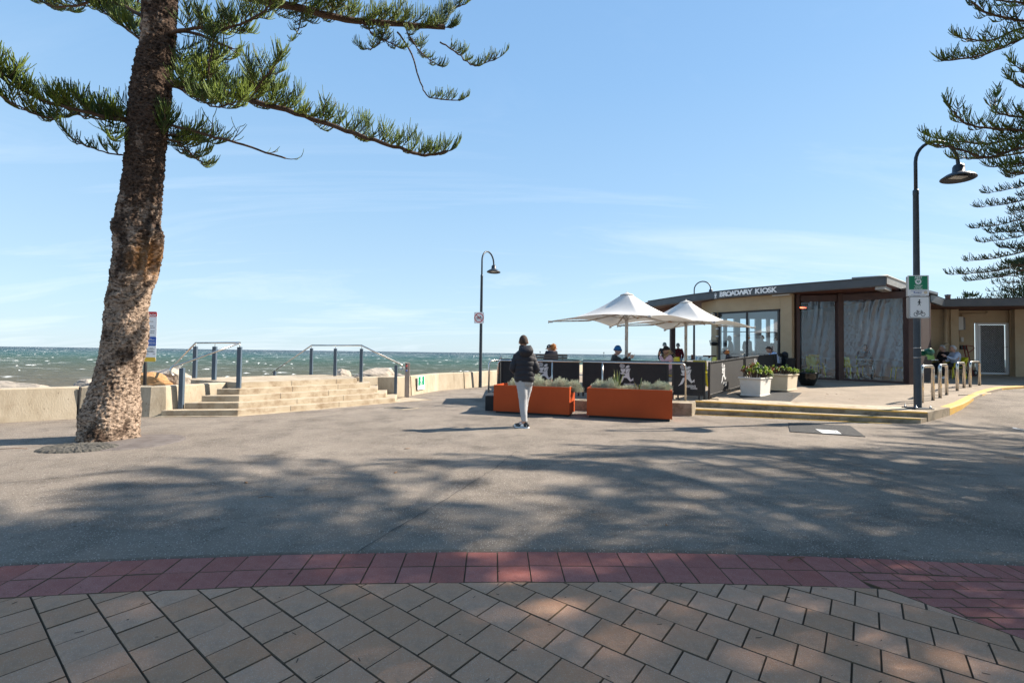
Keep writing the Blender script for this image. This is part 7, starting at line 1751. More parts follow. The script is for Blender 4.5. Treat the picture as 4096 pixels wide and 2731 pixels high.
def hand_geo(mb, wrist, dirv, palm_n, s=1.0, curl=0.5, point=False, mi=0, side=1):
    """palm and five separate fingers with knuckle bends"""
    W = Vector(wrist); D = Vector(dirv).normalized(); Np = Vector(palm_n); Np = (Np - D * Np.dot(D)).normalized(); S = D.cross(Np) * side
    L_ = 0.085 * s
    secs = []
    for u, w, t in ((0, 0.027, 0.020), (0.3, 0.036, 0.016), (0.75, 0.042, 0.014), (1.0, 0.040, 0.011)):
        c = W + D * L_ * u; ring = []
        for k in range(10): a = 2 * math.pi * k / 10; ring.append(tuple(c + S * (math.cos(a) * w * s) + Np * (math.sin(a) * t * s)))
        secs.append(ring)
    mb.loft(secs, mi)
    for i, (off, ln) in enumerate(((-0.030, 0.068), (-0.010, 0.078), (0.010, 0.073), (0.029, 0.056))):
        cu = curl
        if point: cu = 0.05 if i == 0 else 1.25
        p = W + D * (L_ * 0.94) + S * (off * s); d = D.copy(); pts = [p]
        for k, fr in enumerate((0.45, 0.32, 0.25)):
            ang = cu * (0.55 + 0.35 * k); d = (Matrix.Rotation(-ang, 3, S * side) @ d) if False else (d * math.cos(ang) + Np * math.sin(ang) * 1.0).normalized()
            p = p + d * (ln * s * fr); pts.append(p)
        mb.tube(pts, [0.0095 * s, 0.0088 * s, 0.0080 * s, 0.0060 * s], 7, mi)
    p = W + D * (L_ * 0.28) - S * (0.030 * s); d = (D * 0.65 - S * 0.75 + Np * 0.25).normalized()
    mb.tube([p, p + d * 0.032 * s, p + (d * 0.045 + D * 0.028 + Np * .008) * s], [0.012 * s, 0.010 * s, 0.007 * s], 7, mi)
ARM = [('chest', 'shL'), ('shL', 'elL'), ('elL', 'wrL'), ('chest', 'shR'), ('shR', 'elR'), ('elR', 'wrR')]
BODY = [('pelvis', 'waist'), ('waist', 'chest'), ('chest', 'nb'), ('nb', 'neck')] + ARM
LEGS = [('pelvis', 'hipL'), ('hipL', 'knL'), ('knL', 'anL'), ('anL', 'toL'), ('pelvis', 'hipR'), ('hipR', 'knR'), ('knR', 'anR'), ('anR', 'toR')]
RAD = dict(pelvis=(0.15, 0.115), waist=(0.135, 0.10), chest=(0.155, 0.115), nb=0.075, neck=0.060, shL=0.062, shR=0.062, elL=0.041, elR=0.041, wrL=0.027, wrR=0.027, hipL=0.085, hipR=0.085, knL=0.058, knR=0.058, anL=0.038, anR=0.038, toL=0.034, toR=0.034)
def pose(base, **ch):
    P = dict(base); P.update(ch); return {k: Vector(v) for k, v in P.items()}
STAND = dict(pelvis=(0, 0, .95), waist=(0, 0, 1.10), chest=(0, 0, 1.33), nb=(0, 0.0, 1.47), neck=(0, .012, 1.55), shL=(-.18, 0, 1.42), elL=(-.25, -.03, 1.15), wrL=(-.24, .07, .92), shR=(.18, 0, 1.42), elR=(.25, -.03, 1.15), wrR=(.24, .07, .92),
             hipL=(-.09, 0, .90), knL=(-.10, .02, .50), anL=(-.10, -.02, .09), toL=(-.12, .12, .035), hipR=(.09, 0, .90), knR=(.10, .02, .50), anR=(.10, -.02, .09), toR=(.12, .12, .035), head=(0, .03, 1.635))
SIT = dict(pelvis=(0, 0, .50), waist=(0, -.02, .64), chest=(0, -.01, .88), nb=(0, .02, 1.02), neck=(0, .04, 1.09), shL=(-.17, 0, .97), elL=(-.22, .07, .70), wrL=(-.12, .28, .68), shR=(.17, 0, .97), elR=(.22, .07, .70), wrR=(.12, .28, .68),
           hipL=(-.09, .03, .49), knL=(-.11, .42, .50), anL=(-.11, .44, .09), toL=(-.12, .57, .035), hipR=(.09, .03, .49), knR=(.11, .42, .50), anR=(.11, .44, .09), toR=(.12, .57, .035), head=(0, .07, 1.168))
def person(label, loc, rz, P, top, legs, hair=None, s=1.0, skin='skin', yaw=0.0, pitch=0.0, shoes='ink', top_grow=0.026, hem=None, hands=True, curl=0.5, handspec=None, group=None, lower=True, name='person'):
    t = thing(name, label, 'person', loc, rz, group); t.scale = (s,) * 3
    mb = MB(); J = {k: (tuple(P[k]), RAD[k]) for k in RAD}
    mesh_into(mb, skin_mesh(J, BODY + LEGS, 1, 'pelvis')); Rm = head_geo(mb, P['head'], yaw, pitch)
    hs = handspec or {}
    for k, sd in (('L', -1), ('R', 1)):
        spec = hs.get(k, {}); d = spec.get('d', (P['wr' + k] - P['el' + k]).normalized()); nrm = spec.get('n', (-sd * 0.9, 0.1, -0.3))
        hand_geo(mb, P['wr' + k], d, nrm, 1.0, spec.get('curl', curl), spec.get('point', False), 0, sd)
    mb.build('body', M[skin], t); eyes_geo(t, P['head'], Rm)
    g = top_grow; T_ = {k: J[k] for k in ('pelvis', 'waist', 'chest', 'nb', 'shL', 'elL', 'wrL', 'shR', 'elR', 'wrR')}
    T_ = {k: (v[0], tuple(x + g for x in v[1]) if isinstance(v[1], tuple) else v[1] + (g if k[:2] != 'wr' else g * 0.55)) for k, v in T_.items()}
    T_['nb'] = (tuple(P['nb'] - Vector((0, 0, 0.015))), 0.088)
    for k in ('L', 'R'): w = P['wr' + k] - (P['wr' + k] - P['el' + k]).normalized() * 0.02; T_['wr' + k] = (tuple(w), T_['wr' + k][1])
    mb = MB(); mesh_into(mb, skin_mesh(T_, [e for e in BODY if 'neck' not in e], 2, 'pelvis')); mb.build('top', top, t)
    if lower:
        Lg = {k: (tuple(P[k]), (tuple(x + 0.012 for x in RAD[k]) if isinstance(RAD[k], tuple) else RAD[k] + 0.018)) for k in ('pelvis', 'hipL', 'knL', 'anL', 'hipR', 'knR', 'anR')}
        mb = MB(); mesh_into(mb, skin_mesh(Lg, [e for e in LEGS if 'to' not in e[1]], 2, 'pelvis')); mb.build('trousers', legs, t)
        for k in ('L', 'R'):
            a, b = P['an' + k], P['to' + k]; d = Vector((b.x - a.x, b.y - a.y, 0)).normalized(); mb = MB(); secs = []
            for u, w, h in ((-0.07, 0.030, 0.07), (-0.03, 0.042, 0.11), (0.06, 0.045, 0.085), (0.15, 0.05, 0.055), (0.20, 0.035, 0.035)):
                c = Vector((a.x, a.y, a.z - 0.09)) + d * u; sd = Vector((-d.y, d.x, 0)); secs.append([tuple(c - sd * w), tuple(c + sd * w), tuple(c + sd * w * .9 + Vector((0, 0, h * .6))), tuple(c + Vector((0, 0, h))), tuple(c - sd * w * .9 + Vector((0, 0, h * .6)))])
            mb.loft(secs); mb.build('shoe', M[shoes] if isinstance(shoes, str) else shoes, t)
    return t, Rm, P['head']
def cap_hair(parent, C, Rm, m_, name='hair', sx=0.082, sy=0.100, sz=0.124, cut=-0.1, back=0.0, jit=0.0, dz=0.006, n=26, face=0.35):
    """hair shell: keeps the face open"""
    mb = MB(); m = 20; vs = []; C = Vector(C); ok = []
    for i in range(m + 1):
        v = math.pi * i / m; z = -math.cos(v)
        for k in range(n):
            a = 2 * math.pi * k / n; x, y = math.sin(a) * math.sin(v), math.cos(a) * math.sin(v); j_ = 1 + jit * noise.noise(Vector((x * 5, y * 5, z * 5)))
            X = x * sx * j_; Y = y * sy * j_ - back; Z_ = z * sz * j_ + dz
            if z < 0: X *= 1 - 0.2 * (-z)
            vs.append(C + Rm @ Vector((X, Y, Z_))); ok.append(z > cut and not (y > face and z < 0.55) or (y < -0.2 and z > cut - 0.45))
    fs = []
    for i in range(m):
        for k in range(n):
            f = (i * n + k, i * n + (k + 1) % n, (i + 1) * n + (k + 1) % n, (i + 1) * n + k)
            if all(ok[q] for q in f): fs.append(f)
    mb.add(vs, fs, 0, True); o = mb.build(name, m_, parent, recalc=False); so = o.modifiers.new('t', 'SOLIDIFY'); so.thickness = 0.008; so.offset = -0.6; return o
def cap_hat(parent, C, Rm, m_, brim=0.09, dirv=(0, 1), h=1.0):
    C = Vector(C); mb = MB(); n = 26; vs = []; K = 9
    for i in range(K + 1):
        v = (math.pi / 2) * (i / K); z = math.sin(v); r = math.cos(v)
        for k in range(n): a = 2 * math.pi * k / n; vs.append(C + Rm @ Vector((math.sin(a) * r * 0.088, math.cos(a) * r * 0.106, 0.018 + z * 0.115 * h)))
    mb.add(vs, [(i * n + k, i * n + (k + 1) % n, (i + 1) * n + (k + 1) % n, (i + 1) * n + k) for i in range(K) for k in range(n)], 0, True)
    if brim:
        B = []; n2 = 10
        for i in range(n2 + 1):
            a = R(-58 + 116 * i / n2)
            for rr2 in (0.0, 0.5, 1.0):
                B.append(C + Rm @ Vector((math.sin(a) * (0.084 + 0.0 * rr2), math.cos(a) * 0.10 + rr2 * brim * math.cos(a) ** 0.5, 0.026 - 0.016 * rr2 - 0.012 * abs(math.sin(a)))))
        mb.add(B, [(3 * i + j, 3 * i + j + 1, 3 * i + j + 4, 3 * i + j + 3) for i in range(n2) for j in range(2)], 0, True)
    o = mb.build('cap', m_, parent, recalc=False); so = o.modifiers.new('t', 'SOLIDIFY'); so.thickness = 0.005; return o
hair_brown = mat('hair_brown', (0.040, 0.021, 0.014), 0.8, col2=(0.062, 0.034, 0.022), nscale=30, bump=0.6, bscale=160)
hair_grey = mat('hair_grey', (0.42, 0.41, 0.40), 0.7, col2=(0.6, 0.59, 0.57), nscale=30, bump=0.6, bscale=120)
hair_blond = mat('hair_blond', (0.50, 0.33, 0.14), 0.6, col2=(0.62, 0.46, 0.24), nscale=20)
hair_ginger = mat('hair_ginger', (0.50, 0.19, 0.05), 0.6, col2=(0.62, 0.30, 0.10), nscale=20)

# ---- standing man in the puffer jacket, seen from behind
navy = mat('puffer_navy', (0.008, 0.008, 0.014), 0.7, col2=(0.013, 0.013, 0.020), nscale=5, bump=0.5, bscale=26)
grey_marl = mat('grey_marl', (0.34, 0.345, 0.36), 0.9, col2=(0.41, 0.415, 0.43), nscale=60, bump=0.3, bscale=90)
Pm = pose(STAND, anL=(.034, -.03, .09), toL=(-.07, .03, .035), knL=(0.0, .0, .50), hipL=(-.055, 0, .92), hipR=(.09, 0.02, .92), knR=(.040, .10, .50), anR=(.020, .15, .09), toR=(-.09, .21, .035),
          pelvis=(.02, 0, .97), waist=(.02, 0, 1.12), chest=(.02, .0, 1.34), nb=(.01, .01, 1.49), neck=(0.0, .03, 1.57), head=(-0.005, .045, 1.672),
          shL=(-.135, 0, 1.41), elL=(-.205, -.04, 1.16), wrL=(-.14, .18, 1.05), shR=(.165, 0, 1.41), elR=(.245, -.03, 1.17), wrR=(.17, .16, 1.04))
man, Rm, hc = person('man in black puffer jacket and grey joggers standing with his back to us', (0.235, 9.19, 0), 0, Pm, navy, grey_marl, s=1.025, yaw=R(14), pitch=R(-4), shoes='sign_white', top_grow=0.03)
for ch in list(man.children):
    if ch.name.startswith('top') or ch.name.startswith('shoe') or ch.name.startswith('trousers'): bpy.data.objects.remove(ch)
def ell_ring(c, rx, ry, n=28, tilt=0.0, ax=None):
    out = []
    for k in range(n):
        a = 2 * math.pi * k / n; out.append(Vector(c) + Vector((math.cos(a) * rx, math.sin(a) * ry, 0)))
    return out
# jacket trunk with baffles
mb = MB(); secs = []; K = 72; zlo, zhi = 0.895, 1.54
for i in range(K + 1):
    s = i / K; z = zlo + (zhi - zlo) * s
    w = float(np.interp(z, [0.89, 0.93, 1.05, 1.2, 1.34, 1.43, 1.49, 1.54], [0.190, 0.205, 0.210, 0.214, 0.218, 0.200, 0.140, 0.090])); dpt_ = float(np.interp(z, [0.89, 1.05, 1.25, 1.40, 1.49, 1.54], [0.140, 0.158, 0.160, 0.150, 0.105, 0.082]))
    ph = ((z - 0.905) / 0.098) % 1.0; puff = (math.sin(math.pi * ph) ** 0.6) * 0.011 if z < 1.47 else 0.006
    ring = []
    for k in range(40):
        a = 2 * math.pi * k / 40; wr = 0.004 * noise.noise(Vector((math.cos(a) * 6, math.sin(a) * 6, z * 26))) + 0.005 * noise.noise(Vector((math.cos(a) * 2.5, math.sin(a) * 2.5, z * 9)))
        ca, sa = math.cos(a), math.sin(a); e = 0.86
        ring.append((0.02 + math.copysign(abs(ca) ** e, ca) * (w + puff + wr - 0.016), math.copysign(abs(sa) ** e, sa) * (dpt_ + puff + wr - 0.01) - 0.005, z + 0.006 * math.sin(a * 3)))
    secs.append(ring)
mb.loft(secs); mb.build('jacket', navy, man)
def sleeve(sh, el, wr, r):
    P = smooth_line([tuple(sh), tuple(sh.lerp(el, .5)), tuple(el), tuple(el.lerp(wr, .5)), tuple(wr)], 14); mb = MB(); n = len(P); rad = []
    for i in range(n): s = i / (n - 1); rad.append(r * (1 - 0.30 * s) * (1 + 0.10 * abs(math.sin(s * math.pi * 6.5))) - (0.02 if i == n - 1 else 0))
    mb.tube([tuple(p) for p in P], rad, 18); return mb.build('sleeve', navy, man)
sleeve(Pm['shL'] + Vector((0.02, 0, -0.005)), Pm['elL'], Pm['wrL'], 0.078); sleeve(Pm['shR'] + Vector((-0.02, 0, -0.005)), Pm['elR'], Pm['wrR'], 0.078)
# stand-up collar and folded hood
mb = MB(); mb.loft([[tuple(p) for p in ell_ring((0.005, 0.012, z), r, r * 0.95)] for z, r in ((1.50, 0.105), (1.55, 0.098), (1.595, 0.090), (1.60, 0.080), (1.56, 0.078))]); mb.build('collar', navy, man)
mb = MB(); secs = []
for i in range(15):
    s = i / 14; z = 1.585 - 0.225 * s; w = 0.115 * math.sin(math.pi * (0.16 + 0.80 * s)) ** 0.6 + 0.02; dp_ = 0.060 * math.sin(math.pi * (0.10 + 0.86 * s)) ** 0.7 + 0.012
    ring = []
    for k in range(24):
        a = 2 * math.pi * k / 24; f = 0.006 * noise.noise(Vector((math.cos(a) * 3, z * 12, math.sin(a) * 3))); ring.append((0.035 + 0.025 * s + math.cos(a) * (w + f), -0.105 - 0.055 * math.sin(math.pi * s) + math.sin(a) * (dp_ + f), z + 0.02 * math.cos(a)))
    secs.append(ring)
mb.loft(secs); mb.build('hood', navy, man)
mb = MB(); mb.box(-0.262, -0.256, -0.045, 0.0, 1.30, 1.33); mb.build('sleeve_label', M['sign_white'], man)
# joggers
def leg_loft(name, pts, rads, m_, parent, n=18, wr_=0.005):
    P = smooth_line(pts, 9); rr2 = np.interp(np.linspace(0, 1, len(P)), np.linspace(0, 1, len(rads)), rads); mb = MB(); secs = []
    for i, p in enumerate(P):
        ring = []
        for k in range(n):
            a = 2 * math.pi * k / n; f = wr_ * noise.noise(Vector((math.cos(a) * 2, math.sin(a) * 2, p[2] * 16))) + wr_ * 0.7 * noise.noise(Vector((math.cos(a) * 5, math.sin(a) * 5, p[2] * 34)))
            ring.append((p[0] + math.cos(a) * (rr2[i] + f), p[1] + math.sin(a) * (rr2[i] * 1.05 + f), p[2]))
        secs.append(ring)
    mb.loft(secs); return mb
mb = leg_loft('l', [(-0.040, -0.02, 0.93), (-0.012, -0.015, 0.70), (0.0, 0.0, 0.52), (0.014, -0.02, 0.30), (0.034, -0.03, 0.135)], [0.112, 0.098, 0.080, 0.068, 0.052], grey_marl, man)
m2 = leg_loft('l', [(0.098, 0.03, 0.93), (0.072, 0.06, 0.72), (0.040, 0.10, 0.52), (0.028, 0.13, 0.30), (0.020, 0.15, 0.135)], [0.108, 0.092, 0.074, 0.060, 0.050], grey_marl, man)
mb.add(m2.v, m2.f, 0, True)
mb.loft([[tuple(p) for p in ell_ring((0.015, 0.0, z), w, d2)] for z, w, d2 in ((0.82, 0.165, 0.11), (0.90, 0.185, 0.125), (0.985, 0.165, 0.115))])
jg = mb.build('joggers', grey_marl, man)
for (a, rz_) in ((Vector((.040, -.03, 0)), R(62)), (Vector((.020, .15, 0)), R(58))):
    for nm, m_, secs_ in (('sole', 'sign_white', ((-0.085, 0.030, 0.0, 0.030), (-0.05, 0.040, 0, 0.030), (0.06, 0.040, 0, 0.028), (0.14, 0.048, 0, 0.026), (0.19, 0.040, 0, 0.028), (0.212, 0.018, 0.004, 0.03))), ('upper', 'ink', ((-0.082, 0.028, 0.028, 0.10), (-0.045, 0.037, 0.028, 0.118), (0.02, 0.039, 0.028, 0.108), (0.08, 0.041, 0.026, 0.078), (0.14, 0.045, 0.026, 0.058), (0.19, 0.033, 0.026, 0.044), (0.205, 0.014, 0.028, 0.034)))):
        mb = MB(); d = Vector((-math.sin(rz_), math.cos(rz_), 0)); sd = Vector((-d.y, d.x, 0)); S_ = []
        for u, w, z0, z1 in secs_:
            c = a + d * u; S_.append([tuple(c - sd * w + Vector((0, 0, z0))), tuple(c + sd * w + Vector((0, 0, z0))), tuple(c + sd * w * .95 + Vector((0, 0, z0 + (z1 - z0) * .6))), tuple(c + sd * w * .5 + Vector((0, 0, z1))), tuple(c - sd * w * .5 + Vector((0, 0, z1))), tuple(c - sd * w * .95 + Vector((0, 0, z0 + (z1 - z0) * .6)))])
        mb.loft(S_)
        if nm == 'sole': sh = mb.build('shoe', M[m_], man)
        else: mb.build('shoe_upper', M[m_], sh)
    for sg in (-1, 1):
        mb = MB(); c0 = a + d * 0.03 + sd * sg * 0.041; mb.add([tuple(c0 + Vector((0, 0, 0.04)) - d * .03), tuple(c0 + Vector((0, 0, 0.035)) + d * .05), tuple(c0 + Vector((0, 0, 0.075)) + d * .03), tuple(c0 + Vector((0, 0, 0.085)) - d * .015)], [(0, 1, 2, 3)]); mb.add([tuple(a - d * 0.083 + sd * sg * 0.012 + Vector((0, 0, 0.04))), tuple(a - d * 0.055 + sd * sg * 0.039 + Vector((0, 0, 0.04))), tuple(a - d * 0.055 + sd * sg * 0.036 + Vector((0, 0, 0.07))), tuple(a - d * 0.08 + sd * sg * 0.012 + Vector((0, 0, 0.07)))], [(0, 1, 2, 3)]); mb.build('shoe_patch', M['sign_white'], sh)['kind'] = 'stuff'
cap_hair(man, hc, Rm, hair_brown, sx=0.081, sy=0.100, sz=0.121, cut=-0.05, back=0.002)

# ---- red-haired woman on the bench, looking down to the left
zt = tz(1.45, 17.1)
w1, Rm, hc = person('woman with ginger ponytail and navy cap sitting on the bench, back to us', (1.47, 17.12, zt), R(12), pose(SIT, head=(-0.03, .12, 1.13), neck=(-.01, .06, 1.06)), cloth('navy_top', (0.012, 0.014, 0.028)), cloth('dark_trousers', (0.02, 0.02, 0.025)), s=1.05, yaw=R(40), pitch=R(-16), skin='skin_pale')
cap_hat(w1, hc, Rm, cloth('navy_cap', (0.010, 0.014, 0.030)), 0.085)
mb = MB(); mb.T = Matrix.Translation(hc + Rm @ Vector((-0.080, -0.03, 0.055))); mb.ell((0, 0, 0), 0.012, 0.02, 0.02, 8, 6); mb.build('cap_badge', M['sign_white'], w1)
def curls(c, rx, ry, rz_, n, ln, r, down=0.0):
    d = g8.normal(0, 1, (n, 3)); d /= np.linalg.norm(d, axis=1, keepdims=True); P = np.array(c)[None] + d * g8.uniform(0.3, 1.0, (n, 1)) * np.array([rx, ry, rz_])
    D = np.cross(d, g8.normal(0, 1, (n, 3))) + np.array([0, 0, -down]) + d * 0.35; D /= np.linalg.norm(D, axis=1, keepdims=True)
    return cords(P, D, g8.uniform(ln * .6, ln * 1.3, n), r, -0.5 - down * .3, 4, 4, g8, 0.3, 0.8)
V, F = curls(hc + Rm @ Vector((0.02, -0.15, 0.01)), 0.075, 0.065, 0.115, 700, 0.06, 0.006, 0.3)
np_mesh('ponytail', V, F, hair_ginger, w1, True, 'stuff')
# ---- man in the blue beanie, gesturing
zt = tz(3.15, 14.0)
blue_stripes = mat('beanie_blue', (0.015, 0.19, 0.50), 0.9, col2=(0.02, 0.05, 0.14), nscale=0.9, ndet=0, stretch=(0.2, 0.2, 34), npos=(0.50, 0.56))
P2 = pose(SIT, shL=(-.17, .02, .96), elL=(-.21, .22, .82), wrL=(-.08, .42, 1.0), shR=(.17, .02, .96), elR=(.22, .26, .80), wrR=(.10, .45, .96), head=(0, .10, 1.165), neck=(0, .06, 1.09))
m2_, Rm, hc = person('seated man in blue striped beanie raising both hands as he talks', (3.13, 14.05, zt), R(-92), P2, cloth('dark_green_jacket', (0.022, 0.030, 0.032)), cloth('dark_jeans', (0.02, 0.025, 0.035)), s=1.06, yaw=R(-4), pitch=R(-3), skin='skin_pale',
                     handspec={'L': {'d': (0.05, 0.30, 0.95), 'n': (0.9, 0.2, 0), 'point': True}, 'R': {'d': (0.0, 0.55, 0.83), 'n': (-0.9, 0.2, 0), 'point': True}})
mb = MB(); C = hc; vs = []; K = 12; n = 26
for i in range(K + 1):
    v = (math.pi / 2) * (i / K); z = math.sin(v); r = math.cos(v) ** 0.8
    for k in range(n): a = 2 * math.pi * k / n; vs.append(C + Rm @ Vector((math.sin(a) * r * 0.094, math.cos(a) * r * 0.110 - 0.006, 0.004 + z * 0.155)))
mb.add(vs, [(i * n + k, i * n + (k + 1) % n, (i + 1) * n + (k + 1) % n, (i + 1) * n + k) for i in range(K) for k in range(n)], 0, True)
mb.loft([[tuple(C + Rm @ Vector((math.cos(2 * math.pi * k / n) * r, math.sin(2 * math.pi * k / n) * r * 1.17 - 0.006, z))) for k in range(n)] for z, r in ((-0.002, 0.094), (0.0, 0.101), (0.045, 0.103), (0.052, 0.096))])
mb.build('beanie', blue_stripes, m2_)
chair('cafe_chair', 'yellow chair under the seated man in the blue beanie, hidden behind the barrier', (3.13, 14.05, zt), R(-92))
# ---- woman in pale pink, black cap, facing left
zt = tz(5.0, 14.6)
P3 = pose(SIT, shL=(-.16, .02, .95), elL=(-.20, .20, .80), wrL=(-.06, .30, 1.02), elR=(.21, .12, .74), wrR=(.08, .32, .80), head=(0, .09, 1.165))
w3, Rm, hc = person('woman with long blond hair, black cap and pale pink hoodie sitting at a table', (4.98, 14.55, zt), R(84), P3, cloth('pink_hoodie', (0.62, 0.42, 0.50)), cloth('light_trousers', (0.25, 0.2, 0.2)), s=1.04, yaw=R(12), skin='skin', handspec={'L': {'d': (0.1, 0.1, 1), 'n': (0.5, -0.8, 0), 'curl': 0.9}})
cap_hat(w3, hc, Rm, cloth('black_cap', (0.012, 0.012, 0.014)), 0.10, h=1.05)
cap_hair(w3, hc, Rm, hair_blond, sx=0.085, sy=0.10, sz=0.12, cut=-0.5, back=0.006)
V, F = curls(hc + Rm @ Vector((0.0, -0.085, -0.10)), 0.085, 0.055, 0.17, 900, 0.13, 0.0055, 2.2)
np_mesh('long_hair', V, F, hair_blond, w3, True, 'stuff')
mb = MB(); mb.tube([tuple(P3['nb'] + Vector((-0.10, -0.02, 0.02))), tuple(P3['nb'] + Vector((-0.06, -0.13, -0.02))), tuple(P3['nb'] + Vector((0.06, -0.13, -0.02))), tuple(P3['nb'] + Vector((0.10, -0.02, 0.02)))], [0.03, 0.05, 0.05, 0.03], 10); mb.build('hood', M['yellow_plastic'] if False else w3.children[2].data.materials[0], w3)
chair('cafe_chair', 'yellow chair under the woman in the pale pink hoodie, hidden behind the barrier', (4.98, 14.55, zt), R(84))
table('cafe table between the beanie man and the pink hoodie woman, hidden behind the barrier', (4.05, 14.35, tz(4, 14.3)), 0.65, 0.65)
# ---- two walkers on the seaward side
person_z = tz(7.0, 21)
wk, Rm, hc = person('walker in dark jacket and grey green beanie beside the brown column', (7.10, 21.4, 0.35), R(-20), pose(STAND), cloth('dark_jacket', (0.02, 0.022, 0.028)), cloth('dark_pants', (0.03, 0.03, 0.035)), s=0.98, yaw=R(10))
cap_hair(wk, hc, Rm, hair_grey, cut=-0.2); cap_hat(wk, hc, Rm, cloth('green_beanie', (0.07, 0.12, 0.12), (0.16, 0.20, 0.17)), 0)
rd_mat = mat('red_plaid', (0.20, 0.014, 0.020), 0.9, col2=(0.06, 0.008, 0.012), nscale=1.2, ndet=0, stretch=(14, 14, 14), npos=(0.45, 0.55))
wr_, Rm, hc = person('man in dark red plaid shirt, grey cap and pale jeans walking away towards the sea', (8.55, 23.65, 0.35), R(6), pose(STAND, anL=(-.10, .12, .09), toL=(-.11, .25, .035), knL=(-.10, .12, .50)), rd_mat, cloth('pale_jeans', (0.30, 0.36, 0.44)), s=1.0, yaw=R(-20))
cap_hat(wr_, hc, Rm, cloth('grey_cap', (0.10, 0.11, 0.12)), 0.07); cap_hair(wr_, hc, Rm, hair_grey, cut=-0.35, sz=0.118)
# ---- boy in the blue hoodie by the kiosk window
zt = tz(10.1, 17.3)
P5 = pose(SIT, waist=(0, .02, .64), chest=(0, .08, .87), nb=(0, .15, .99), neck=(0, .19, 1.04), head=(0, .25, 1.09), shL=(-.17, .10, .95), shR=(.17, .10, .95), elL=(-.2, .3, .78), wrL=(-.1, .52, .76), elR=(.2, .3, .78), wrR=(.1, .52, .76))
b5, Rm, hc = person('young man in pale blue hoodie bent over a table at the kiosk window', (9.80, 17.02, zt + 0.02), R(72), P5, cloth('pale_blue_hoodie', (0.36, 0.44, 0.60)), cloth('dark_track_pants', (0.02, 0.02, 0.025)), s=1.02, yaw=R(14), pitch=R(-28))
cap_hair(b5, hc, Rm, hair_brown, cut=-0.2); mb = MB(); n_ = P5['nb']; mb.tube([tuple(n_ + Vector((-0.09, 0.02, 0.02))), tuple(n_ + Vector((-0.06, -0.09, -0.01))), tuple(n_ + Vector((0.06, -0.09, -0.01))), tuple(n_ + Vector((0.09, 0.02, 0.02)))], [0.03, 0.05, 0.05, 0.03], 10); mb.build('hood', b5.children[2].data.materials[0], b5)
chair('cafe_chair', 'dark chair under the young man in the blue hoodie', (9.80, 17.02, zt), R(72), 'black_fabric', False, 'dark cafe chairs')
table('cafe table in front of the young man in the blue hoodie', (9.2, 17.1, zt - 0.01), 0.6, 0.6)
t = thing('dark_backpack', 'bulky black backpack on a chair at the right end of the kiosk window', 'backpack', (10.22, 17.25, zt + 0.45)); mb = MB()
for c_, r_ in (((0, 0, 0.22), (0.17, 0.14, 0.24)), ((0.0, -0.02, 0.50), (0.12, 0.11, 0.13)), ((-0.05, -0.1, 0.16), (0.1, 0.07, 0.13))): mb.ell(c_, *r_, 16, 12)
mb.build('bag_body', cloth('black_bag', (0.010, 0.012, 0.016)), t); mb = MB(); mb.tube([(-0.15, 0.02, 0.42), (-0.17, 0.08, 0.2), (-0.14, 0.1, 0.02)], 0.015, 6); mb.build('strap', M['text_blue'], t)
chair('cafe_chair', 'dark chair carrying the black backpack by the kiosk window', (10.22, 17.25, zt), R(10), 'black_fabric', False, 'dark cafe chairs')
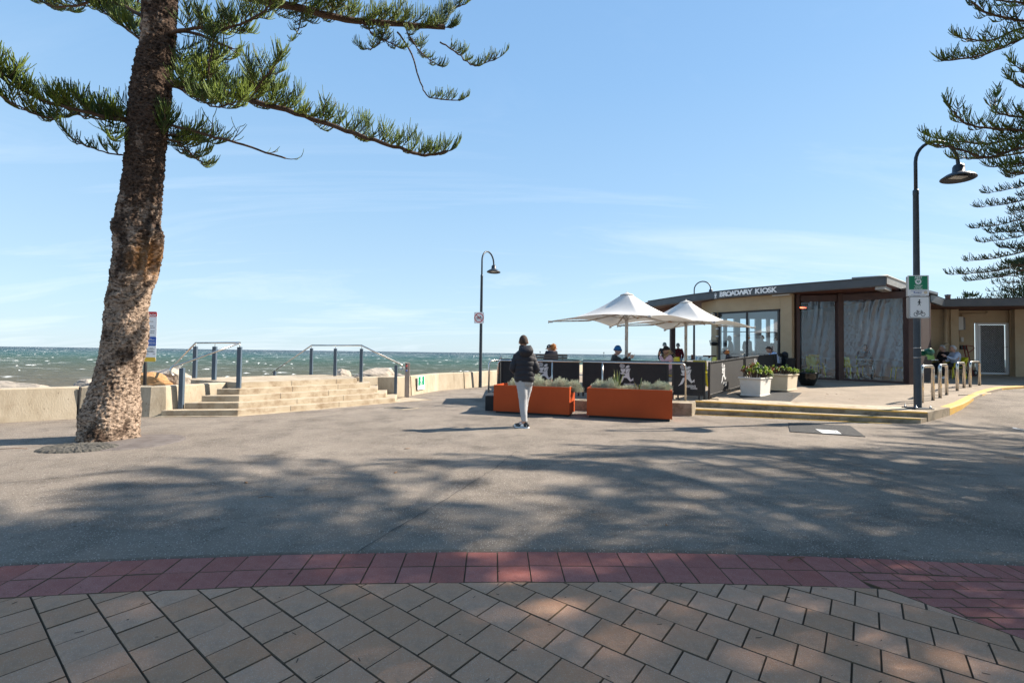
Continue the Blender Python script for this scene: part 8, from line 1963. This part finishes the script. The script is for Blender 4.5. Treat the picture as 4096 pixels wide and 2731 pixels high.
# ---- people inside the kiosk
inside_dark = cloth('indoor_dark', (0.06, 0.08, 0.10)); inside_pale = cloth('indoor_pale', (0.42, 0.48, 0.52))
pI, Rm, hc = person('woman with long dark hair seated inside, seen through the left kiosk window', (10.75, 22.6, tz(10.7, 22.6) + 0.28), R(60), pose(SIT), inside_pale, inside_dark, s=1.0); cap_hair(pI, hc, Rm, hair_brown, cut=-0.9, sx=0.10, sz=0.16, sy=0.11)
pI, Rm, hc = person('man in profile standing inside behind the window mullion', (11.42, 22.3, tz(11.4, 22.3) - 0.15), R(-80), pose(STAND), inside_dark, inside_dark, s=1.02); cap_hair(pI, hc, Rm, hair_brown, cut=-0.1)
pI, Rm, hc = person('broad figure standing inside, seen through the right kiosk window pane', (12.3, 22.6, tz(12.3, 22.6) - 0.2), R(150), pose(STAND), inside_dark, inside_dark, s=1.04); cap_hair(pI, hc, Rm, hair_brown, cut=-0.1)
pI, Rm, hc = person('figure standing inside near the right edge of the kiosk window', (12.95, 22.6, tz(12.9, 22.6) - 0.22), R(170), pose(STAND), inside_dark, inside_dark, s=1.0); cap_hair(pI, hc, Rm, hair_brown, cut=-0.1)
pI, Rm, hc = person('dim seated figure behind the right plastic blind', (14.5, 18.95, tz(14.6, 19)), R(170), pose(SIT), cloth('dim_top', (0.05, 0.08, 0.13)), inside_dark, s=1.0); cap_hair(pI, hc, Rm, hair_brown)
# ---- elderly pair by the rear building
zt = tz(17.4, 18.1)
e1, Rm, hc = person('elderly person with white hair and pale blue hoodie in the yellow armchair, facing left', (17.45, 18.12, zt), R(80), pose(SIT, elL=(-.20, .18, .74), wrL=(-.14, .40, .88)), cloth('ice_blue_top', (0.40, 0.46, 0.58)), cloth('dark_slacks', (0.02, 0.022, 0.03)), s=1.0, yaw=R(-8), skin='skin_pale', shoes='sign_white')
cap_hair(e1, hc, Rm, hair_grey, sx=0.092, sy=0.108, sz=0.128, jit=0.15, cut=-0.25)
mb = MB(); mb.ell(hc + Rm @ Vector((0.0, 0.088, 0.008)), 0.062, 0.014, 0.016, 12, 6); mb.build('sunglasses', M['ink'], e1)
e2, Rm, hc = person('elderly person with grey hair dressed in black beside the one in pale blue', (17.62, 18.76, zt + 0.03), R(86), pose(SIT, wrL=(-.10, .36, .72), wrR=(.10, .36, .72)), cloth('black_cardigan', (0.014, 0.014, 0.016)), cloth('black_slacks', (0.014, 0.014, 0.016)), s=1.0, yaw=R(0), skin='skin_pale', shoes='sign_white')
cap_hair(e2, hc, Rm, hair_grey, sx=0.090, sy=0.105, sz=0.124, jit=0.12, cut=-0.2)
